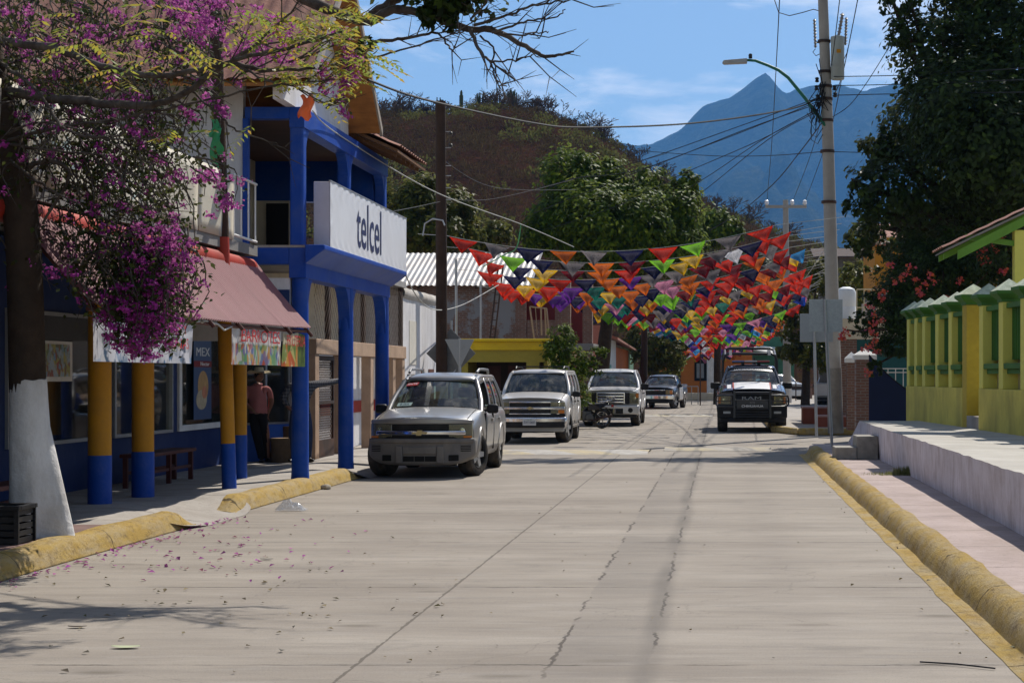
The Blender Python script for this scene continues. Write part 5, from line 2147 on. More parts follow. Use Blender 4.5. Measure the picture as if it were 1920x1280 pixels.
    for ya in (S['yf'], S['yr']):
        for s in (-1, 1):
            rot = Matrix.Rotation(s * PI / 2, 4, 'Y')
            if ya == S['yf'] and S.get('steer'):
                rot = Matrix.Rotation(S['steer'], 4, 'Z') @ rot
            m = MB()
            m.lathe([(r * .60, -tw * .5), (r * .80, -tw * .52), (r * .94, -tw * .48), (r, -tw * .36), (r, tw * .36), (r * .94, tw * .48), (r * .80, tw * .52), (r * .62, tw * .47), (r * .60, tw * .2)], 32, M=rot)
            w = m.build('wheel', RUBBER, t, smooth=40, loc=(s * (hw - tw / 2 - .02), ya, r))
            m = MB()
            m.lathe([(r * .02, tw * .18), (r * .55, tw * .12), (r * .60, tw * .40), (r * .645, tw * .47), (r * .63, tw * .50), (r * .57, tw * .44), (r * .52, tw * .2), (r * .02, tw * .19)], 28, M=rot, mi=1)
            ns = S.get('spokes', 5)
            for q_ in range(ns):
                a = 2 * PI * q_ / ns + .3
                ca, sa = math.cos(a), math.sin(a)
                sw0, sw1 = r * .15, r * .11
                P_ = lambda rr, ww, h: rot @ Vector((rr * ca - ww * sa, rr * sa + ww * ca, h))
                m.add([P_(r * .08, -sw0, tw * .40), P_(r * .08, sw0, tw * .40), P_(r * .59, sw1, tw * .44), P_(r * .59, -sw1, tw * .44),
                       P_(r * .08, -sw0, tw * .25), P_(r * .08, sw0, tw * .25), P_(r * .59, sw1, tw * .3), P_(r * .59, -sw1, tw * .3)],
                      [(0, 1, 2, 3), (0, 4, 5, 1), (1, 5, 6, 2), (3, 2, 6, 7), (0, 3, 7, 4)])
            m.lathe([(r * .17, tw * .3), (r * .16, tw * .45), (r * .05, tw * .47)], 14, M=rot)
            m.build('rim', [RIM, DARK], w, smooth=35)
    # ---- cabin
    yc, zc = S['cowl'][0] - .02, S['cowl'][1] + .045
    yt, zt = S['wtop']
    xb, xr = S['xb'], S['xr']
    bul = S.get('bul', .2)
    yrt, yrb = S['rear_top'], S['rear_base']
    zr = S['roof']
    bz = S['belt'] - .015

    def Wd(u, v):
        x_ = u * lerp(xb - .05, xr - .03, v)
        return Vector((x_, lerp(yc, yt, v) + bul * u * u * (1 - .3 * v), lerp(zc, zt, v) - .03 * u * u + .02 * math.sin(PI * v)))
    m = MB()
    m.grid(lambda u, v: Wd(2 * u - 1, .02 + .96 * v), 14, 6)
    m.build('windscreen', GLASS_C, t, smooth=180)

    def Sd(s, t_, sg):
        yb_, yt_ = lerp(yc + bul - .03, yrb, s), lerp(yt + bul * .7, yrt, s)
        yy = lerp(yb_, yt_, t_)
        ze = lerp(zt - .035, zr - .075, min(1, max(0, (yy - yt) / .5)))
        zz = lerp(bz, ze, t_)
        return Vector((sg * (lerp(xb, xr, t_) + .03 * math.sin(PI * t_)), yy, zz))
    fm = MB()
    for sg in (-1, 1):
        pts = [Sd(0, t_, sg) for t_ in np.linspace(-.03, 1, 7)]
        fm.tube(pts, [.05, .05, .047, .045, .042, .042, .045], 8)
        pts = [Sd(s, 1, sg) + Vector((-sg * .02, 0, .0)) for s in np.linspace(0, 1, 8)]
        fm.tube(pts, .05, 8)
        pts = [Sd(1, t_, sg) + Vector((-sg * .02, 0, 0)) for t_ in np.linspace(-.03, 1, 6)]
        fm.tube(pts, .055, 8)
        edges = [0] + [e for wdw in S['wins'] for e in wdw] + [1]
        for a, b in zip(edges[::2], edges[1::2]):
            g = lambda u, v: Sd(lerp(a, b, u), v, sg)
            fm.grid(g, 2, 6, flip=sg > 0)
        for a, b in S['wins']:
            fm.grid(lambda u, v: Sd(lerp(a, b, u), lerp(.88, 1, v), sg), 4, 1, flip=sg > 0)
            fm.grid(lambda u, v: Sd(lerp(a, b, u), lerp(-.02, .06, v), sg), 4, 1, flip=sg > 0)

    def Rf(u, v):
        uu = 2 * u - 1
        yy = lerp(yt + bul * .7 * uu * uu - .01, yrt, v)
        ze = lerp(zt, zr, min(1, max(0, (yy - yt) / .45)) ** .7)
        if v > .85:
            ze -= .05 * (v - .85) / .15
        return (uu * (xr - .01), yy, ze - .055 * abs(uu) ** 3)
    fm.grid(Rf, 14, 10, flip=True)
    # rear panel with an opening for the back window
    def Rr(u, v):
        uu = 2 * u - 1
        return Vector((uu * lerp(xb - .03, xr - .02, v), lerp(yrb, yrt, v) + .0, lerp(bz, zr - .06, v)))
    for (u0, u1, v0, v1) in ((0, 1, -.02, .12), (0, 1, .86, 1), (0, .1, .12, .86), (.9, 1, .12, .86)):
        fm.grid(lambda u, v: Rr(lerp(u0, u1, u), lerp(v0, v1, v)), 3, 3, flip=True)
    fm.build('cabin_frame', paint, t, smooth=50, solid=.012)
    m = MB()
    m.grid(lambda u, v: Rr(.1 + .8 * u, .12 + .74 * v), 2, 2, flip=True)
    m.build('rear_window', S.get('glass_r', GLASS_C), t)
    for sg in (-1, 1):
        for i, (a, b) in enumerate(S['wins']):
            if sg > 0 and i == 0 and S.get('open_window'):
                continue
            m = MB()
            m.grid(lambda u, v: Sd(lerp(a, b, u), lerp(.06, .88, v), sg) - Vector((sg * .008, 0, 0)), 3, 3, flip=sg > 0)
            m.build('side_window', GLASS_T if i or S.get('dark') else GLASS_C, t, smooth=180)
    m = MB()
    trim = .012
    for sg in (-1, 1):
        for i, (a, b) in enumerate(S['wins']):
            m.tube([Sd(a, .06, sg), Sd(b, .06, sg), Sd(b, .88, sg), Sd(a, .88, sg), Sd(a, .06, sg)], trim, 5)
    m.tube([Wd(u, .985) for u in np.linspace(-1, 1, 9)], .012, 5)
    m.tube([Wd(u, .02) + Vector((0, -.01, 0)) for u in np.linspace(-1, 1, 9)], .02, 5)
    m.build('window_seal', BLACK, t)
    # wipers, cowl
    m = MB()
    for (u0, u1) in ((-.62, -.02), (.05, .72)):
        m.tube([Wd(u0, .02) + Vector((0, -.025, .01)), Wd((u0 + u1) / 2, .055) + Vector((0, -.03, 0)), Wd(u1, .05) + Vector((0, -.02, 0))], .011, 5)
    m.build('wiper', BLACK, t)
    # inside
    m = MB()
    m.grid(lambda u, v: (lerp(-xb + .1, xb - .1, u), yc + bul + .12 + .5 * v, zc - .03 - .10 * v), 4, 2)
    m.box(-xb + .1, xb - .1, yc + bul + .6, yc + bul + .7, bz - .35, zc - .12)
    m.build('dashboard', BLACK, t)
    sm = S.get('seat', SEATM)
    for sx_ in (-.40, .40):
        yy = yc + 1.05
        m = MB()
        m.box(sx_ - .24, sx_ + .24, yy, yy + .16, bz - .5, bz + .22)
        m.build('front_seat', sm, t, bevel=.06)
        m = MB()
        m.box(sx_ - .13, sx_ + .13, yy + .03, yy + .13, bz + .24, bz + .42)
        m.build('headrest', sm, t, bevel=.04)
    if S.get('rear_seat', True):
        m = MB()
        m.box(-.62, .62, yc + 2.0, yc + 2.15, bz - .5, bz + .2)
        m.build('rear_seat', sm, t, bevel=.06)
    m = MB()
    mc = Wd(0, .86) + Vector((0, .08, 0))
    m.box(mc.x - .12, mc.x + .12, mc.y, mc.y + .03, mc.z - .035, mc.z + .035)
    m.build('rear_view_mirror', BLACK, t, bevel=.01)
    m = MB()
    cst = Vector((.40, yc + .70, bz + .02))
    pts = [cst + Vector((.19 * math.cos(a), .07 * math.sin(a), .17 * math.sin(a))) for a in np.linspace(0, 2 * PI, 17)]
    m.tube(pts, .016, 6)
    m.build('steering_wheel', BLACK, t)
    # mirrors
    mw, mh = S.get('mirror', (.2, .15))
    for sg in (-1, 1):
        b0_ = Sd(.1, .02, sg)
        m = MB()
        m.tube([b0_, b0_ + Vector((sg * .1, -.02, .02))], .028, 6)
        m.build('mirror_arm', BLACK, t)
        m = MB()
        m.box(b0_.x + sg * .07 if sg > 0 else b0_.x - .07 - mw, b0_.x + .07 + mw if sg > 0 else b0_.x - .07, b0_.y - .10, b0_.y + .01, b0_.z - .04, b0_.z - .04 + mh)
        m.build('side_mirror', S.get('mirror_mat', BLACK), t, bevel=.04, smooth=60)
    # doors: shut lines and handles on both flanks
    for sg in (-1, 1):
        dy = S['doors']
        for i, (a, b) in enumerate(dy):
            m = MB()
            z0_, z1_ = zb + .10, S['belt'] - .035

            def dr(u, v):
                yy = lerp(a + .012, b - .012, u)
                zz = lerp(z0_, z1_, v)
                da = S['r'] + .13
                # the rear door is cut by the wheel arch
                if abs(yy - S['yr']) < da:
                    zz = max(zz, min(z1_, S['r'] + math.sqrt(max(0, da * da - (yy - S['yr']) ** 2)) * (1 if v < .99 else 0)))
                return (sg * (sidex(yy, zz) + .008), yy, zz)
            m.grid(dr, 10, 8, flip=sg < 0)
            d = m.build('door', paint, t, smooth=50, solid=.012)
            hy, hz = b - .2, S['belt'] - .16
            m = MB()
            hx = sidex(hy, hz) + .012
            m.box(min(sg * hx, sg * (hx + .03)), max(sg * hx, sg * (hx + .03)), hy - .09, hy + .09, hz - .025, hz + .025)
            m.build('handle', S.get('handle', paint), d, bevel=.01)
            m = MB()
            m.box(min(sg * (sidex(a, .7) - .03), sg * (sidex(a, .7) + .002)), max(sg * (sidex(a, .7) - .03), sg * (sidex(a, .7) + .002)), a - .012, a + .012, z0_, z1_)
            m.build('shut_line', DARK, t)
    return t, dict(ny=ny, sidex=sidex, topz=topz, Wd=Wd, Sd=Sd, hw=hw, zb=zb, Rf=Rf, yt=yt, yrt=yrt, zr=zr, xr=xr, bz=bz)


def strip(name, t, K, x0, x1, z0, z1, off, dep, mt, bevel=.012, lean=0.0, n=None, z_taper=None, parent=None):
    """panel that follows the curved nose; off<0 stands proud of it"""
    n = n or max(3, int(abs(x1 - x0) / .07))
    vs = []
    for j in range(2):
        for i in range(n + 1):
            x_ = lerp(x0, x1, i / n)
            za, zb_ = (z0, z1) if z_taper is None else z_taper(x_, z0, z1)
            for z in (za, zb_):
                vs.append((x_, K['ny'](x_, 0) + off + lean * (z - z0) + dep * j, z))
    fs = []
    k = 2 * (n + 1)
    for i in range(n):
        a = 2 * i
        fs += [(a, a + 2, a + 3, a + 1), (k + a, k + a + 1, k + a + 3, k + a + 2), (a, k + a, k + a + 2, a + 2), (a + 1, a + 3, k + a + 3, k + a + 1)]
    fs += [(0, 1, k + 1, k), (2 * n, k + 2 * n, k + 2 * n + 1, 2 * n + 1)]
    mb = MB()
    mb.add(vs, fs)
    return mb.build(name, mt, parent or t, bevel=bevel, smooth=40)


def head(t, K, x0, x1, z0, z1, off, amber=None, z_taper=None):
    for sg in (-1, 1):
        a, b = (x0, x1) if sg > 0 else (-x1, -x0)
        h = strip('headlight', t, K, a, b, z0, z1, off + .03, .06, LAMP_IN, .01, z_taper=z_taper)
        strip('lens', t, K, a, b, z0, z1, off, .02, GLASS_L, .008, z_taper=z_taper, parent=h)
        mx = (a + b) / 2
        m = MB()
        rot = Matrix.Translation((mx, K['ny'](mx, 0) + off + .028, (z0 + z1) / 2)) @ Matrix.Rotation(PI / 2, 4, 'X')
        m.lathe([(.07, -.01), (.065, .0), (.03, .003)], 16, M=rot)
        m.build('bulb_cup', CHROME, h, smooth=50)
        if amber:
            c0, c1, d0, d1 = amber
            a2, b2 = (c0, c1) if sg > 0 else (-c1, -c0)
            strip('indicator', t, K, a2, b2, d0, d1, off - .004, .02, AMBER, .006, parent=h)


def hood_lines(t, S, K):
    m = MB()
    for sg in (-1, 1):
        pts = []
        for y_ in np.linspace(.2, S['cowl'][0] - .05, 8):
            x_ = sg * K['hw'] * .83
            pts.append((x_, y_ + K['ny'](x_, y_), K['topz'](y_) + S.get('crown', .05) * .33))
        m.tube(pts, .008, 4)
    m.build('bonnet_gap', DARK, t)


# ---------------------------------------------------------------- silver grey suv in front
SILV = car_paint('dusty_silver_paint', (.29, .285, .275), .5, .28, damt=.5)
S1 = dict(cat='suv', W=1.79, L=4.85, r=.365, tw=.26, yf=.90, yr=3.77, zb=.30, hood=.92, crown=.07, cowl=(1.42, 1.09), belt=1.08, wtop=(2.12, 1.60), roof=1.735, xb=.80, xr=.63, rear_top=4.45, rear_base=4.72,
          wins=[(.05, .35), (.41, .66), (.71, .95)], doors=[(1.55, 2.55), (2.56, 3.55)], paint=SILV, nose=.26, seat=SEATM, open_window=True, glass_r=GLASS_C, lip=SILV, fw=.94, steer=-.32, mirror=(.2, .16))
t, K = vehicle('silver_suv', 'dusty silver grey suv without a number plate, parked nearest by the blue columns', -4.93, 29.75, 0.0, S1)
hood_lines(t, S1, K)
strip('bumper', t, K, -.885, .885, .22, .66, -.01, .22, GREY_PL, .05, z_taper=lambda x_, a, b: (a + .16 * (abs(x_) / .885) ** 6, b))
strip('bumper_step', t, K, -.87, .87, .58, .66, -.035, .1, GREY_PL, .02)
for a, b in ((-.40, -.28), (.28, .40)):
    strip('bumper_rib', t, K, a, b, .25, .54, -.05, .08, GREY_PL, .02)
strip('bumper_panel', t, K, -.28, .28, .40, .53, -.035, .05, GREY_PL, .015)
for a, b in ((-.27, -.09), (-.08, .08), (.09, .27)):
    strip('intake', t, K, a, b, .285, .37, -.02, .03, DARK, .0)
for a, b in ((-.63, -.47), (.47, .63)):
    strip('fog_light', t, K, a, b, .29, .39, -.02, .03, DARK, .01)
for a, b in ((-.82, -.66), (.66, .82)):
    for k in range(4):
        strip('side_vent', t, K, a, b, .445 + k * .028, .458 + k * .028, -.016, .02, DARK, .0)
strip('grille', t, K, -.84, .84, .645, .905, .04, .06, BLACK, .01)
for k in range(5):
    strip('grille_bar', t, K, -.46, .46, .665 + k * .048, .678 + k * .048, .025, .03, BLACK, .0)
head(t, K, .47, .84, .655, .91, .0, (.70, .83, .665, .70), z_taper=lambda x_, a, b: (a + .03 * (abs(x_) < .56), b + .015 * (abs(x_) - .47) * 2 - .02))
strip('grille_chrome_bar', t, K, -.74, .74, .715, .785, -.035, .06, CHROME, .018)
strip('bonnet_lip', t, K, -.84, .84, .895, .965, .01, .18, SILV, .02, z_taper=lambda x_, a, b: (a, b + .032 * (1 - (x_ / .84) ** 2)))
m = MB()
m.slab([(-.12, -.05, .735), (.12, -.05, .735), (.14, -.05, .77), (-.10, -.05, .77)], (0, .02, 0))
m.slab([(-.05, -.053, .71), (.035, -.053, .71), (.055, -.053, .795), (-.03, -.053, .795)], (0, .022, 0))
m.build('bow_tie_badge', mat('gold_badge', (.45, .36, .18), .3, .1, metal=.8, bump=0), t)
m = MB()
for sg in (-1, 1):
    pts = [(sg * .60, 2.55, 1.745), (sg * .61, 2.75, 1.80), (sg * .62, 3.3, 1.805), (sg * .61, 3.95, 1.795), (sg * .60, 4.1, 1.735)]
    m.tube(pts, .024, 8)
m.build('roof_rail', mat('grey_rail', (.12, .12, .12), .4, .1), t)
m = MB()
m.tube([(.15, 2.75, 1.74), (.16, 2.95, 1.79)], .012, 6)
m.build('aerial', BLACK, t)
for (u, v, w_, h_, mt_, tx, tm, ts) in ((-.74, .86, .22, .10, REDINK, 'SNTE', WHITEINK, .085), (-.70, .12, .28, .09, mat('pale_sticker', (.42, .55, .5), .5, .1, bump=0), 'B-004', INK, .075)):
    c = K['Wd'](u, v)
    c2, c3 = K['Wd'](u + .1, v), K['Wd'](u, v + .1)
    ex = (c2 - c).normalized()
    ey = (c3 - c).normalized()
    ez = ex.cross(ey).normalized()
    ey = ez.cross(ex)
    Mx = Matrix((ex, ey, ez)).transposed().to_4x4()
    Mx.translation = c + ez * .016
    m = MB()
    m.box(-w_ / 2, w_ / 2, -h_ / 2, h_ / 2, 0, .002, M=Mx)
    so = m.build('sticker', mt_, t)
    text(tx, ts, tm, so, Mx @ Matrix.Translation((0, 0, .004)), sx=1.0, ext=0)

# ---------------------------------------------------------------- pewter white full-size suv
PEW = car_paint('pale_pewter_paint', (.56, .54, .51), .25, .28, damt=.3)
S2 = dict(cat='suv', W=1.84, L=5.05, r=.385, tw=.27, yf=.92, yr=3.86, zb=.36, hood=1.05, crown=.07, cowl=(1.40, 1.21), belt=1.18, wtop=(2.02, 1.74), roof=1.85, xb=.84, xr=.71, rear_top=4.75, rear_base=4.95,
          wins=[(.04, .33), (.39, .64), (.70, .95)], doors=[(1.55, 2.6), (2.61, 3.62)], paint=PEW, nose=.15, steer=-.22, glass_r=GLASS_T, dark=True, handle=BLACK, fw=.96, seat=SEATM)
t, K = vehicle('white_suv', 'pale white suv with chrome grille bar and number plate, second in the parked row', -4.72, 45.0, 0.0, S2)
hood_lines(t, S2, K)
strip('grille', t, K, -.50, .50, .74, 1.03, .02, .08, BLACK, .01)
strip('grille_frame', t, K, -.52, .52, 1.01, 1.045, -.01, .06, CHROME, .008)
strip('grille_frame', t, K, -.52, .52, .725, .752, -.01, .06, CHROME, .008)
strip('grille_chrome_bar', t, K, -.86, .86, .845, .905, -.03, .08, CHROME, .012)
m = MB()
m.slab([(-.09, -.045, .86), (.09, -.045, .86), (.10, -.045, .895), (-.08, -.045, .895)], (0, .02, 0))
m.slab([(-.035, -.048, .84), (.025, -.048, .84), (.04, -.048, .915), (-.02, -.048, .915)], (0, .022, 0))
m.build('bow_tie_badge', _mc['gold_badge'], t)
head(t, K, .52, .86, .915, 1.03, .0)
head(t, K, .52, .86, .745, .84, .0, (.70, .85, .75, .835))
strip('valance', t, K, -.86, .86, .64, .74, .03, .1, BLACK, .01)
strip('bumper', t, K, -.91, .91, .455, .655, -.07, .2, CHROME, .035)
strip('bumper_step', t, K, -.86, .86, .40, .545, -.085, .1, BLACK, .015)
strip('air_dam', t, K, -.84, .84, .29, .43, -.01, .15, mat('pale_valance', (.35, .34, .32), .6, .1, dirt=(.2, .17, .13), damt=.4), .03)
m = MB()
m.box(-.165, .165, -.115, -.105, .455, .615)
pl = m.build('number_plate', mat('plate_white', (.62, .63, .62), .5, .06, bump=0), t, bevel=.004)
text('ZAY-0683', .085, INK, pl, face_my(0, -.118, .53), sx=.8, ext=.001)
text('CHIH MEX', .03, mat('plate_green', (.03, .2, .06), .5, .1, bump=0), pl, face_my(0, -.118, .598), sx=1, ext=.001)
m = MB()
for sg in (-1, 1):
    m.tube([(sg * .62, 2.5, 1.86), (sg * .63, 2.65, 1.92), (sg * .63, 4.0, 1.92), (sg * .62, 4.2, 1.85)], .022, 8)
for yy in (2.8, 3.4):
    m.tube([(-.63, yy, 1.925), (.63, yy, 1.925)], .018, 6)
m.build('roof_rack', BLACK, t)
m = MB()
m.box(.90, .96, 1.5, 3.4, .36, .42)
m.box(-.96, -.90, 1.5, 3.4, .36, .42)
m.build('running_board', GREY_PL, t)

# ---------------------------------------------------------------- pickups


def bed(t, S, K, y0, mt, tail=True):
    """open load bed: side rails, dark floor and tailgate"""
    L_, hw, bz = S['L'], K['hw'], S['belt']
    m = MB()
    m.box(-hw + .16, hw - .16, y0 + .06, L_ - .09, bz + .07, bz + .078)
    m.build('bed_floor', DARK, t)
    m = MB()
    for sg in (-1, 1):
        a, b = (hw - .17, hw - .06) if sg > 0 else (-hw + .06, -hw + .17)
        m.box(a, b, y0 + .05, L_ - .06, bz - .02, bz + S.get('bed_h', .1))
    m.box(-hw + .17, hw - .17, L_ - .14, L_ - .06, bz - .02, bz + S.get('bed_h', .1))
    m.build('bed_rail', mt, t, bevel=.03)


WHT = car_paint('white_truck_paint', (.62, .62, .62), .1, .25, damt=.25)
S3 = dict(cat='pickup', W=1.90, L=5.9, r=.40, tw=.28, yf=.93, yr=4.45, zb=.42, hood=1.14, crown=.06, cowl=(1.45, 1.26), belt=1.24, wtop=(2.1, 1.78), roof=1.91, xb=.86, xr=.70, rear_top=3.75, rear_base=3.9,
          wins=[(.05, .47), (.56, .95)], doors=[(1.6, 2.75), (2.76, 3.75)], paint=WHT, nose=.10, glass_r=GLASS_T, mirror=(.26, .22), handle=BLACK, fw=.98, steer=-.1)
t, K = vehicle('white_pickup', 'white crew cab pickup with three bar chrome grille behind the motorcycle', -3.62, 60.0, 0.0, S3)
hood_lines(t, S3, K)
bed(t, S3, K, 3.95, WHT)
strip('grille', t, K, -.62, .62, .74, 1.125, .01, .08, BLACK, .01)
strip('grille_frame', t, K, -.46, .46, 1.08, 1.125, -.03, .07, CHROME, .012)
for k in range(3):
    strip('grille_bar', t, K, -.44, .44, .78 + k * .10, .835 + k * .10, -.04, .06, CHROME, .012)
for a in (-.47, .43):
    strip('grille_frame', t, K, a, a + .045, .75, 1.12, -.03, .07, CHROME, .01)
m = MB()
m.slab([(.15 * math.cos(a), -.055, .935 + .06 * math.sin(a)) for a in np.linspace(0, 2 * PI, 24, endpoint=False)], (0, .02, 0))
ov = m.build('oval_badge', mat('blue_badge', (.01, .02, .1), .3, .1, bump=0), t)
m = MB()
m.tube([(.15 * math.cos(a), -.058, .935 + .06 * math.sin(a)) for a in np.linspace(0, 2 * PI, 25)], .008, 5)
m.build('badge_ring', CHROME, ov)
text('Ford', .10, CHROME, ov, face_my(0, -.06, .935), sx=1.0, ext=.002)
head(t, K, .63, .93, .76, 1.11, .0, (.83, .925, .95, 1.09))
strip('bumper', t, K, -.94, .94, .40, .70, -.09, .22, mat('chrome_white_bumper', (.62, .61, .59), .3, .06, metal=.3, bump=0, dirt=(.35, .3, .24), damt=.4), .04)
strip('lower_intake', t, K, -.52, .42, .42, .60, -.096, .05, BLACK, .01)
for x_ in (-.70, .66):
    m = MB()
    m.lathe([(.075, 0), (.08, .02), (.06, .03), (.02, .032)], 18, M=Matrix.Translation((x_, -.085 + K['ny'](x_, 0), .54)) @ Matrix.Rotation(PI / 2, 4, 'X'))
    m.build('fog_light', BLACK, t)
strip('air_dam', t, K, -.86, .86, .29, .42, -.02, .1, BLACK, .02)
m = MB()
c_ = Vector((.62, 1.95, 1.52))
m.box(.55, .75, 1.72, 1.78, 1.3, 1.38)
m.build('dash_paper', WHITE, t)

BLK = car_paint('black_police_paint', (.012, .013, .022), .2, .16, damt=.14, coat=1.0)
WP = mat('white_wrap', (.7, .7, .7), .35, .05, bump=0, dirt=(.4, .36, .3), damt=.2)
S4 = dict(cat='pickup', W=2.10, L=5.85, r=.415, tw=.30, yf=.97, yr=4.53, zb=.43, hood=1.17, crown=.09, cowl=(1.45, 1.40), belt=1.33, wtop=(2.12, 1.90), roof=2.02, xb=.88, xr=.72, rear_top=3.85, rear_base=4.0,
          wins=[(.05, .48), (.56, .95)], doors=[(1.65, 2.8), (2.81, 3.85)], paint=BLK, nose=.16, glass_r=GLASS_C, mirror=(.30, .19), fw=.97, seat=SEATM)
t, K = vehicle('police_pickup', 'black and white police pickup with bull bar and roof light bar driving up the street', .955, 53.7, 0.0, S4)
hood_lines(t, S4, K)
bed(t, S4, K, 4.05, BLK)
# white bonnet panel edged in red, lying over the bonnet
def hoodsurf(x0, x1, y0, y1, off, mt, nm):
    m = MB()
    m.grid(lambda u, v: (lerp(x0, x1, u), lerp(y0, y1, v) + K['ny'](lerp(x0, x1, u), lerp(y0, y1, v)),
                         K['topz'](lerp(y0, y1, v)) + .09 * np.interp(abs(lerp(x0, x1, u)) / K['hw'], [0, .35, .62, .72], [1, .92, .70, .62]) + off), 14, 14)
    return m.build(nm, mt, t, smooth=180)


hoodsurf(-.56, .56, .12, 1.40, .008, WP, 'bonnet_panel')
for sg in (-1, 1):
    hoodsurf(min(sg * .535, sg * .575), max(sg * .535, sg * .575), .12, 1.40, .012, RED, 'bonnet_stripe')
    hoodsurf(min(sg * .62, sg * .74), max(sg * .62, sg * .74), .3, 1.0, .010, WP, 'wing_flash')
m = MB()
m.grid(lambda u, v: (Vector(K['Rf'](.22 + .56 * u, .0 + .32 * v)) + Vector((0, 0, .006))), 8, 4, flip=True)
m.build('roof_panel', WP, t)
strip('grille', t, K, -.60, .60, .80, 1.12, .01, .08, BLACK, .01)
strip('grille_frame', t, K, -.62, .62, 1.10, 1.15, -.03, .07, BLACK, .012)
text('RAM', .135, mat('dim_chrome', (.3, .3, .31), .35, .1, metal=.5, bump=0), t, face_my(-.02, -.03, 1.015), sx=2.2, ext=.01)
head(t, K, .64, 1.0, .84, 1.08, .0, (.93, .995, .86, 1.05))
strip('bumper', t, K, -1.04, 1.04, .42, .83, -.07, .22, BLACK, .04)
for a, b in ((-.86, -.64), (.64, .86)):
    strip('fog_light', t, K, a, b, .56, .63, -.076, .03, mat('pale_lens', (.4, .42, .42), .3, .1, bump=0), .01)
strip('air_dam', t, K, -.95, .95, .30, .43, -.02, .1, BLACK, .02)
BB = mat('bull_bar_black', (.012, .012, .013), .35, .15, bump=0, dirt=(.2, .18, .15), damt=.12)
bb = MB()
for sg in (-1, 1):
    bb.slab([(sg * .50, -.30, .44), (sg * .56, -.30, .44), (sg * .56, -.30, 1.24), (sg * .50, -.30, 1.24)][::sg], (0, .14, 0))
    pts = [(sg * .56, -.22, 1.10), (sg * .80, -.16, 1.11), (sg * 1.04, .0, 1.09), (sg * 1.08, .12, 1.0), (sg * 1.08, .12, .84), (sg * 1.02, .0, .78), (sg * .8, -.14, .77), (sg * .56, -.22, .77)]
    bb.tube(pts, .026, 8)
    bb.tube([(sg * .56, -.2, .94), (sg * .8, -.14, .94), (sg * 1.06, .06, .93)], .016, 6)
for z in (1.18, .96, .70, .62, .54, .47):
    bb.tube([(-.52, -.25, z), (.52, -.25, z)], .03 if z > 1 else .018, 8)
bbo = bb.build('bull_bar', BB, t, smooth=50)
m = MB()
m.box(-.47, .47, -.31, -.29, .72, .93)
pn = m.build('bull_bar_plate', BB, t, bevel=.01)
text('CHIHUAHUA', .095, WHITEINK, pn, face_my(0, -.315, .785), sx=1.15, ext=.002)
text('POLICE'[:0] + '0276', .07, mat('dim_lettering', (.2, .2, .2), .5, .1, bump=0), pn, face_my(0, -.315, .885), sx=1.15, ext=.002)
# mirrored word on the windscreen band
bandm = MB()
bandm.grid(lambda u, v: K['Wd'](1.84 * u - .92, .80 + .15 * v) + Vector((0, -.012, .012)), 16, 2)
bo_ = bandm.build('windscreen_band', mat('dark_band', (.03, .035, .045), .4, .1, bump=0), t, smooth=180)
tx = text('POLICIA MUNICIPAL', .12, WHITEINK, bo_, Matrix.Identity(4), sx=-1.12, ext=0)
for v_ in tx.data.vertices:
    uu = max(-.95, min(.95, v_.co.x / (S4['xr'] + .015) * .93))
    vv = .875 + v_.co.y / .83
    v_.co = K['Wd'](uu, vv) + Vector((0, -.022, .022))
# light bar
m = MB()
m.box(-.58, .58, 2.42, 2.72, 2.07, 2.10)
m.box(-.3, -.2, 2.5, 2.64, 2.0, 2.07)
m.box(.2, .3, 2.5, 2.64, 2.0, 2.07)
lb = m.build('light_bar', BLACK, t)
for a, b, c in ((-.58, -.2, (.06, .09, .22)), (-.19, .19, (.3, .3, .32)), (.2, .58, (.28, .05, .045))):
    m = MB()
    m.box(a, b, 2.41, 2.73, 2.101, 2.15)
    m.build('lens', mat('bar_lens_%d' % int(a * 100), c, .2, .1, bump=0), lb, bevel=.015)
# roll cage over the bed
m = MB()
cage = [[(-.88, 4.35, 1.35), (-.86, 4.3, 2.15), (-.80, 4.28, 2.32), (-.68, 4.27, 2.38), (.68, 4.27, 2.38), (.80, 4.28, 2.32), (.86, 4.3, 2.15), (.88, 4.35, 1.35)],
        [(-.88, 5.4, 1.35), (-.86, 5.35, 2.3), (-.80, 5.33, 2.5), (-.68, 5.32, 2.56), (.68, 5.32, 2.56), (.80, 5.33, 2.5), (.86, 5.35, 2.3), (.88, 5.4, 1.35)],
        [(-.80, 4.28, 2.32), (-.80, 5.33, 2.5)], [(.80, 4.28, 2.32), (.80, 5.33, 2.5)], [(-.88, 4.35, 1.8), (-.88, 5.38, 1.85)], [(.88, 4.35, 1.8), (.88, 5.38, 1.85)]]
for c in cage:
    m.tube(c, .045, 10)
cg = m.build('roll_cage', BB, t, smooth=60)
m = MB()
for x_ in (-.62, .62):
    m.box(x_ - .045, x_ + .045, 4.22, 4.33, 2.33, 2.43)
    m.box(x_ - .045, x_ + .045, 4.3, 5.34, 2.43, 2.5)
m.build('cage_clamp', WHITE, cg)
m = MB()
m.tube([(.15, 5.0, 1.4), (.15, 5.0, 2.25)], .05, 8)
m.build('gun_post', BB, cg)

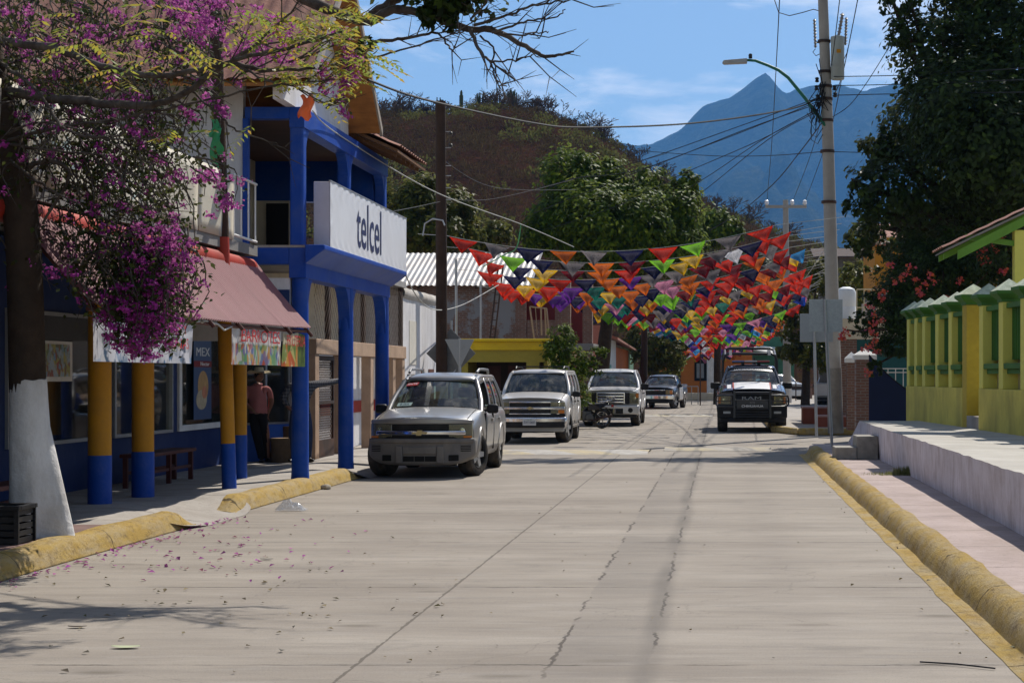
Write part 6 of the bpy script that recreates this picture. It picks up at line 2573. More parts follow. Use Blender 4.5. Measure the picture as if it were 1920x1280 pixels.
# ---------------------------------------------------------------- dark pickup further along
NAV = car_paint('dark_navy_paint', (.02, .025, .045), .3, .25, damt=.35)
S5 = dict(cat='pickup', W=1.92, L=5.3, r=.36, tw=.25, yf=.9, yr=4.05, zb=.38, hood=1.0, crown=.08, cowl=(1.5, 1.13), belt=1.12, wtop=(2.15, 1.60), roof=1.72, xb=.84, xr=.66, rear_top=3.0, rear_base=3.2,
          wins=[(.06, .9)], doors=[(1.65, 2.95)], paint=NAV, nose=.28, rear_seat=False, fw=.94, steer=-.3)
t, K = vehicle('dark_pickup', 'small dark navy pickup parked beyond the white pickup with pale dented door', -3.25, 91.0, -.12, S5)
bed(t, S5, K, 3.25, NAV)
strip('grille', t, K, -.5, .5, .72, .93, .02, .06, BLACK, .01)
strip('grille_frame', t, K, -.5, .5, .92, .96, -.01, .06, CHROME, .01)
head(t, K, .52, .86, .74, .95, .0, (.72, .85, .75, .93))
strip('bumper', t, K, -.92, .92, .48, .70, -.06, .2, CHROME, .04)
strip('air_dam', t, K, -.88, .88, .30, .48, -.02, .15, BLACK, .03)
m = MB()
m.box(.955, 1.0, 1.75, 2.9, .45, 1.08)
m.build('pale_door_skin', WHT, t, bevel=.02)
# ---------------------------------------------------------------- far right: white suv behind the fence, pickup tail
S6 = dict(S2)
S6.update(paint=WHT, L=4.4, yr=3.4, rear_top=4.1, rear_base=4.3, doors=[(1.55, 2.5), (2.51, 3.3)], roof=1.75, wtop=(2.02, 1.66), W=1.8, steer=0)
t, K = vehicle('white_car', 'white car far away behind the thin black fence at right', 5.0, 116.0, .5, S6)
strip('grille', t, K, -.8, .8, .78, 1.0, .02, .06, BLACK, .01)
head(t, K, .52, .84, .82, 1.0, .0)
strip('bumper', t, K, -.88, .88, .36, .74, -.04, .2, WHT, .04)
S7 = dict(S5)
S7.update(paint=car_paint('grey_silver_paint', (.42, .43, .45), .5, .3), W=1.85, bed_h=.18, L=5.2, steer=0)
t, K = vehicle('silver_pickup', 'silver pickup seen from behind past the sign posts at right', 6.2, 98.3, PI - .08, S7)
bed(t, S7, K, 3.25, S7['paint'])
m = MB()
m.box(-.9, .9, 5.19, 5.25, .62, 1.28)
tg = m.build('tailgate', S7['paint'], t, bevel=.03)
m = MB()
m.box(-.2, .12, 5.251, 5.262, .95, 1.02)
m.build('badge', REDINK, tg)
m = MB()
m.box(-.88, .88, 5.2, 5.36, .42, .58)
m.build('rear_bumper', BLACK, t, bevel=.03)
for sg in (-1, 1):
    m = MB()
    a, b = (.80, .915) if sg > 0 else (-.915, -.80)
    m.box(a, b, 5.2, 5.262, .75, 1.2)
    m.build('tail_light', REDINK, t)

# ---------------------------------------------------------------- motorcycle by the white pickup
mc_ = thing('motorcycle', 'black motorcycle parked nose away between the white suv and the white pickup', 'motorcycle', (-4.15, 57.6, 0), .42)
# local: x = along the bike, rear wheel at +x
for cx, nm in ((.42, 'rear'), (-.86, 'front')):
    rot = Matrix.Rotation(PI / 2, 4, 'X')
    m = MB()
    pts = [(.27 * math.cos(a), 0, .27 * math.sin(a)) for a in np.linspace(0, 2 * PI, 29)]
    m.tube(pts, .045, 8, cap=False)
    w = m.build('wheel', RUBBER, mc_, smooth=60, loc=(cx, 0, .315))
    m = MB()
    m.tube([(.222 * math.cos(a), 0, .222 * math.sin(a)) for a in np.linspace(0, 2 * PI, 29)], .016, 6, cap=False)
    for k in range(5):
        a = 2 * PI * k / 5
        m.tube([(.03 * math.cos(a), 0, .03 * math.sin(a)), (.22 * math.cos(a), 0, .22 * math.sin(a))], .014, 5)
    m.lathe([(.05, -.05), (.05, .05)], 12, M=rot)
    m.build('rim', CHROME if nm == 'rear' else RIM, w)
m = MB()
m.tube([(-.60, 0, .82), (-.30, 0, .62), (.05, 0, .55), (.42, 0, .32)], .035, 8)
m.tube([(-.60, 0, .82), (-.45, 0, .42), (-.05, 0, .30), (.1, 0, .5)], .03, 8)
m.tube([(.0, 0, .70), (.45, 0, .80), (.66, 0, .80)], .025, 8)
m.build('frame', BLACK, mc_)
m = MB()
m.tube([(-.86, -.08, .315), (-.62, -.08, .90)], .024, 8)
m.tube([(-.86, .08, .315), (-.62, .08, .90)], .024, 8)
m.build('fork', CHROME, mc_)
m = MB()
m.lathe([(.04, -.28), (.12, -.22), (.155, -.05), (.15, .1), (.10, .22), (.04, .26)], 14, M=Matrix.Translation((-.28, 0, .80)) @ Matrix.Rotation(PI / 2 + .15, 4, 'Y'))
m.build('fuel_tank', mat('black_tank', (.015, .015, .02), .2, .1, bump=0), mc_, smooth=60)
m = MB()
m.grid(lambda u, v: (-.10 + .72 * u, (-.13 + .26 * v) * (1 - .25 * u), .80 + .05 * u * u + .03 * math.sin(PI * v) - .03 * math.sin(PI * u)), 10, 6)
m.build('seat', BLACK, mc_, smooth=80, solid=.07)
m = MB()
m.box(-.28, .02, -.12, .12, .26, .56)
m.lathe([(.13, -.17), (.14, -.15), (.14, .15), (.13, .17)], 14, M=Matrix.Translation((-.05, 0, .36)) @ Matrix.Rotation(PI / 2, 4, 'X'))
m.build('engine', mat('engine_grey', (.12, .12, .12), .4, .2, metal=.6), mc_, bevel=.02)
m = MB()
m.tube([(-.2, -.14, .3), (.1, -.16, .27), (.3, -.17, .34), (.7, -.18, .42)], [.025, .03, .045, .045], 8)
m.build('exhaust', IRON, mc_, smooth=60)
for sg in (-1, 1):
    m = MB()
    m.slab([(-.1, sg * .10, .56), (.34, sg * .11, .62), (.62, sg * .09, .80), (.1, sg * .13, .80), (-.12, sg * .13, .74)][::sg], (0, sg * .03, 0))
    m.slab([(-.55, sg * .10, .74), (-.25, sg * .14, .56), (-.1, sg * .14, .72), (-.4, sg * .13, .86)][::sg], (0, sg * .03, 0))
    m.build('side_panel', _mc['black_tank'], mc_, bevel=.015)
m = MB()
m.tube([(-.60, -.34, 1.04), (-.64, -.15, .98), (-.62, 0, .95), (-.64, .15, .98), (-.60, .34, 1.04)], .016, 8)
for sg in (-1, 1):
    m.tube([(-.62, sg * .25, 1.02), (-.62, sg * .32, 1.2)], .008, 5)
    m.box(-.64, -.61, sg * .32 - .06, sg * .32 + .06, 1.18, 1.26)
m.build('handlebar', BLACK, mc_)
m = MB()
m.tube([(.30, -.11, .86), (.72, -.11, .90), (.72, .11, .90), (.30, .11, .86)], .014, 6)
for x_ in (.42, .54, .64):
    m.tube([(x_, -.11, .89), (x_, .11, .89)], .010, 6)
m.tube([(.72, -.11, .90), (.72, -.11, 1.0), (.72, .11, 1.0), (.72, .11, .90)], .012, 6)
m.build('luggage_rack', CHROME, mc_)
m = MB()
pts = [(.42 + .36 * math.cos(a), 0, .315 + .36 * math.sin(a)) for a in np.linspace(PI * .08, PI * .75, 12)]
for p_ in pts:
    pass
m.grid(lambda u, v: (.42 + .365 * math.cos(PI * (.05 + .65 * u)), -.07 + .14 * v, .315 + .365 * math.sin(PI * (.05 + .65 * u))), 12, 3)
m.build('mudguard', BLACK, mc_, smooth=80, solid=.01)
m = MB()
m.box(.76, .80, -.06, .06, .68, .76)
m.build('tail_light', REDINK, mc_)
m = MB()
m.tube([(.765, 0, .78), (.86, 0, .55)], .012, 6)
m.box(.83, .85, -.09, .09, .48, .62)
m.build('plate_holder', STEEL, mc_)
# ================================================================== people
SKIN = mat('brown_skin', (.20, .095, .06), .55, .08, 6, bump=.05)
PINK = mat('pink_polo_cloth', (.36, .13, .12), .9, .12, 3, bump=.35, bscale=14)
TROUS = mat('black_trouser_cloth', (.010, .009, .010), .9, .2, 3, bump=.35, bscale=10)
JEANS = mat('denim_cloth', (.035, .05, .10), .9, .2, 3, bump=.35, bscale=10)
SHOE = mat('dark_shoe_leather', (.02, .015, .012), .4, .2)
STRAW = mat('straw_hat', (.5, .42, .28), .8, .15, 20, bump=.3)
HAIR = mat('dark_hair', (.012, .010, .009), .7, .2)


def check_cloth():
    t = NT('checked_shirt_cloth')
    v = t.coord()
    s = t.n('SeparateXYZ', {0: v})
    a = t.math('LESS_THAN', t.math('ABSOLUTE', t.math('SUBTRACT', t.math('FRACT', t.math('MULTIPLY', t.math('ADD', s.outputs[0], s.outputs[1]), 16.0)), .5)), .14)
    b = t.math('LESS_THAN', t.math('ABSOLUTE', t.math('SUBTRACT', t.math('FRACT', t.math('MULTIPLY', s.outputs[2], 16.0)), .5)), .14)
    c = t.mix((.035, .035, .045), (.20, .19, .19), t.math('MULTIPLY', t.math('ADD', a, b), .5))
    return t.done(t.bsdf(c, .9, 0, t.noise(14, 4, .6, v), .3, .02))


CHECK = check_cloth()


def skin_mesh(joints, edges, mats, fn, name, parent, sub=3, root=0):
    """joints: name -> (x, y, z, rx, ry). One continuous surface grown over the bones."""
    names = list(joints)
    me = bpy.data.meshes.new(name)
    me.from_pydata([joints[n][:3] for n in names], [(names.index(a), names.index(b)) for a, b in edges], [])
    o = bpy.data.objects.new(name, me)
    C.objects.link(o)
    md = o.modifiers.new('skin', 'SKIN')
    md.branch_smoothing = .4
    for i, n in enumerate(names):
        d = me.skin_vertices[0].data[i]
        d.radius = joints[n][3:5]
        d.use_root = (i == root)
    sb = o.modifiers.new('sub', 'SUBSURF')
    sb.levels = sb.render_levels = sub
    dg = bpy.context.evaluated_depsgraph_get()
    m2 = bpy.data.meshes.new_from_object(o.evaluated_get(dg))
    bpy.data.objects.remove(o)
    m2.materials.clear()
    for m_ in mats:
        m2.materials.append(m_)
    mi = [fn(p_.center) for p_ in m2.polygons]
    m2.polygons.foreach_set('material_index', mi)
    m2.polygons.foreach_set('use_smooth', [True] * len(m2.polygons))
    m2.name = name
    ob = bpy.data.objects.new(name, m2)
    C.objects.link(ob)
    ob.parent = parent
    return ob


def hand(joints, edges, wrist, pre, tipdir, side, curl=.3, spread=(0, 1, 0)):
    """palm, four unequal bent fingers and a thumb off the side of the palm"""
    w = Vector(joints[wrist][:3])
    d = Vector(tipdir).normalized()
    s = Vector(side).normalized()
    n = d.cross(s).normalized()
    p0 = w + d * .05
    joints[pre + 'palm'] = (*p0, .034, .02)
    edges.append((wrist, pre + 'palm'))
    for k, (off, ln) in enumerate(((-.027, .070), (-.009, .08), (.009, .075), (.026, .058))):
        a = w + d * .092 + s * off
        b = a + (d * math.cos(curl) + n * math.sin(curl)) * ln * .55
        c = b + (d * math.cos(curl * 2.2) + n * math.sin(curl * 2.2)) * ln * .5
        for nm, q_, r in (('k', a, .0095), ('m', b, .0085), ('t', c, .007)):
            joints['%s%s%d' % (pre, nm, k)] = (*q_, r, r)
        edges += [(pre + 'palm', '%sk%d' % (pre, k)), ('%sk%d' % (pre, k), '%sm%d' % (pre, k)), ('%sm%d' % (pre, k), '%st%d' % (pre, k))]
    a = w + d * .04 - s * .036
    b = a + d * .03 - s * .025 + n * .01
    joints[pre + 'th0'] = (*a, .011, .011)
    joints[pre + 'th1'] = (*b, .009, .009)
    edges += [(pre + 'palm', pre + 'th0'), (pre + 'th0', pre + 'th1')]


def head_mesh(t, c, yaw, tilt, hat=None):
    """head with brow, nose, lips, chin, ears; faces local -y before yaw"""
    Mx = Matrix.Translation(c) @ Matrix.Rotation(yaw, 4, 'Z') @ Matrix.Rotation(tilt, 4, 'X')
    mb = MB()
    nu, nv = 32, 24

    def f(u, v):
        a = 2 * PI * u
        b = PI * (v - .5)
        x, y, z = math.sin(a) * math.cos(b), -math.cos(a) * math.cos(b), math.sin(b)
        k = 1.0
        X, Y, Z = x * .076, y * .096, z * .118
        if z < -.1:                                   # jaw narrows
            X *= 1 - .35 * (-z - .1)
            if y > 0:
                Y *= 1 - .35 * (-z - .1)
        if y < -.4:                                   # face side
            g = lambda cx, cz, sx_, sz_: math.exp(-((x - cx) / sx_) ** 2 - ((z - cz) / sz_) ** 2)
            Y -= .026 * g(0, -.12, .13, .16) + .008 * g(0, .08, .10, .2)          # nose and bridge
            Y -= .008 * g(0, -.47, .28, .07) + .010 * g(0, -.78, .3, .15)         # lips and chin
            Y += .011 * g(.36, .06, .17, .10) + .011 * g(-.36, .06, .17, .10)       # eye sockets
            Y -= .006 * g(.36, .24, .3, .08) + .006 * g(-.36, .24, .3, .08)       # brow
            Y += .004 * g(0, -.60, .25, .05)
        return Mx @ Vector((X, Y, Z))
    mb.grid(f, nu, nv)
    for sg in (-1, 1):
        mb.grid(lambda u, v: Mx @ Vector((sg * (.074 + .014 * math.sin(PI * u)), .012 + .02 * math.cos(2 * PI * v) * math.sin(PI * u), -.005 + .032 * math.sin(2 * PI * v) * math.sin(PI * u))), 5, 10)
    h = mb.build('head', SKIN, t, smooth=180)
    m = MB()
    for sg in (-1, 1):
        m.lathe([(.0105, -.004), (.0085, .003), (.003, .006)], 10, M=Mx @ Matrix.Translation((sg * .029, -.083, .008)) @ Matrix.Rotation(PI / 2, 4, 'X'))
    m.build('eyes', HAIR, h)
    m = MB()
    m.grid(lambda u, v: Mx @ Vector((.081 * math.sin(2 * PI * u) * math.cos(PI / 2 * v), (.008 - .101 * math.cos(2 * PI * u)) * math.cos(PI / 2 * v) * (1.02) if math.cos(2 * PI * u) < .35 else -.06 * math.cos(PI / 2 * v), .035 * (1 if math.cos(2 * PI * u) > .35 else -.6) * (1 - v) + .122 * math.sin(PI / 2 * v))), 28, 8)
    m.build('hair', HAIR, h, smooth=180)
    if hat:
        m = MB()
        M2 = Mx @ Matrix.Translation((0, .0, .062)) @ Matrix.Rotation(-.05, 4, 'X')

        def brim(u, v):
            a = 2 * PI * u
            r = .088 + .115 * v
            return M2 @ Vector((r * math.sin(a) * .95, -r * math.cos(a) * 1.08, .055 * v * v * abs(math.sin(a)) ** 2 - .02 * v * v * abs(math.cos(a))))
        m.grid(brim, 32, 5)
        m.grid(lambda u, v: M2 @ Vector(((.090 - .018 * v) * math.sin(2 * PI * u), -(.1 - .02 * v) * math.cos(2 * PI * u), .115 * v)), 28, 5)
        m.grid(lambda u, v: M2 @ Vector(((.072 * (1 - v)) * math.sin(2 * PI * u), -(.08 * (1 - v)) * math.cos(2 * PI * u), .115 - .035 * v * (1 - abs(math.sin(2 * PI * u)) * .6))), 28, 4)
        m.build('hat', STRAW, t, smooth=60)
        m = MB()
        m.grid(lambda u, v: M2 @ Vector((.0915 * math.sin(2 * PI * u), -.1015 * math.cos(2 * PI * u), .002 + .022 * v)), 28, 1)
        m.build('hat_band', BROWN, t, smooth=180)
    return h


def shoe(t, x, y, z, yaw):
    m = MB()
    Mx = Matrix.Translation((x, y, z)) @ Matrix.Rotation(yaw, 4, 'Z')

    def f(u, v):
        a = 2 * PI * u
        b = PI * (v - .5)
        X, Y, Z = .046 * math.sin(a) * math.cos(b), -.14 * math.cos(a) * math.cos(b) - .05, .05 * math.sin(b)
        if Y < -.06:
            Z *= .72
            X *= 1.05
        return Mx @ Vector((X, Y, max(Z + .036, .0)))
    m.grid(f, 18, 10)
    return m.build('shoe', SHOE, t, smooth=80)


# ---- man 1: pink polo and straw hat, leaning back against the bay, looking to the right
pz = .178
p = on(492, 866, pz)
t = thing('person', 'man in pink polo shirt, black trousers and straw hat leaning by the bay window', 'person', p)
t.scale = (.97, .97, .915)
J = {'pelvis': (-.10, .06, .93, .165, .13), 'waist': (-.09, .05, 1.06, .165, .135), 'chest': (-.12, .05, 1.30, .175, .125), 'neckb': (-.10, .04, 1.47, .09, .08), 'neck': (-.085, .02, 1.53, .056, .056),
     'shl': (-.28, .06, 1.42, .075, .07), 'ell': (-.32, -.02, 1.14, .05, .05), 'wrl': (-.14, -.16, 1.00, .033, .03),
     'shr': (.08, .10, 1.42, .075, .07), 'elr': (.12, .18, 1.14, .05, .05), 'wrr': (.06, .16, .94, .033, .03)}
E = [('pelvis', 'waist'), ('waist', 'chest'), ('chest', 'neckb'), ('neckb', 'neck'), ('chest', 'shl'), ('shl', 'ell'), ('ell', 'wrl'), ('chest', 'shr'), ('shr', 'elr'), ('elr', 'wrr')]
for pre, x0, kx, fx, ky in (('l', -.17, -.08, .0, -.06), ('r', -.03, .05, .07, .04)):
    J[pre + 'hip'] = (x0, .06, .86, .115, .12)
    J[pre + 'knee'] = (kx, ky - .02, .50, .080, .085)
    J[pre + 'ank'] = (fx, ky, .10, .066, .07)
    J[pre + 'hem'] = (fx, ky, .06, .066, .07)
    E += [('pelvis', pre + 'hip'), (pre + 'hip', pre + 'knee'), (pre + 'knee', pre + 'ank'), (pre + 'ank', pre + 'hem')]
hand(J, E, 'wrl', 'hl', (.6, -.25, -.6), (.2, .9, .1), .5)
hand(J, E, 'wrr', 'hr', (-.1, -.1, -1), (.1, .9, 0), .5)


def who1(c):
    if c.z > 1.495:
        return 0
    arm = c.x < -.245 and c.z < 1.22 or (c.x > .09 and c.z < 1.22)
    hand_ = c.y < -.115 and c.z < 1.12 and c.z > .85
    if arm or hand_ or (c.x > .045 and c.z < 1.0 and c.y > .13 and c.z > .7):
        return 0
    return 1 if c.z > .935 else 2


skin_mesh(J, E, [SKIN, PINK, TROUS], who1, 'body', t)
m = MB()
m.tube([(-.085 + .068 * math.cos(a), .025 + .066 * math.sin(a), 1.485 + .012 * math.sin(a)) for a in np.linspace(0, 2 * PI, 17)], .017, 6)
m.build('collar', PINK, t, smooth=60)
head_mesh(t, (-.06, -.01, 1.64), 1.0, .05, hat=True)
shoe(t, .0, -.08, .0, .4)
shoe(t, .08, .02, .0, .6)
# ---- man 2: checked shirt, arm stretched to the timber post, mostly behind the column
p = on(562, 866, pz)
t = thing('person', 'man in checked shirt and jeans behind the blue column, arm stretched to the post', 'person', p)
t.scale = (.97, .97, .95)
J = {'pelvis': (.0, .05, .93, .16, .13), 'waist': (.0, .05, 1.06, .165, .135), 'chest': (.03, .05, 1.30, .19, .13), 'neckb': (.03, .04, 1.47, .09, .08), 'neck': (.03, .03, 1.54, .056, .056),
     'shl': (-.17, .02, 1.42, .08, .075), 'ell': (-.30, -.02, 1.17, .062, .06), 'wrl': (-.17, -.06, .99, .042, .04),
     'shr': (.22, .12, 1.43, .085, .08), 'elr': (.46, .55, 1.47, .066, .062), 'wrr': (.66, .98, 1.53, .046, .042)}
E = [('pelvis', 'waist'), ('waist', 'chest'), ('chest', 'neckb'), ('neckb', 'neck'), ('chest', 'shl'), ('shl', 'ell'), ('ell', 'wrl'), ('chest', 'shr'), ('shr', 'elr'), ('elr', 'wrr')]
for pre, x0, kx, fx, ky in (('l', -.09, -.12, -.12, .0), ('r', .10, .15, .14, .02)):
    J[pre + 'hip'] = (x0, .05, .86, .115, .12)
    J[pre + 'knee'] = (kx, ky, .50, .088, .09)
    J[pre + 'ank'] = (fx, ky + .02, .10, .066, .07)
    J[pre + 'hem'] = (fx, ky + .02, .06, .066, .07)
    E += [('pelvis', pre + 'hip'), (pre + 'hip', pre + 'knee'), (pre + 'knee', pre + 'ank'), (pre + 'ank', pre + 'hem')]
hand(J, E, 'wrr', 'hr', (.35, .75, .5), (.8, -.4, .1), .15)
hand(J, E, 'wrl', 'hl', (.6, .0, -.5), (.1, .9, .1), .6)


def who2(c):
    if c.z > 1.495 and c.x < .2:
        return 0
    if c.x > .64 and c.y > .94:
        return 0
    if c.z < 1.04 and c.z > .8 and c.x < -.04 and c.y < -.075:
        return 0
    return 1 if c.z > .90 else 2


skin_mesh(J, E, [SKIN, CHECK, JEANS], who2, 'body', t)
m = MB()
m.tube([(.03 + .068 * math.cos(a), .035 + .066 * math.sin(a), 1.49 + .012 * math.sin(a)) for a in np.linspace(0, 2 * PI, 17)], .017, 6)
m.build('collar', CHECK, t, smooth=60)
head_mesh(t, (.03, .0, 1.655), -1.0, .05)
shoe(t, -.12, .0, .0, -.1)
shoe(t, .16, .0, .0, .75)
# ================================================================== trees and plants
LEAF_FICUS = leaf_mat('dark_glossy_leaf', [(.004, .011, .002), (.008, .02, .003), (.014, .032, .004), (.026, .05, .006), (.010, .024, .003), (.05, .085, .008)], .25, .5, .16)
LEAF_MID = leaf_mat('bright_green_leaf', [(.012, .036, .002), (.03, .07, .003), (.06, .11, .004), (.14, .19, .008), (.020, .045, .002)], .36, .5, .07)
LEAF_MANGO = leaf_mat('olive_green_leaf', [(.03, .046, .003), (.065, .075, .005), (.13, .12, .008), (.03, .055, .003), (.08, .055, .008)], .35, .5, .12)
LEAF_YEL = leaf_mat('yellow_green_leaflet', [(.10, .18, .01), (.2, .27, .012), (.38, .30, .01), (.07, .14, .012), (.42, .22, .01), (.15, .24, .012)], .45, .45, .3)
LEAF_VINE = leaf_mat('vine_leaf', [(.012, .022, .004), (.02, .036, .006), (.04, .06, .008), (.03, .02, .008), (.016, .03, .005)], .2, .55, .12)
BRACT = leaf_mat('purple_bract', [(.25, .012, .21), (.44, .025, .36), (.16, .01, .14), (.58, .06, .48), (.30, .016, .24)], .38, .6, .2)
BRACT_O = leaf_mat('coral_bract', [(.55, .07, .03), (.62, .12, .05), (.5, .06, .12), (.45, .04, .02)], .35, .6, .2)


def leaves(name, centers, normals, size, wid, mt, parent, fold=.25, jitter=.35, taper=True):
    """many single leaves: each a pointed blade of two triangles pairs (6 vertices, 2 quads) folded along the midrib"""
    n = len(centers)
    rg = NR
    d = rg.normal(size=(n, 3))
    nz = normals + rg.normal(size=(n, 3)) * jitter
    nz /= np.linalg.norm(nz, axis=1, keepdims=True) + 1e-9
    d -= nz * np.sum(d * nz, axis=1, keepdims=True)
    d /= np.linalg.norm(d, axis=1, keepdims=True) + 1e-9
    s = np.cross(nz, d)
    L_ = (size * rg.uniform(.65, 1.3, n))[:, None]
    W_ = L_ * wid * .5
    b = centers - d * L_ * .5
    t_ = centers + d * L_ * .5
    lift = nz * W_ * fold
    m1 = b + d * L_ * .4
    vs = np.stack([b, m1 + s * W_ + lift, t_, m1 - s * W_ + lift], axis=1).reshape(-1, 3)
    f0 = np.arange(n)[:, None] * 4
    faces = np.concatenate([f0 + np.array([[0, 1, 2]]), f0 + np.array([[0, 2, 3]])], axis=0)
    return np_mesh(name, vs, faces, mt, parent)


def blob_points(blobs, n, clump=.0, inner=.35, rg=NR):
    """points inside ellipsoids, mostly near their skin; clustered into sprays"""
    vol = np.array([b[1][0] * b[1][1] * b[1][2] for b in blobs]) ** .67
    pr = vol / vol.sum()
    pts, nrm = [], []
    for (c, r), p_ in zip(blobs, pr):
        k = max(4, int(n * p_))
        nc = max(3, k // 22)
        v = rg.normal(size=(nc, 3))
        v /= np.linalg.norm(v, axis=1, keepdims=True)
        rad = 1 - inner * rg.random(nc)[:, None] ** 1.6
        cc = v * rad * (1 + .12 * rg.normal(size=(nc, 1)))
        which = rg.integers(0, nc, k)
        off = rg.normal(size=(k, 3)) * (clump if clump else .12)
        r_ = np.array(r)
        q_ = cc[which] * r_ + off * min(r)
        pts.append(q_ + np.array(c))
        w = v[which] + np.array([0, 0, .45])
        nrm.append(w)
    return np.concatenate(pts), np.concatenate(nrm)


def limb(mb, pts, r0, r1, n=8, wob=0.0):
    pts = [Vector(p_) for p_ in pts]
    out = []
    k = len(pts)
    for i in range(k - 1):
        p0, p1, p2, p3 = pts[max(i - 1, 0)], pts[i], pts[i + 1], pts[min(i + 2, k - 1)]
        for j in range(5):
            t_ = j / 5
            v = .5 * ((2 * p1) + (p2 - p0) * t_ + (2 * p0 - 5 * p1 + 4 * p2 - p3) * t_ ** 2 + (3 * p1 - p0 - 3 * p2 + p3) * t_ ** 3)
            if wob:
                v = v + Vector((R.gauss(0, wob), R.gauss(0, wob), R.gauss(0, wob)))
            out.append(v)
    out.append(pts[-1])
    m_ = len(out)
    mb.tube(out, [r0 + (r1 - r0) * (i / (m_ - 1)) ** .8 for i in range(m_)], n)
    return out


def px_blobs(lst, Y0, base):
    """crown masses read off the photo: (px, py, radius px, depth offset m, flatten)"""
    out = []
    for (px, py, rp, dy, fl) in lst:
        c = at(px, py, Y0 + dy) - base
        r = rp * (Y0 + dy) / F
        out.append((tuple(c), (r, r * 1.0, r * fl)))
    return out


def tree(name, label, base, blobs, n, size, wid, mt, trunk_pts, r0, limbs=6, cat='tree', group=None, clump=.13, inner=.4, bark=BARK, foot=None):
    t = thing(name, label, cat, base, 0, group)
    pts, nrm = blob_points(blobs, n, clump, inner)
    leaves('crown', pts, nrm, size, wid, mt, t)
    m = MB()
    tp_ = [Vector(p_) for p_ in trunk_pts]
    limb(m, tp_, r0, r0 * .6, 12, .01)
    for k in range(limbs):
        b = blobs[k % len(blobs)]
        c = Vector(b[0])
        mid = tp_[-1].lerp(c, .5) + Vector((R.uniform(-.3, .3), R.uniform(-.3, .3), -.1 * abs(c.z - tp_[-1].z)))
        limb(m, [tp_[-1], mid, c + Vector((R.uniform(-.4, .4), R.uniform(-.4, .4), b[1][2] * .3))], r0 * .45, .02, 7, .01)
    m.build('trunk', bark, t, smooth=60)
    if foot:
        m = MB()
        m.tube([(0, 0, 0), (0, 0, foot)], r0 * 1.05, 12)
        m.build('whitewashed_foot', LIME, t, smooth=60)
    return t


# big green tree behind the bandanas
b0 = at(1128, 760, 77)
b0.z = 0
bl = px_blobs([(1075, 350, 62, 0, 1.05), (1040, 420, 58, -1.5, .9), (1110, 420, 75, -2.0, 1), (1150, 365, 55, .5, 1), (1195, 425, 66, -1.5, 1.0), (1215, 350, 36, 1, 1), (1270, 405, 50, 0, 1.15),
               (1290, 345, 26, .5, 1), (1010, 455, 36, -1, .8), (1160, 470, 70, -1, .7), (1260, 465, 62, -.5, .8), (1095, 315, 30, 0, .9), (1140, 325, 30, 0, 1)], 76, b0)
tree('broad_green_tree', 'large dense green tree with forked dark trunk behind the bandana strings', b0, bl, 34000, .25, .48, LEAF_MID,
     [(0, 0, 0), (.0, 0, 1.6), (.1, 0, 2.8), (.25, 0, 4.2)], .42, 10)
b0 = at(1345, 740, 105)
b0.z = 0
bl = px_blobs([(1345, 425, 36, 0, .9), (1375, 440, 22, 0, .9), (1320, 440, 28, 0, 1)], 105, b0)
tree('round_green_tree', 'small round green tree to the right of the large one, below the mountain', b0, bl, 5000, .3, .5, LEAF_MID, [(0, 0, 0), (0, 0, 4), (0, 0, 7)], .25, 3)
# olive trees behind the portico and the dark pole
b0 = at(800, 740, 82)
b0.z = 0
bl = px_blobs([(790, 385, 52, 0, 1), (745, 400, 46, 1, 1), (850, 395, 42, 0, .9), (830, 435, 48, -1, .8), (770, 440, 50, -1, .8), (880, 440, 30, 0, .8), (815, 360, 28, 0, .9)], 82, b0)
tree('mango_tree', 'olive green tree behind the dark wooden pole and white sign', b0, bl, 13000, .32, .4, LEAF_MANGO, [(0, 0, 0), (0, 0, 3), (.2, 0, 5)], .3, 6)
b0 = at(930, 740, 88)
b0.z = 0
bl = px_blobs([(930, 440, 28, 0, .9), (905, 450, 24, 0, .9), (700, 405, 30, 6, .9)], 88, b0)
tree('mango_tree', 'smaller olive green crown between the dark pole and the large green tree', b0, bl, 4200, .32, .4, LEAF_MANGO, [(0, 0, 0), (0, 0, 4), (.1, 0, 6)], .22, 3)
# sunlit shrub beside the white suv
b0 = at(1062, 790, 56)
b0.z = .1
bl = px_blobs([(1055, 640, 30, 0, 1.1), (1040, 665, 28, -.3, 1), (1075, 680, 30, -.3, 1), (1060, 710, 42, 0, 1), (1105, 690, 20, 0, 1.1), (1120, 665, 16, .2, 1), (1130, 655, 12, .2, .8), (1065, 745, 40, 0, .8)], 56, b0)
tree('citrus_shrub', 'sunlit leafy green shrub between the white suv and the white pickup', b0, bl, 7500, .12, .5, LEAF_MID, [(0, 0, 0), (0, 0, .8), (.05, 0, 1.5)], .06, 6, cat='shrub')
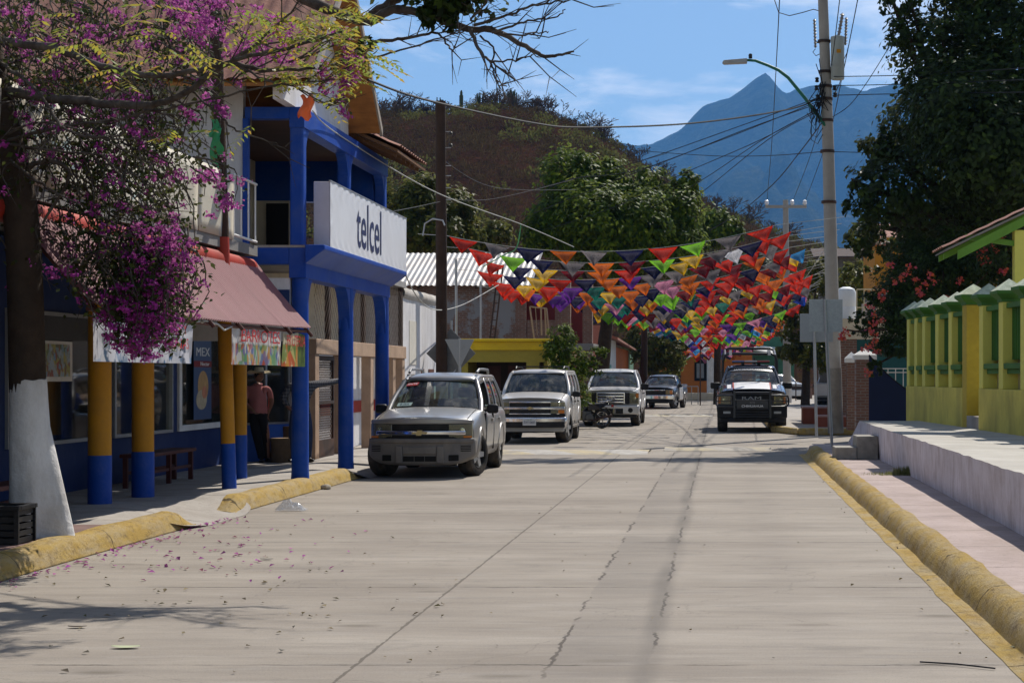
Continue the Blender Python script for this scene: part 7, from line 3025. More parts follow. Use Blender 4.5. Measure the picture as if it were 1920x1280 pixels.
# street trees further down
for (px, pyb, Y, blobs, n, mt, lab, fo) in (
        (1205, 748, 104, [(1230, 650, 38, 0, 1.3), (1195, 640, 28, 1, 1.2), (1262, 665, 30, -1, 1.1), (1240, 690, 34, 0, .8), (1180, 600, 28, 2, 1), (1275, 640, 20, 0, 1)], 7000, LEAF_MANGO, 'dusty olive street tree above the dark pickup', None),
        (1333, 752, 120, [(1325, 600, 34, 0, .8), (1290, 590, 30, 0, .8), (1365, 590, 30, 0, .8), (1240, 570, 40, 4, .9)], 4500, LEAF_FICUS, 'dark street tree with whitewashed foot left of the police truck', 3.1),
        (1510, 750, 92, [(1535, 520, 32, 0, 1), (1500, 600, 38, 0, 1.1), (1545, 640, 36, 0, .9), (1510, 660, 38, -1, .7), (1480, 655, 26, 0, .8), (1560, 590, 26, 0, 1), (1600, 520, 36, -4, .8), (1565, 680, 34, -2, .6), (1590, 560, 40, -2, 1)], 9500, LEAF_MANGO, 'yellowish street tree behind the blank sign panels', None),
        (1420, 750, 140, [(1420, 560, 50, 0, .7), (1470, 540, 40, 0, .8), (1370, 560, 50, 0, .7), (1410, 500, 45, 8, .7)], 5000, LEAF_FICUS, 'dark tree closing the street behind the far bandanas', None)):
    b0 = at(px, pyb, Y)
    b0.z = 0
    bl = px_blobs(blobs, Y, b0)
    tree('street_tree', lab, b0, bl, n, .28 if Y < 130 else .4, .45, mt, [(0, 0, 0), (.05, 0, 1.8), (.1, 0, 3.2)], .26, 5, foot=fo)

# the big dark tree on the right
b0 = Vector((7.6, 46, .2))
bl = px_blobs([(1770, 320, 130, 0, 1), (1665, 365, 62, -1, 1), (1625, 345, 38, -1, .9), (1640, 290, 40, 0, .9), (1720, 230, 70, 1, 1), (1840, 200, 130, 0, 1), (1760, 100, 85, 0, 1), (1700, 60, 44, 0, .9),
               (1720, 160, 40, 0, .8), (1880, 60, 120, 1, 1), (1800, -40, 110, 1, 1), (1900, 330, 110, -1, 1), (1700, 430, 70, 1, .7), (1625, 430, 36, 1, .8), (1820, 430, 90, 1, .7), (1690, 0, 40, 0, .8),
               (2000, 150, 160, 0, 1), (2040, 330, 130, 0, 1), (1950, -80, 140, 1, .9), (1660, 270, 36, 0, 1), (1600, 385, 20, -1, .8), (1610, -75, 52, 1, .8), (1530, -120, 60, 1, .7), (1440, -160, 60, 1, .6), (1680, -90, 70, 1, .8), (1500, -200, 80, 2, .6), (1360, -200, 60, 2, .6), (1612, 440, 36, 0, .9), (1645, 475, 36, 1, .8), (1620, 400, 34, -1, .9), (1860, 270, 120, -2, 1), (1790, 210, 90, -2, 1)], 45, b0)
tree('shade_tree', 'huge dark glossy leaved tree towering over the yellow wall', b0, bl, 70000, .17, .52, LEAF_FICUS, [(0, 0, 0), (.0, 0, 2), (-.1, 0, 3.6), (-.3, .1, 5.0)], .55, 22, inner=.5)

# coral bougainvillea over the wall
b0 = Vector((5.2, 42.5, .2))
bl = px_blobs([(1760, 530, 68, 0, .9), (1680, 560, 52, -.5, .9), (1820, 500, 70, 0, .8), (1870, 480, 60, -1, 1), (1660, 620, 48, -1.0, .9), (1620, 600, 26, -1, .7), (1690, 650, 34, -1.5, .8), (1640, 560, 24, -.5, .7),
               (1720, 600, 60, -1, .9), (1780, 470, 60, 1, .8), (1720, 480, 55, 1, .8), (1700, 520, 50, .5, .8), (1640, 690, 16, -1.5, 1.1), (1608, 622, 12, -1.5, .8)], 42.5, b0)
bg = tree('coral_bougainvillea', 'dark bougainvillea with coral red flowers spilling over the yellow wall', b0, bl, 26000, .10, .55, LEAF_FICUS, [(0, 0, 0), (0, -.2, 1.5), (-.1, -.3, 2.6)], .1, 14, cat='bougainvillea', inner=.55)


def bracts(name, spots, size, mt, parent, per=26, spread=.16):
    c = np.repeat(np.array(spots), per, axis=0)
    c = c + NR.normal(size=c.shape) * spread * np.array([1, 1, .8])
    return leaves(name, c, NR.normal(size=c.shape) + np.array([0, -.6, .3]), size, .8, mt, parent, .3, .6)


sp = []
for (px, py) in ((1690, 520), (1700, 512), (1716, 525), (1680, 528), (1745, 515), (1748, 527), (1722, 545), (1655, 548), (1655, 560), (1630, 575), (1640, 590), (1632, 620), (1640, 628), (1640, 640), (1632, 648), (1580, 630), (1586, 622), (1577, 634), (1645, 660), (1726, 552),
                 (1862, 460), (1868, 470), (1845, 470), (1878, 510), (1885, 505), (1840, 480), (1800, 525), (1705, 500), (1670, 495), (1775, 558), (1734, 532), (1628, 700), (1850, 490), (1876, 448), (1640, 606), (1655, 600), (1620, 655)):
    sp.append(tuple(at(px, py, 40.2 if px < 1640 else 40.6 if px < 1800 else 41) - b0))
bracts('flowers', sp, .08, BRACT_O, bg, 16, .05)

# ------------------------------------------------------------------ the flowering tree on the left pavement
tb = Vector((-6.62, 17.0, .18))
ft = thing('whitewashed_tree', 'leaning street tree with whitewashed trunk foot and yellowing leaves at far left', 'tree', tb)


def tp(px, py, Y):
    return at(px, py, Y) - tb


m = MB()
prof = [(64, 1012, 17.0, .24), (64, 960, 17.0, .215), (60, 880, 17, .195), (55, 800, 17, .18), (52, 712, 17, .165)]
m.tube([tp(a, b, c) for a, b, c, d in prof], [d for *_, d in prof], 28)
for i, v in enumerate(m.v):       # buttressed foot
    x, y, z = v
    a = math.atan2(y, x)
    k = max(0, 1 - z / 1.1)
    f = 1 + k * (.0 + .2 * math.sin(a * 4 + 1) + .12 * math.sin(a * 7)) + .04 * mnoise.noise((x * 5, y * 5, z * 3))
    m.v[i] = (x * f, y * f, z + (.07 * mnoise.noise((a * 2.5, 0, 3)) + .012 * mnoise.noise((a * 9, 0, 1)) if i >= 4 * 28 else 0))
m.build('whitewashed_foot', LIME, ft, smooth=80)
m = MB()
prof = [(52, 735, 17, .166), (49, 600, 17, .163), (45, 480, 17, .16), (38, 390, 17, .158), (20, 300, 17, .155), (2, 220, 17, .15), (-20, 120, 17, .14), (-35, 10, 17, .12), (-40, -90, 17, .09)]
m.tube([tp(a, b, c) for a, b, c, d in prof], [d for *_, d in prof], 20)
m.build('trunk', BARK, ft, smooth=70)
limbs_px = [
    ([(0, 171, 17), (90, 182, 16.8), (168, 190, 16.5), (269, 198, 16), (336, 181, 15.8), (403, 134, 15.5), (437, 120, 15.4), (504, 131, 15.2), (590, 128, 15)], .052, .012),
    ([(-20, 75, 17), (100, 90, 16.4), (190, 125, 16), (270, 140, 15.7), (360, 135, 15.5), (450, 110, 15.2), (560, 86, 15), (640, 60, 14.6)], .042, .01),
    ([(-36, -40, 17), (200, -95, 17.1), (450, -60, 17.2), (600, 12, 17.3), (690, 40, 17.3), (735, 18, 17.3), (800, 28, 17.2), (877, 54, 17.1), (930, 58, 17.1), (985, 88, 17), (1022, 106, 17), (1050, 102, 16.9), (1076, 97, 16.9)], .075, .009),
    ([(690, 40, 17.55), (730, 8, 17.45), (770, -20, 17.35), (820, -60, 17.25)], .07, .03),
    ([(690, 80, 17.65), (735, 75, 17.45), (790, 66, 17.25), (820, 62, 17.15), (840, 85, 17.05), (848, 95, 16.95), (852, 86, 16.95)], .02, .005),
    ([(600, 125, 17.95), (690, 110, 17.55), (740, 98, 17.35), (800, 80, 17.15), (870, 60, 16.95)], .015, .006),
    ([(880, 54, 16.95), (895, 85, 16.85), (910, 108, 16.75), (930, 122, 16.65), (965, 150, 16.55)], .022, .006),
    ([(924, 121, 16.65), (928, 145, 16.60), (936, 158, 16.55), (950, 162, 16.55)], .01, .005),
    ([(922, 118, 16.65), (960, 114, 16.55), (985, 108, 16.45), (1000, 103, 16.35)], .01, .005),
    ([(900, 66, 16.85), (925, 90, 16.75), (922, 118, 16.65)], .01, .008),
    ([(925, 62, 16.85), (960, 48, 16.65), (1000, 38, 16.45), (1040, 34, 16.25), (1060, 18, 16.15)], .014, .005),
    ([(890, 48, 16.95), (940, 32, 16.75), (1000, 12, 16.45), (1050, 4, 16.25), (1080, -4, 16.15)], .016, .006),
    ([(880, 40, 16.95), (910, 8, 16.85), (930, -30, 16.75)], .012, .006),
    ([(820, 36, 17.15), (850, 8, 17.05), (900, -15, 16.95)], .014, .008),
    ([(940, 62, 16.75), (985, 66, 16.55), (1010, 62, 16.45), (1028, 60, 16.35)], .01, .005),
    ([(-10, 270, 17), (60, 250, 16.7), (140, 235, 16.5), (250, 218, 16.2), (400, 185, 15.7), (520, 160, 15.3), (640, 150, 15)], .02, .006),
    ([(0, 120, 17), (60, 160, 16.5), (100, 215, 16.3), (120, 240, 16.2), (160, 256, 16), (195, 258, 16), (230, 250, 16), (270, 205, 15.8)], .018, .007),
    ([(-20, 265, 17), (50, 275, 16.6), (120, 284, 16.3), (196, 292, 16)], .016, .008),
    ([(0, 285, 17), (50, 325, 16.7), (100, 360, 16.5), (150, 384, 16.3)], .022, .008),
    ([(0, 262, 17), (60, 230, 16.5), (130, 240, 16.2), (200, 262, 16), (260, 258, 16)], .014, .006),
    ([(196, 292, 16), (225, 330, 15.9), (260, 380, 15.8), (290, 400, 15.8)], .01, .005),
    ([(403, 134, 15.5), (470, 90, 15.2), (540, 30, 14.9), (560, 0, 14.8)], .016, .006),
    ([(437, 120, 15.4), (500, 150, 15.1), (560, 165, 15), (600, 190, 14.9), (640, 185, 14.8)], .012, .005),
    ([(350, 165, 15.8), (395, 200, 15.6), (430, 235, 15.5), (470, 255, 15.4), (520, 270, 15.3)], .012, .005),
    ([(30, 330, 17), (90, 300, 16.9), (130, 330, 16.9), (80, 420, 17)], .03, .012),
]
m = MB()
tips = []
for pts, r0, r1 in limbs_px:
    o_ = limb(m, [tp(*p_) for p_ in pts], r0, r1, 8, .006)
    tips.append((o_, r1))
# side twigs on every limb, forking once
RT = random.Random(9)
for o_, r1 in tips:
    for k in range(6, len(o_) - 1, 3):
        if RT.random() < .75:
            d = (o_[min(k + 1, len(o_) - 1)] - o_[k - 1]).normalized()
            for rep in range(RT.choice((1, 1, 2))):
                v = (d + Vector((RT.gauss(0, .55), RT.gauss(0, .35), RT.gauss(.1, .6)))).normalized()
                ln = RT.uniform(.15, .55)
                p1 = o_[k] + v * ln * .5 + Vector((0, 0, RT.uniform(-.03, .03)))
                p2 = o_[k] + v * ln + Vector((RT.gauss(0, .05), 0, RT.gauss(.04, .06)))
                m.tube([o_[k], p1, p2], [.007, .005, .002], 5)
                w = (v + Vector((RT.gauss(0, .5), RT.gauss(0, .3), RT.gauss(.15, .5)))).normalized()
                m.tube([p1, p1 + w * ln * .3, p1 + w * ln * .55], [.004, .003, .0015], 4)
m.build('limbs', TWIG, ft, smooth=60)


def pinnate(spots, mt, parent, name='leaves', ln=.30, lf=.078):
    """feathery compound leaves: a drooping rachis with paired leaflets"""
    cs, ds, ns = [], [], []
    for (c, k, spread) in spots:
        for _ in range(k):
            o_ = Vector(c) + Vector((RT.gauss(0, spread), RT.gauss(0, spread), RT.gauss(0, spread * .7)))
            az = RT.uniform(0, 2 * PI)
            d = Vector((math.cos(az), math.sin(az) * .7, RT.uniform(-.5, .15))).normalized()
            nb = RT.randint(5, 8)
            L_ = ln * RT.uniform(.7, 1.2)
            side = d.cross(Vector((0, 0, 1))).normalized()
            for j in range(nb):
                s = (j + .6) / nb
                p_ = o_ + d * L_ * s + Vector((0, 0, -.18 * L_ * s * s))
                for sg in (-1, 1):
                    dv = (side * sg + d * .45 + Vector((0, 0, -.3))).normalized()
                    cs.append(p_ + dv * lf * .55)
                    ds.append(dv)
                    ns.append(Vector((RT.gauss(0, .25), RT.gauss(0, .25), 1)))
    cs, ds, ns = np.array(cs), np.array(ds), np.array(ns)
    ns -= ds * np.sum(ns * ds, axis=1, keepdims=True)
    ns /= np.linalg.norm(ns, axis=1, keepdims=True)
    s = np.cross(ns, ds)
    n = len(cs)
    L_ = (lf * NR.uniform(.75, 1.25, n))[:, None]
    W_ = L_ * .17
    b, t_ = cs - ds * L_ * .5, cs + ds * L_ * .5
    mm = b + ds * L_ * .42
    vs = np.stack([b, mm + s * W_, t_, mm - s * W_], axis=1).reshape(-1, 3)
    f0 = np.arange(n)[:, None] * 4
    return np_mesh(name, vs, f0 + np.array([[0, 1, 2, 3]]), mt, parent)


ys2 = [(110, 45), (150, 40), (260, 20), (285, 45), (300, 62), (265, 8), (125, 88), (150, 95), (185, 95), (210, 100), (170, 92), (275, 108), (300, 125), (335, 90), (355, 96), (385, 105), (400, 110), (470, 15), (500, 50), (530, 40), (515, 62),
       (560, 20), (600, 10), (620, 40), (640, 70), (660, 100), (570, 70), (595, 110), (560, 135), (640, 8), (680, 90), (665, 130), (690, 118), (610, 75), (545, 30), (500, 20), (480, 38), (580, 45), (520, 145), (540, 140), (600, 60),
       (660, 60), (590, 160), (645, 25), (560, 90), (690, 60), (625, 105), (610, 30), (580, 130), (230, 140), (350, 240), (440, 250), (655, 150), (700, 100), (575, 8), (635, 120)]
spots = []
for (px, py) in ys2:
    Y = RT.uniform(14.2, 15.4)
    spots.append((tuple(tp(px, py, Y)), 2 if px < 460 else 3, .07))
pinnate(spots, LEAF_YEL, ft)
# broad dark leaf cluster on the overhead branch, and shade leaves out of frame above
bl = [(tuple(tp(px, py, 17.1)), (r * 17 / F,) * 3) for px, py, r in ((810, 22, 26), (840, 30, 24), (800, 40, 14), (845, 62, 9), (850, 10, 24), (785, 22, 14), (690, 75, 14), (675, 95, 10), (868, 5, 18), (820, -20, 50), (880, -30, 50), (770, -50, 50), (930, -35, 40), (850, -60, 55), (720, -60, 45))]
pts, nrm = blob_points(bl, 2300, .3, .9)
leaves('broad_leaves', pts, nrm, .10, .55, LEAF_FICUS, ft)

# ------------------------------------------------------------------ purple bougainvillea hanging from it
bv = thing('purple_bougainvillea', 'purple flowering bougainvillea vine hanging over the shop awning', 'bougainvillea', tb + Vector((.15, .35, 0)))
bo = Vector(bv.location)
stems = MB()
fl, lf_c = [], []


def strand(px0, py0, px1, py1, Y, dens, fp):
    a, b = at(px0, py0, Y) - bo, at(px1, py1, Y + RT.uniform(-.4, .2)) - bo
    n = 9
    pts = []
    w1, w2 = RT.gauss(0, .12), RT.gauss(0, .1)
    for k in range(n + 1):
        s = k / n
        p_ = a.lerp(b, s) + Vector((w1 * math.sin(PI * s) + RT.gauss(0, .015), w2 * math.sin(PI * s), .06 * math.sin(PI * s)))
        pts.append(p_)
    stems.tube(pts, [.009 - .006 * k / n for k in range(n + 1)], 4)
    ln = (b - a).length
    for _ in range(int(ln * dens)):
        s = RT.random()
        i = min(int(s * n), n - 1)
        p_ = pts[i].lerp(pts[i + 1], s * n - i)
        q_ = p_ + Vector((RT.gauss(0, .06), RT.gauss(0, .08), RT.gauss(0, .06)))
        lf_c.append(tuple(q_))
        if RT.random() < fp * (.4 + s):
            fl.append(tuple(p_ + Vector((RT.gauss(0, .05), RT.gauss(0, .08) - .04, RT.gauss(0, .05)))))


# dense curtain over the awning
for k in range(36):
    x0 = RT.uniform(130, 350)
    strand(x0 + RT.uniform(-70, 20), RT.uniform(250, 400), x0, RT.uniform(380, 560), RT.uniform(16.9, 18.0), 34, .02)
for k in range(75):
    x0 = min(345, max(180, RT.gauss(272, 45)))
    yb = 690 - abs(x0 - 275) * .7 + RT.uniform(-70, 0)
    strand(x0 + RT.uniform(-40, 30), RT.uniform(380, 500), x0, yb, RT.uniform(16.7, 17.6), 36, .03)
for k in range(42):
    x0 = RT.uniform(200, 345)
    strand(x0 + RT.uniform(-30, 30), 470, x0, RT.uniform(540, 640), RT.uniform(16.6, 17.2), 26, .06)
# upper thicket round the limbs
for k in range(390):
    x0, y0 = RT.uniform(-30, 420) - (RT.uniform(0, 200) if k % 3 == 0 else 0), RT.uniform(-40, 310)
    if y0 > 130 and x0 > 330:
        x0 -= 110
    strand(x0, y0, x0 + RT.gauss(15, 50), y0 + RT.uniform(40, 150), RT.uniform(16.6, 18.6), 24, .04)
for k in range(75):
    x0, y0 = RT.uniform(-30, 300), RT.uniform(160, 420)
    strand(x0, y0, x0 + RT.gauss(20, 50), y0 + RT.uniform(40, 130), RT.uniform(16.8, 18.6), 22, .03)
for k in range(16):
    x0, y0 = RT.uniform(300, 380), RT.uniform(150, 330)
    strand(x0 - 20, y0 - 30, x0 + RT.gauss(10, 30), y0 + RT.uniform(30, 110), RT.uniform(16.2, 17.5), 26, .035)
for k in range(22):
    x0, y0 = RT.uniform(60, 190), RT.uniform(380, 480)
    strand(x0, y0, x0 + RT.gauss(15, 20), y0 + RT.uniform(20, 130), RT.uniform(16.6, 17.6), 26, .01)
for (cx, cy, n, sx_, sy_) in ((340, 35, 16, 30, 25), (380, 60, 10, 25, 20), (450, 90, 18, 35, 20), (520, 85, 16, 25, 18), (490, 60, 8, 30, 25), (410, 15, 10, 25, 12), (330, 12, 8, 25, 10), (655, 130, 12, 14, 22), (640, 160, 8, 14, 14),
                               (642, 208, 3, 6, 6), (500, 105, 10, 20, 10), (640, 75, 6, 14, 10), (400, 330, 9, 25, 10), (380, 335, 6, 12, 5), (430, 383, 8, 11, 6), (415, 210, 3, 8, 8), (365, 205, 6, 20, 15), (600, 130, 4, 10, 10),
                               (370, 25, 8, 20, 16), (200, 60, 6, 40, 30), (60, 70, 6, 40, 30), (530, 55, 8, 20, 20), (470, 100, 8, 20, 8)):
    for _ in range(n):
        Y = 15.6 if cx > 560 else RT.uniform(15.8, 16.6)
        fl.append(tuple(at(RT.gauss(cx, sx_), RT.gauss(cy, sy_), Y) - bo))
for (cx, cy, n, sx_, sy_) in ((300, 470, 30, 40, 30), (320, 455, 24, 22, 14), (290, 540, 34, 30, 28), (250, 590, 26, 28, 30), (290, 620, 34, 26, 22), (265, 650, 20, 24, 12), (230, 640, 12, 18, 20), (330, 540, 5, 8, 12), (200, 600, 10, 16, 30), (310, 500, 22, 25, 20), (280, 590, 20, 25, 20), (270, 430, 12, 50, 20)):
    for _ in range(n):
        fl.append(tuple(at(RT.gauss(cx, sx_), RT.gauss(cy, sy_), RT.uniform(16.55, 17.1)) - bo))
# trailing bits that cross the limbs at upper right
for (a, b) in (((560, 120), (660, 60)), ((600, 160), (690, 90)), ((620, 190), (645, 210)), ((500, 100), (620, 70)), ((360, 300), (440, 385)), ((400, 300), (420, 330)), ((640, 100), (660, 170)), ((440, 150), (540, 90))):
    for k in range(3):
        strand(a[0] + RT.gauss(0, 8), a[1] + RT.gauss(0, 8), b[0], b[1], 15.6, 12, .1)
stems.build('stems', TWIG, bv)
lc = np.array(lf_c)
leaves('foliage', lc, NR.normal(size=lc.shape) * .6 + np.array([0, -.2, .7]), .062, .62, LEAF_VINE, bv, .2, .4)
bracts('flowers', fl, .034, BRACT, bv, 20, .026)
# an orange plastic rag caught in the branch
m = MB()
m.grid(lambda u, v: (-.05 + .1 * u + .02 * math.sin(v * 6), .03 * math.sin(u * 5 + v * 4), -.19 * v + .02 * math.sin(u * 8)), 6, 10)
tag(m.build('plastic_rag', mat('orange_plastic', (.75, .12, .02), .35, .15, bump=0), smooth=80, solid=.004, loc=at(574, 180, 15)), 'crumpled orange plastic caught on a twig beside the blue portico', 'plastic rag')

# ------------------------------------------------------------------ grass and litter
gp_ = on(1690, 890, .178)
rg = np.random.default_rng(3)
n = 900
c = np.stack([rg.normal(gp_.x + .05, .22, n), rg.normal(gp_.y, .11, n), np.full(n, .18)], 1)
c[:, 0] = np.minimum(c[:, 0], 2.88)
hh = rg.uniform(.02, .07, n) * np.where(c[:, 0] > 2.65, 2.2, 1)
a_ = rg.uniform(0, 2 * PI, n)
w_ = .006
vs = np.stack([c + np.stack([np.cos(a_) * w_, np.sin(a_) * w_, np.zeros(n)], 1), c - np.stack([np.cos(a_) * w_, np.sin(a_) * w_, np.zeros(n)], 1),
               c + np.stack([rg.normal(0, .02, n), rg.normal(0, .02, n), hh], 1)], 1).reshape(-1, 3)
kind(np_mesh('grass', vs, np.arange(n)[:, None] * 3 + np.array([[0, 1, 2]]), leaf_mat('grass_blade', [(.06, .10, .02), (.12, .13, .03), (.16, .14, .05)], .3)), 'stuff')


def litter(name, n, fn, size, mt, hmin=.008):
    c = np.array([fn() for _ in range(n)])
    c[:, 2] += hmin
    o = leaves(name, c, np.tile(np.array([0, 0, 1.0]), (n, 1)), size, .7, mt, None, .5, .25)
    return kind(o, 'stuff')


def scatter(cx, cy, sx_, sy_):
    return lambda: tuple(on(RT.gauss(cx, sx_), max(905, RT.gauss(cy, sy_))))


PET = leaf_mat('fallen_bract', [(.32, .02, .3), (.2, .02, .16), (.42, .06, .36), (.2, .05, .06)], .2, .8)
DRY = leaf_mat('dry_leaf', [(.05, .035, .02), (.12, .08, .04), (.22, .17, .08), (.03, .025, .02), (.1, .09, .03)], .1, .8)


def along_gutter():
    y = RT.uniform(12.5, 21.5)
    return (-5.88 + abs(RT.gauss(0, .16)), y, 0)


litter('fallen_petals', 95, scatter(430, 1035, 110, 32), .055, PET, .012)
litter('fallen_petals', 150, along_gutter, .055, PET, .012)
litter('fallen_leaves', 80, scatter(380, 1100, 220, 70), .045, DRY, .012)
litter('fallen_leaves', 60, scatter(900, 1080, 420, 110), .03, DRY, .012)
litter('fallen_leaves', 36, lambda: (1.45 + abs(RT.gauss(0, .25)), RT.uniform(9.5, 30), 0), .03, DRY, .016)
for (px, py, s, col, lab) in ((236, 1215, .12, (.42, .45, .28), 'pale green fallen leaf lying on the street at lower left'), (500, 1050, .08, (.015, .012, .01), 'dark curled leaf on the street left of the joint'), (145, 1177, .085, (.03, .02, .012), 'dark curled leaf in the tree shadow at lower left'), (1780, 1248, .0, None, None)):
    if not s:
        continue
    p_ = on(px, py)
    m = MB()
    m.grid(lambda u, v: ((u - .5) * s * 1.5, (v - .5) * s * .7 * math.sin(PI * min(1, u * .96 + .02)) ** .7, .012 + .05 * s * math.cos((v - .5) * 3) + .12 * s * (u - .5) ** 2), 10, 5)
    tag(m.build('fallen_leaf', mat('fallen_leaf_%d' % px, col, .6, .2), smooth=80, loc=p_), lab, 'leaf')
    bpy.context.view_layer.objects.active = None
# a clear plastic bag, a pale stone, a wire on the road
pb_ = thing('plastic_bag', 'crumpled clear plastic bag on the street beside the yellow kerb', 'plastic bag', on(545, 958))
t_ = NT('clear_plastic')
gl_ = t_.n('BsdfPrincipled', {'Base Color': (.7, .72, .75), 'Roughness': .15})
m_ = t_.n('MixShader', {0: .42, 1: t_.n('BsdfTransparent', {}), 2: gl_})
BAG = t_.done(m_)
m = MB()
m.grid(lambda u, v: ((u - .5) * .34 + .04 * math.sin(v * 9), (v - .5) * .2, .01 + .11 * math.sin(PI * u) * math.sin(PI * v) * (1 + .6 * mnoise.noise((u * 6, v * 6, 2))) + .03 * abs(mnoise.noise((u * 14, v * 14, 0)))), 24, 16)
m.build('film', BAG, pb_)
m = MB()
m.lathe([(.03, 0), (.10, .02), (.115, .07), (.08, .12), (.02, .14)], 14)
m.v = [(x * (1.3 + .5 * mnoise.noise((x * 9, y * 9, z * 9))), y * (1 + .4 * mnoise.noise((x * 9, y * 9, 3))), z) for x, y, z in m.v]
m.v = [(x * .6, y * .6, z * .55) for x, y, z in m.v]
tag(m.build('stone', _mc['pale_stone'], loc=on(612, 917)), 'pale lump of stone lying against the yellow kerb before the silver car', 'stone')
m = MB()
a, b = on(1725, 1243), on(1866, 1256)
m.tube([Vector((0, 0, .01)), (b - a) * .5 + Vector((0, .02, .014)), (b - a) + Vector((0, 0, .012))], .005, 6)
tag(m.build('wire_scrap', CABLE, loc=a), 'short piece of dark wire lying on the street near the right kerb', 'wire')
# ================================================================== hills, mountain, haze, sky, light, camera
def interp_px(pts, Y):
    xs = [(a - VX) * Y / F for a, b in pts]
    zs = [CAMH + (VY - b) * Y / F for a, b in pts]
    return xs, zs


def fbm(x, y, s=1.0, o=5, seed=0.0):
    v, a = 0.0, 1.0
    for k in range(o):
        v += a * mnoise.noise((x * s + seed, y * s - seed, seed * 1.7))
        s *= 2.03
        a *= .5
    return v


# ---- scrub covered hill
HP = [(-400, 330), (200, 260), (560, 215), (650, 205), (730, 212), (800, 215), (860, 208), (900, 203), (960, 203), (1020, 212), (1060, 224), (1110, 246), (1160, 275), (1210, 312), (1270, 346), (1340, 385), (1420, 420), (1500, 448), (1620, 478), (1760, 520), (1950, 590), (2300, 660)]
HY = 300.0
hx, hz = interp_px(HP, HY)


def hill_z(x, y):
    r = np.interp(x, hx, hz)
    s = (y - 150) / (HY - 150)
    if s < 1:
        s = max(0, s)
        k = (y / HY) * (1 - (1 - s) ** 1.5)
    else:
        k = max(0, 1 - ((y - HY) / 140) ** 1.6)
    big = fbm(x, y, .018, 4, 3.1)
    return r * k + (3.4 * big + .8 * fbm(x, y, .11, 3, 8.0)) * min(1, s * 2.5) * (min(1, abs(1 - s) * 3 + .12)) - .4


def hill_material():
    t = NT('dry_hill')
    v = t.coord()
    c = t.mix((.05, .021, .012), (.10, .046, .025), t.ramp(t.noise(.05, 7, .7, v), [(.3, 0), (.7, 1)]))
    c = t.mix(c, (.04, .038, .014), t.math('MULTIPLY', t.ramp(t.noise(.075, 6, .7, t.mapping(loc=(40, 3, 0), vec=v)), [(.5, 0), (.66, 1)]), .7))
    c = t.mix(c, (.09, .05, .03), t.math('MULTIPLY', t.ramp(t.noise(.16, 6, .75, t.mapping(loc=(4, 31, 0), vec=v)), [(.58, 0), (.7, 1)]), .5))
    c = t.mix(c, (.02, .014, .012), t.ramp(t.noise(.9, 4, .8, v), [(.45, .55), (.65, 0)]))
    return t.done(t.bsdf(c, 1.0, 0, t.noise(.6, 7, .8, v), 1.0, 1.2, **{'Specular IOR Level': 0.0}))


m = MB()
nx, ny_ = 200, 90
m.grid(lambda u, v: (lambda x, y: (x, y, hill_z(x, y)))(-170 + 290 * u, 145 + 300 * v), nx, ny_)
kind(m.build('hill', hill_material(), smooth=180), 'structure')
# scrub: thousands of bare bushes nobody could count
rs = np.random.default_rng(17)
tw, col_i = [], []
twv, twf = [], []
nb = 9000
bx = rs.uniform(-120, 75, nb)
by = 165 + 140 * rs.random(nb) ** .8
vsl, fsl, mil = [], [], []
cnt = 0
for i in range(nb):
    x, y = bx[i], by[i]
    zz = hill_z(x, y)
    if zz < 1.5:
        continue
    h = rs.uniform(.8, 2.2) * (1 if y < 275 else .6)
    green = fbm(x, y, .06, 3, 5.5) > .16 and rs.random() < .7
    ns = 26
    o = rs.normal(0, 1, (ns, 3))
    o /= np.linalg.norm(o, axis=1, keepdims=True)
    o = np.array([x, y, zz + h * .35]) + o * rs.random((ns, 1)) ** .4 * np.array([h * .75, h * .75, h * .55])
    d = rs.normal(0, 1, (ns, 3)) + np.array([0, 0, .8])
    d /= np.linalg.norm(d, axis=1, keepdims=True)
    ln = h * rs.uniform(.25, .6, ns) * (.7 if green else 1)
    sidev = np.cross(d, np.array([0, 1.0, 0]))
    sidev /= np.linalg.norm(sidev, axis=1, keepdims=True) + 1e-6
    w = (.05 if not green else .13) * rs.uniform(.6, 1.3, ns)[:, None]
    mid = o + d * ln[:, None] * .55
    tip = o + d * ln[:, None]
    vv = np.stack([o, mid + sidev * w, tip, mid - sidev * w], 1).reshape(-1, 3)
    vsl.append(vv)
    fsl.append(np.arange(ns)[:, None] * 4 + np.array([[0, 1, 2, 3]]) + cnt)
    mil.append(np.full(ns, 1 if green else 0))
    cnt += ns * 4
SCRUB = leaf_mat('dry_scrub', [(.055, .024, .012), (.085, .041, .02), (.034, .0155, .008), (.13, .07, .037)], .1, 1.0, .0)
SCRUBG = leaf_mat('olive_scrub', [(.05, .055, .010), (.085, .08, .014), (.035, .04, .008)], .25, 1.0, .0)
kind(np_mesh('hill_scrub', np.concatenate(vsl), np.concatenate(fsl), [SCRUB, SCRUBG], None, np.concatenate(mil)), 'stuff')

# bare trees and cacti standing on the ridge
BARE = mat('bare_tree_bark', (.11, .078, .06), .95, .25, bump=0, spec=0)
CACT = mat('cactus_skin', (.06, .075, .04), .85, .25, bump=0)


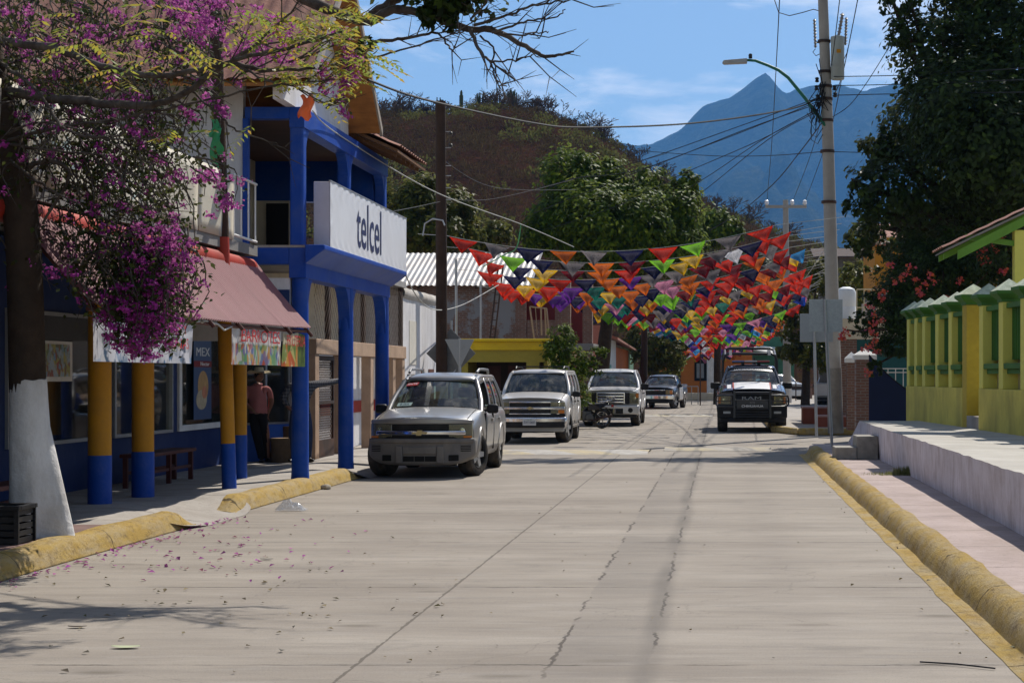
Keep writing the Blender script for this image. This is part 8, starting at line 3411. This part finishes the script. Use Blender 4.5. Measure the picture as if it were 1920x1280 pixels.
def bare_tree(h, seed, spread=.6):
    rg = random.Random(seed)
    m = MB()

    def br(p0, d, ln, r, dep):
        p1 = p0 + d * ln * .5 + Vector((rg.gauss(0, .05), rg.gauss(0, .05), 0)) * ln
        p2 = p0 + d * ln
        m.tube([p0, p1, p2], [max(r, .006), max(r * .8, .0055), max(r * .55, .0042)], 4 if dep else 5, cap=False)
        if dep >= 5:
            return
        for k in range(3 if dep < 4 else 2):
            dd = (d + Vector((rg.gauss(0, spread), rg.gauss(0, spread), rg.gauss(.12, .3)))).normalized()
            br(p2 if k < 2 else p1, dd, ln * rg.uniform(.55, .85), r * .55, dep + 1)
    br(Vector((0, 0, -.3)), Vector((rg.gauss(0, .1), 0, 1)).normalized(), h * .30, h * .022, 0)
    return m


PROTO = [bare_tree(1.0, s, .55 + .1 * (s % 3)) for s in (3, 5, 8, 13)]
protom = []
for i, m in enumerate(PROTO):
    o = m.build('bare_tree', BARE)
    protom.append(o.data)
    bpy.data.objects.remove(o)
RD = [(722, 168, 40), (745, 190, 30), (765, 196, 26), (790, 200, 30), (815, 196, 34), (835, 196, 22), (850, 186, 34), (862, 192, 24), (905, 186, 36), (925, 180, 40), (945, 184, 40), (965, 192, 28), (1000, 188, 30), (1008, 178, 36),
      (1030, 188, 40), (1045, 205, 26), (1072, 222, 34), (1092, 228, 34), (1112, 232, 30), (1128, 250, 28), (1150, 260, 30), (1175, 288, 30), (1195, 290, 38), (1215, 300, 36), (1235, 318, 34), (1260, 335, 30), (1345, 375, 30), (1400, 400, 30), (1420, 408, 28), (735, 180, 26), (775, 192, 32), (800, 190, 28), (880, 180, 26), (955, 178, 34), (1015, 182, 34), (1060, 212, 28), (1140, 252, 30), (700, 178, 34), (680, 180, 36), (1100, 222, 26), (1360, 380, 34), (1380, 392, 30), (1440, 416, 30), (1470, 424, 30)]
rt = random.Random(77)
RD += [(rt.uniform(690, 1190), 0, rt.uniform(24, 36)) for _ in range(16)]
for i, (px, py, hp) in enumerate(RD):
    Y = HY + rt.uniform(-6, 4)
    x = (px - VX) * Y / F
    z = hill_z(x, Y)
    hgt = hp * rt.uniform(1.9, 2.5) * Y / F
    side = 'on the crest of the brown hill' if px < 1050 else 'down the right slope of the brown hill'
    o = bpy.data.objects.new('bare_tree', rt.choice(protom))
    C.objects.link(o)
    o.location = (x, Y, z - .2)
    o.scale = (hgt * 1.15, hgt * 1.15, hgt)
    o.rotation_euler = (0, 0, rt.uniform(0, 6))
    tag(o, 'bare leafless grey tree standing ' + side, 'tree', 'bare trees on the hill crest' if px < 1050 else 'bare trees on the right slope of the hill')


def cactus(px, py0, py1, n, lab):
    Y = HY - 1
    x = (px - VX) * Y / F
    z = hill_z(x, Y)
    h = (py0 - py1) * Y / F
    m = MB()
    rg = random.Random(int(px))
    m.tube([(0, 0, -.5), (0, 0, h * .35)], h * .045, 7)
    for k in range(n):
        a = rg.uniform(0, 2 * PI)
        r = h * rg.uniform(.05, .24)
        b = h * rg.uniform(.18, .38)
        m.tube([(0, 0, b * .8), (r * .8 * math.cos(a), r * .8 * math.sin(a), b), (r * math.cos(a), r * math.sin(a), b + h * .12), (r * math.cos(a) * 1.05, r * math.sin(a), h * rg.uniform(.7, 1.0))], [h * .03, h * .034, h * .034, h * .028], 7)
    tag(m.build('organ_pipe_cactus', CACT, smooth=60, loc=(x, Y, z - .2)), lab, 'cactus')


cactus(864, 215, 168, 6, 'tall narrow cactus on the hill crest right of the dark wooden pole')
cactus(961, 212, 172, 16, 'broad candelabra cactus on the hill crest, furthest right of the cacti')
cactus(826, 222, 185, 8, 'cactus on the hill crest directly above the dark wooden pole')
cactus(899, 212, 178, 20, 'dense bushy cactus in the middle of the hill crest')
cactus(916, 205, 185, 1, 'single thin cactus stem beside the bushy one on the crest')

# ---- far blue mountain
MP = [(-2500, 420), (-400, 380), (600, 330), (1000, 290), (1120, 262), (1150, 262), (1178, 272), (1215, 265), (1250, 255), (1285, 236), (1305, 212), (1322, 197), (1345, 186), (1375, 174), (1398, 160), (1412, 148), (1424, 138), (1432, 131), (1440, 130), (1450, 138), (1460, 152), (1474, 164), (1492, 157), (1530, 160), (1575, 158), (1625, 162), (1660, 158), (1680, 151), (1720, 158), (1800, 130), (1950, 118), (2300, 150), (3000, 200), (5000, 420)]
MY = 8000.0
mx, mz = interp_px(MP, MY)


def mount_z(x, y):
    r = float(np.interp(x, mx, mz))
    s = (y - 2750) / (MY - 2750)
    if s < 1:
        s = max(0, s)
        k = (s ** 1.35) * .9 + .1 * s
    else:
        k = max(0, 1 - ((y - MY) / 3750) ** 1.4)
    x, y = x * .4, y * .4
    rid = abs(fbm(x, y * .35, .0023, 5, 2.2))
    e = min(1, s * 1.8) * min(1, abs(1 - s) * 4 + .05)
    return r * k + 2.5 * (-230 * rid * e * k + (55 * fbm(x, y, .006, 5, 6.0) + 26 * fbm(x, y, .02, 4, 4.0)) * e + (8 * fbm(x, y, .022, 4, 1.0) if s > .8 else 0))


def mount_material():
    t = NT('forest_mountain')
    v = t.coord()
    c = t.mix((.02, .034, .014), (.075, .08, .042), t.ramp(t.noise(.005, 9, .75, v), [(.36, 0), (.64, 1)]))
    c = t.mix(c, (.13, .105, .08), t.math('MULTIPLY', t.ramp(t.noise(.0016, 7, .72, t.mapping((1, 1, 2.2), loc=(70, 9, 0), vec=v)), [(.6, 0), (.7, 1)]), .6))
    c = t.mix(c, (.015, .022, .012), t.math('MULTIPLY', t.ramp(t.noise(.02, 5, .8, v), [(.46, 1), (.62, 0)]), .7))
    return t.done(t.bsdf(c, 1.0, 0, t.noise(.012, 8, .8, v), 1.0, 55, **{'Specular IOR Level': 0.0}))


m = MB()
m.grid(lambda u, v: (lambda x, y: (x, y, mount_z(x, y) - 1))(-3250 + 7750 * u, 2625 + 8250 * v), 420, 130)
kind(m.build('mountain', mount_material(), smooth=180), 'structure')

# ---- the air between
hz_ = MB()
hz_.box(-9500, 9500, -30, 13000, -2.0, 1650)
ho = hz_.build('haze', [])
t = NT('haze_air')
pv = t.n('VolumePrincipled', {'Color': HAZE_COL, 'Density': HAZE_D, 'Anisotropy': 0.0})
t.t.links.new(pv.outputs[0], t.out.inputs['Volume'])
ho.data.materials.append(t.mat)
kind(ho, 'stuff')

# ---- sky and sun
sc = bpy.context.scene
SUN_AZ, SUN_EL = math.radians(26), math.radians(49)      # azimuth from straight down the street towards the right
w = bpy.data.worlds.new('World')
sc.world = w
w.use_nodes = True
nt = w.node_tree
nt.nodes.clear()
out = nt.nodes.new('ShaderNodeOutputWorld')
bgn = nt.nodes.new('ShaderNodeBackground')
sky = nt.nodes.new('ShaderNodeTexSky')
sky.sky_type = 'NISHITA'
sky.sun_disc = False
sky.sun_elevation = SUN_EL
sky.sun_rotation = SUN_AZ
sky.air_density = 1.0
sky.dust_density = .3
sky.ozone_density = 3.5
tc = nt.nodes.new('ShaderNodeTexCoord')
mp = nt.nodes.new('ShaderNodeMapping')
mp.inputs['Scale'].default_value = (3.2, 3.2, 12.0)
mp.inputs['Location'].default_value = (3.35, .4, .2)
nz = nt.nodes.new('ShaderNodeTexNoise')
nz.inputs['Scale'].default_value = 2.6
nz.inputs['Detail'].default_value = 8
nz.inputs['Roughness'].default_value = .58
nz.inputs['Distortion'].default_value = .35
rp = nt.nodes.new('ShaderNodeValToRGB')
rp.color_ramp.elements[0].position = .50
rp.color_ramp.elements[0].color = (0, 0, 0, 1)
rp.color_ramp.elements[1].position = .68
rp.color_ramp.elements[1].color = (.75, .75, .75, 1)
mxn = nt.nodes.new('ShaderNodeMix')
mxn.data_type = 'RGBA'
mxn.inputs[7].default_value = (CLOUD, CLOUD, CLOUD * 1.02, 1)
for a, b in ((tc.outputs['Generated'], mp.inputs[0]), (mp.outputs[0], nz.inputs['Vector']), (nz.outputs['Fac'], rp.inputs[0]), (rp.outputs[0], mxn.inputs[0]), (sky.outputs[0], mxn.inputs[6]), (mxn.outputs[2], bgn.inputs[0]), (bgn.outputs[0], out.inputs[0])):
    nt.links.new(a, b)
bgn.inputs[1].default_value = SKY_S
sd = bpy.data.lights.new('sun', 'SUN')
sd.energy = SUN_S
sd.angle = math.radians(.53)
sd.color = (1.0, .94, .85)
so = bpy.data.objects.new('sun', sd)
C.objects.link(so)
dv = Vector((math.sin(SUN_AZ) * math.cos(SUN_EL), math.cos(SUN_AZ) * math.cos(SUN_EL), math.sin(SUN_EL)))
so.rotation_euler = dv.to_track_quat('Z', 'Y').to_euler()
so.location = (20, 40, 60)

cd = bpy.data.cameras.new('camera')
cam = bpy.data.objects.new('camera', cd)
C.objects.link(cam)
cam.location = (0, 0, CAMH)
cam.rotation_euler = (PI / 2, 0, 0)
cd.sensor_width = 36
cd.lens = 36 * F / 1920
cd.shift_x = -(VX - 960) / 1920
cd.shift_y = (VY - 640) / 1920
cd.clip_end = 50000
cd.clip_start = .1
sc.camera = cam
vs_ = sc.view_settings
vs_.view_transform = 'Standard'
vs_.look = 'None'
vs_.exposure = EXPO
vs_.gamma = 1
sc.cycles.use_denoising = True
sc.cycles.volume_bounces = 1
sc.cycles.max_bounces = 8
sc.cycles.transparent_max_bounces = 12
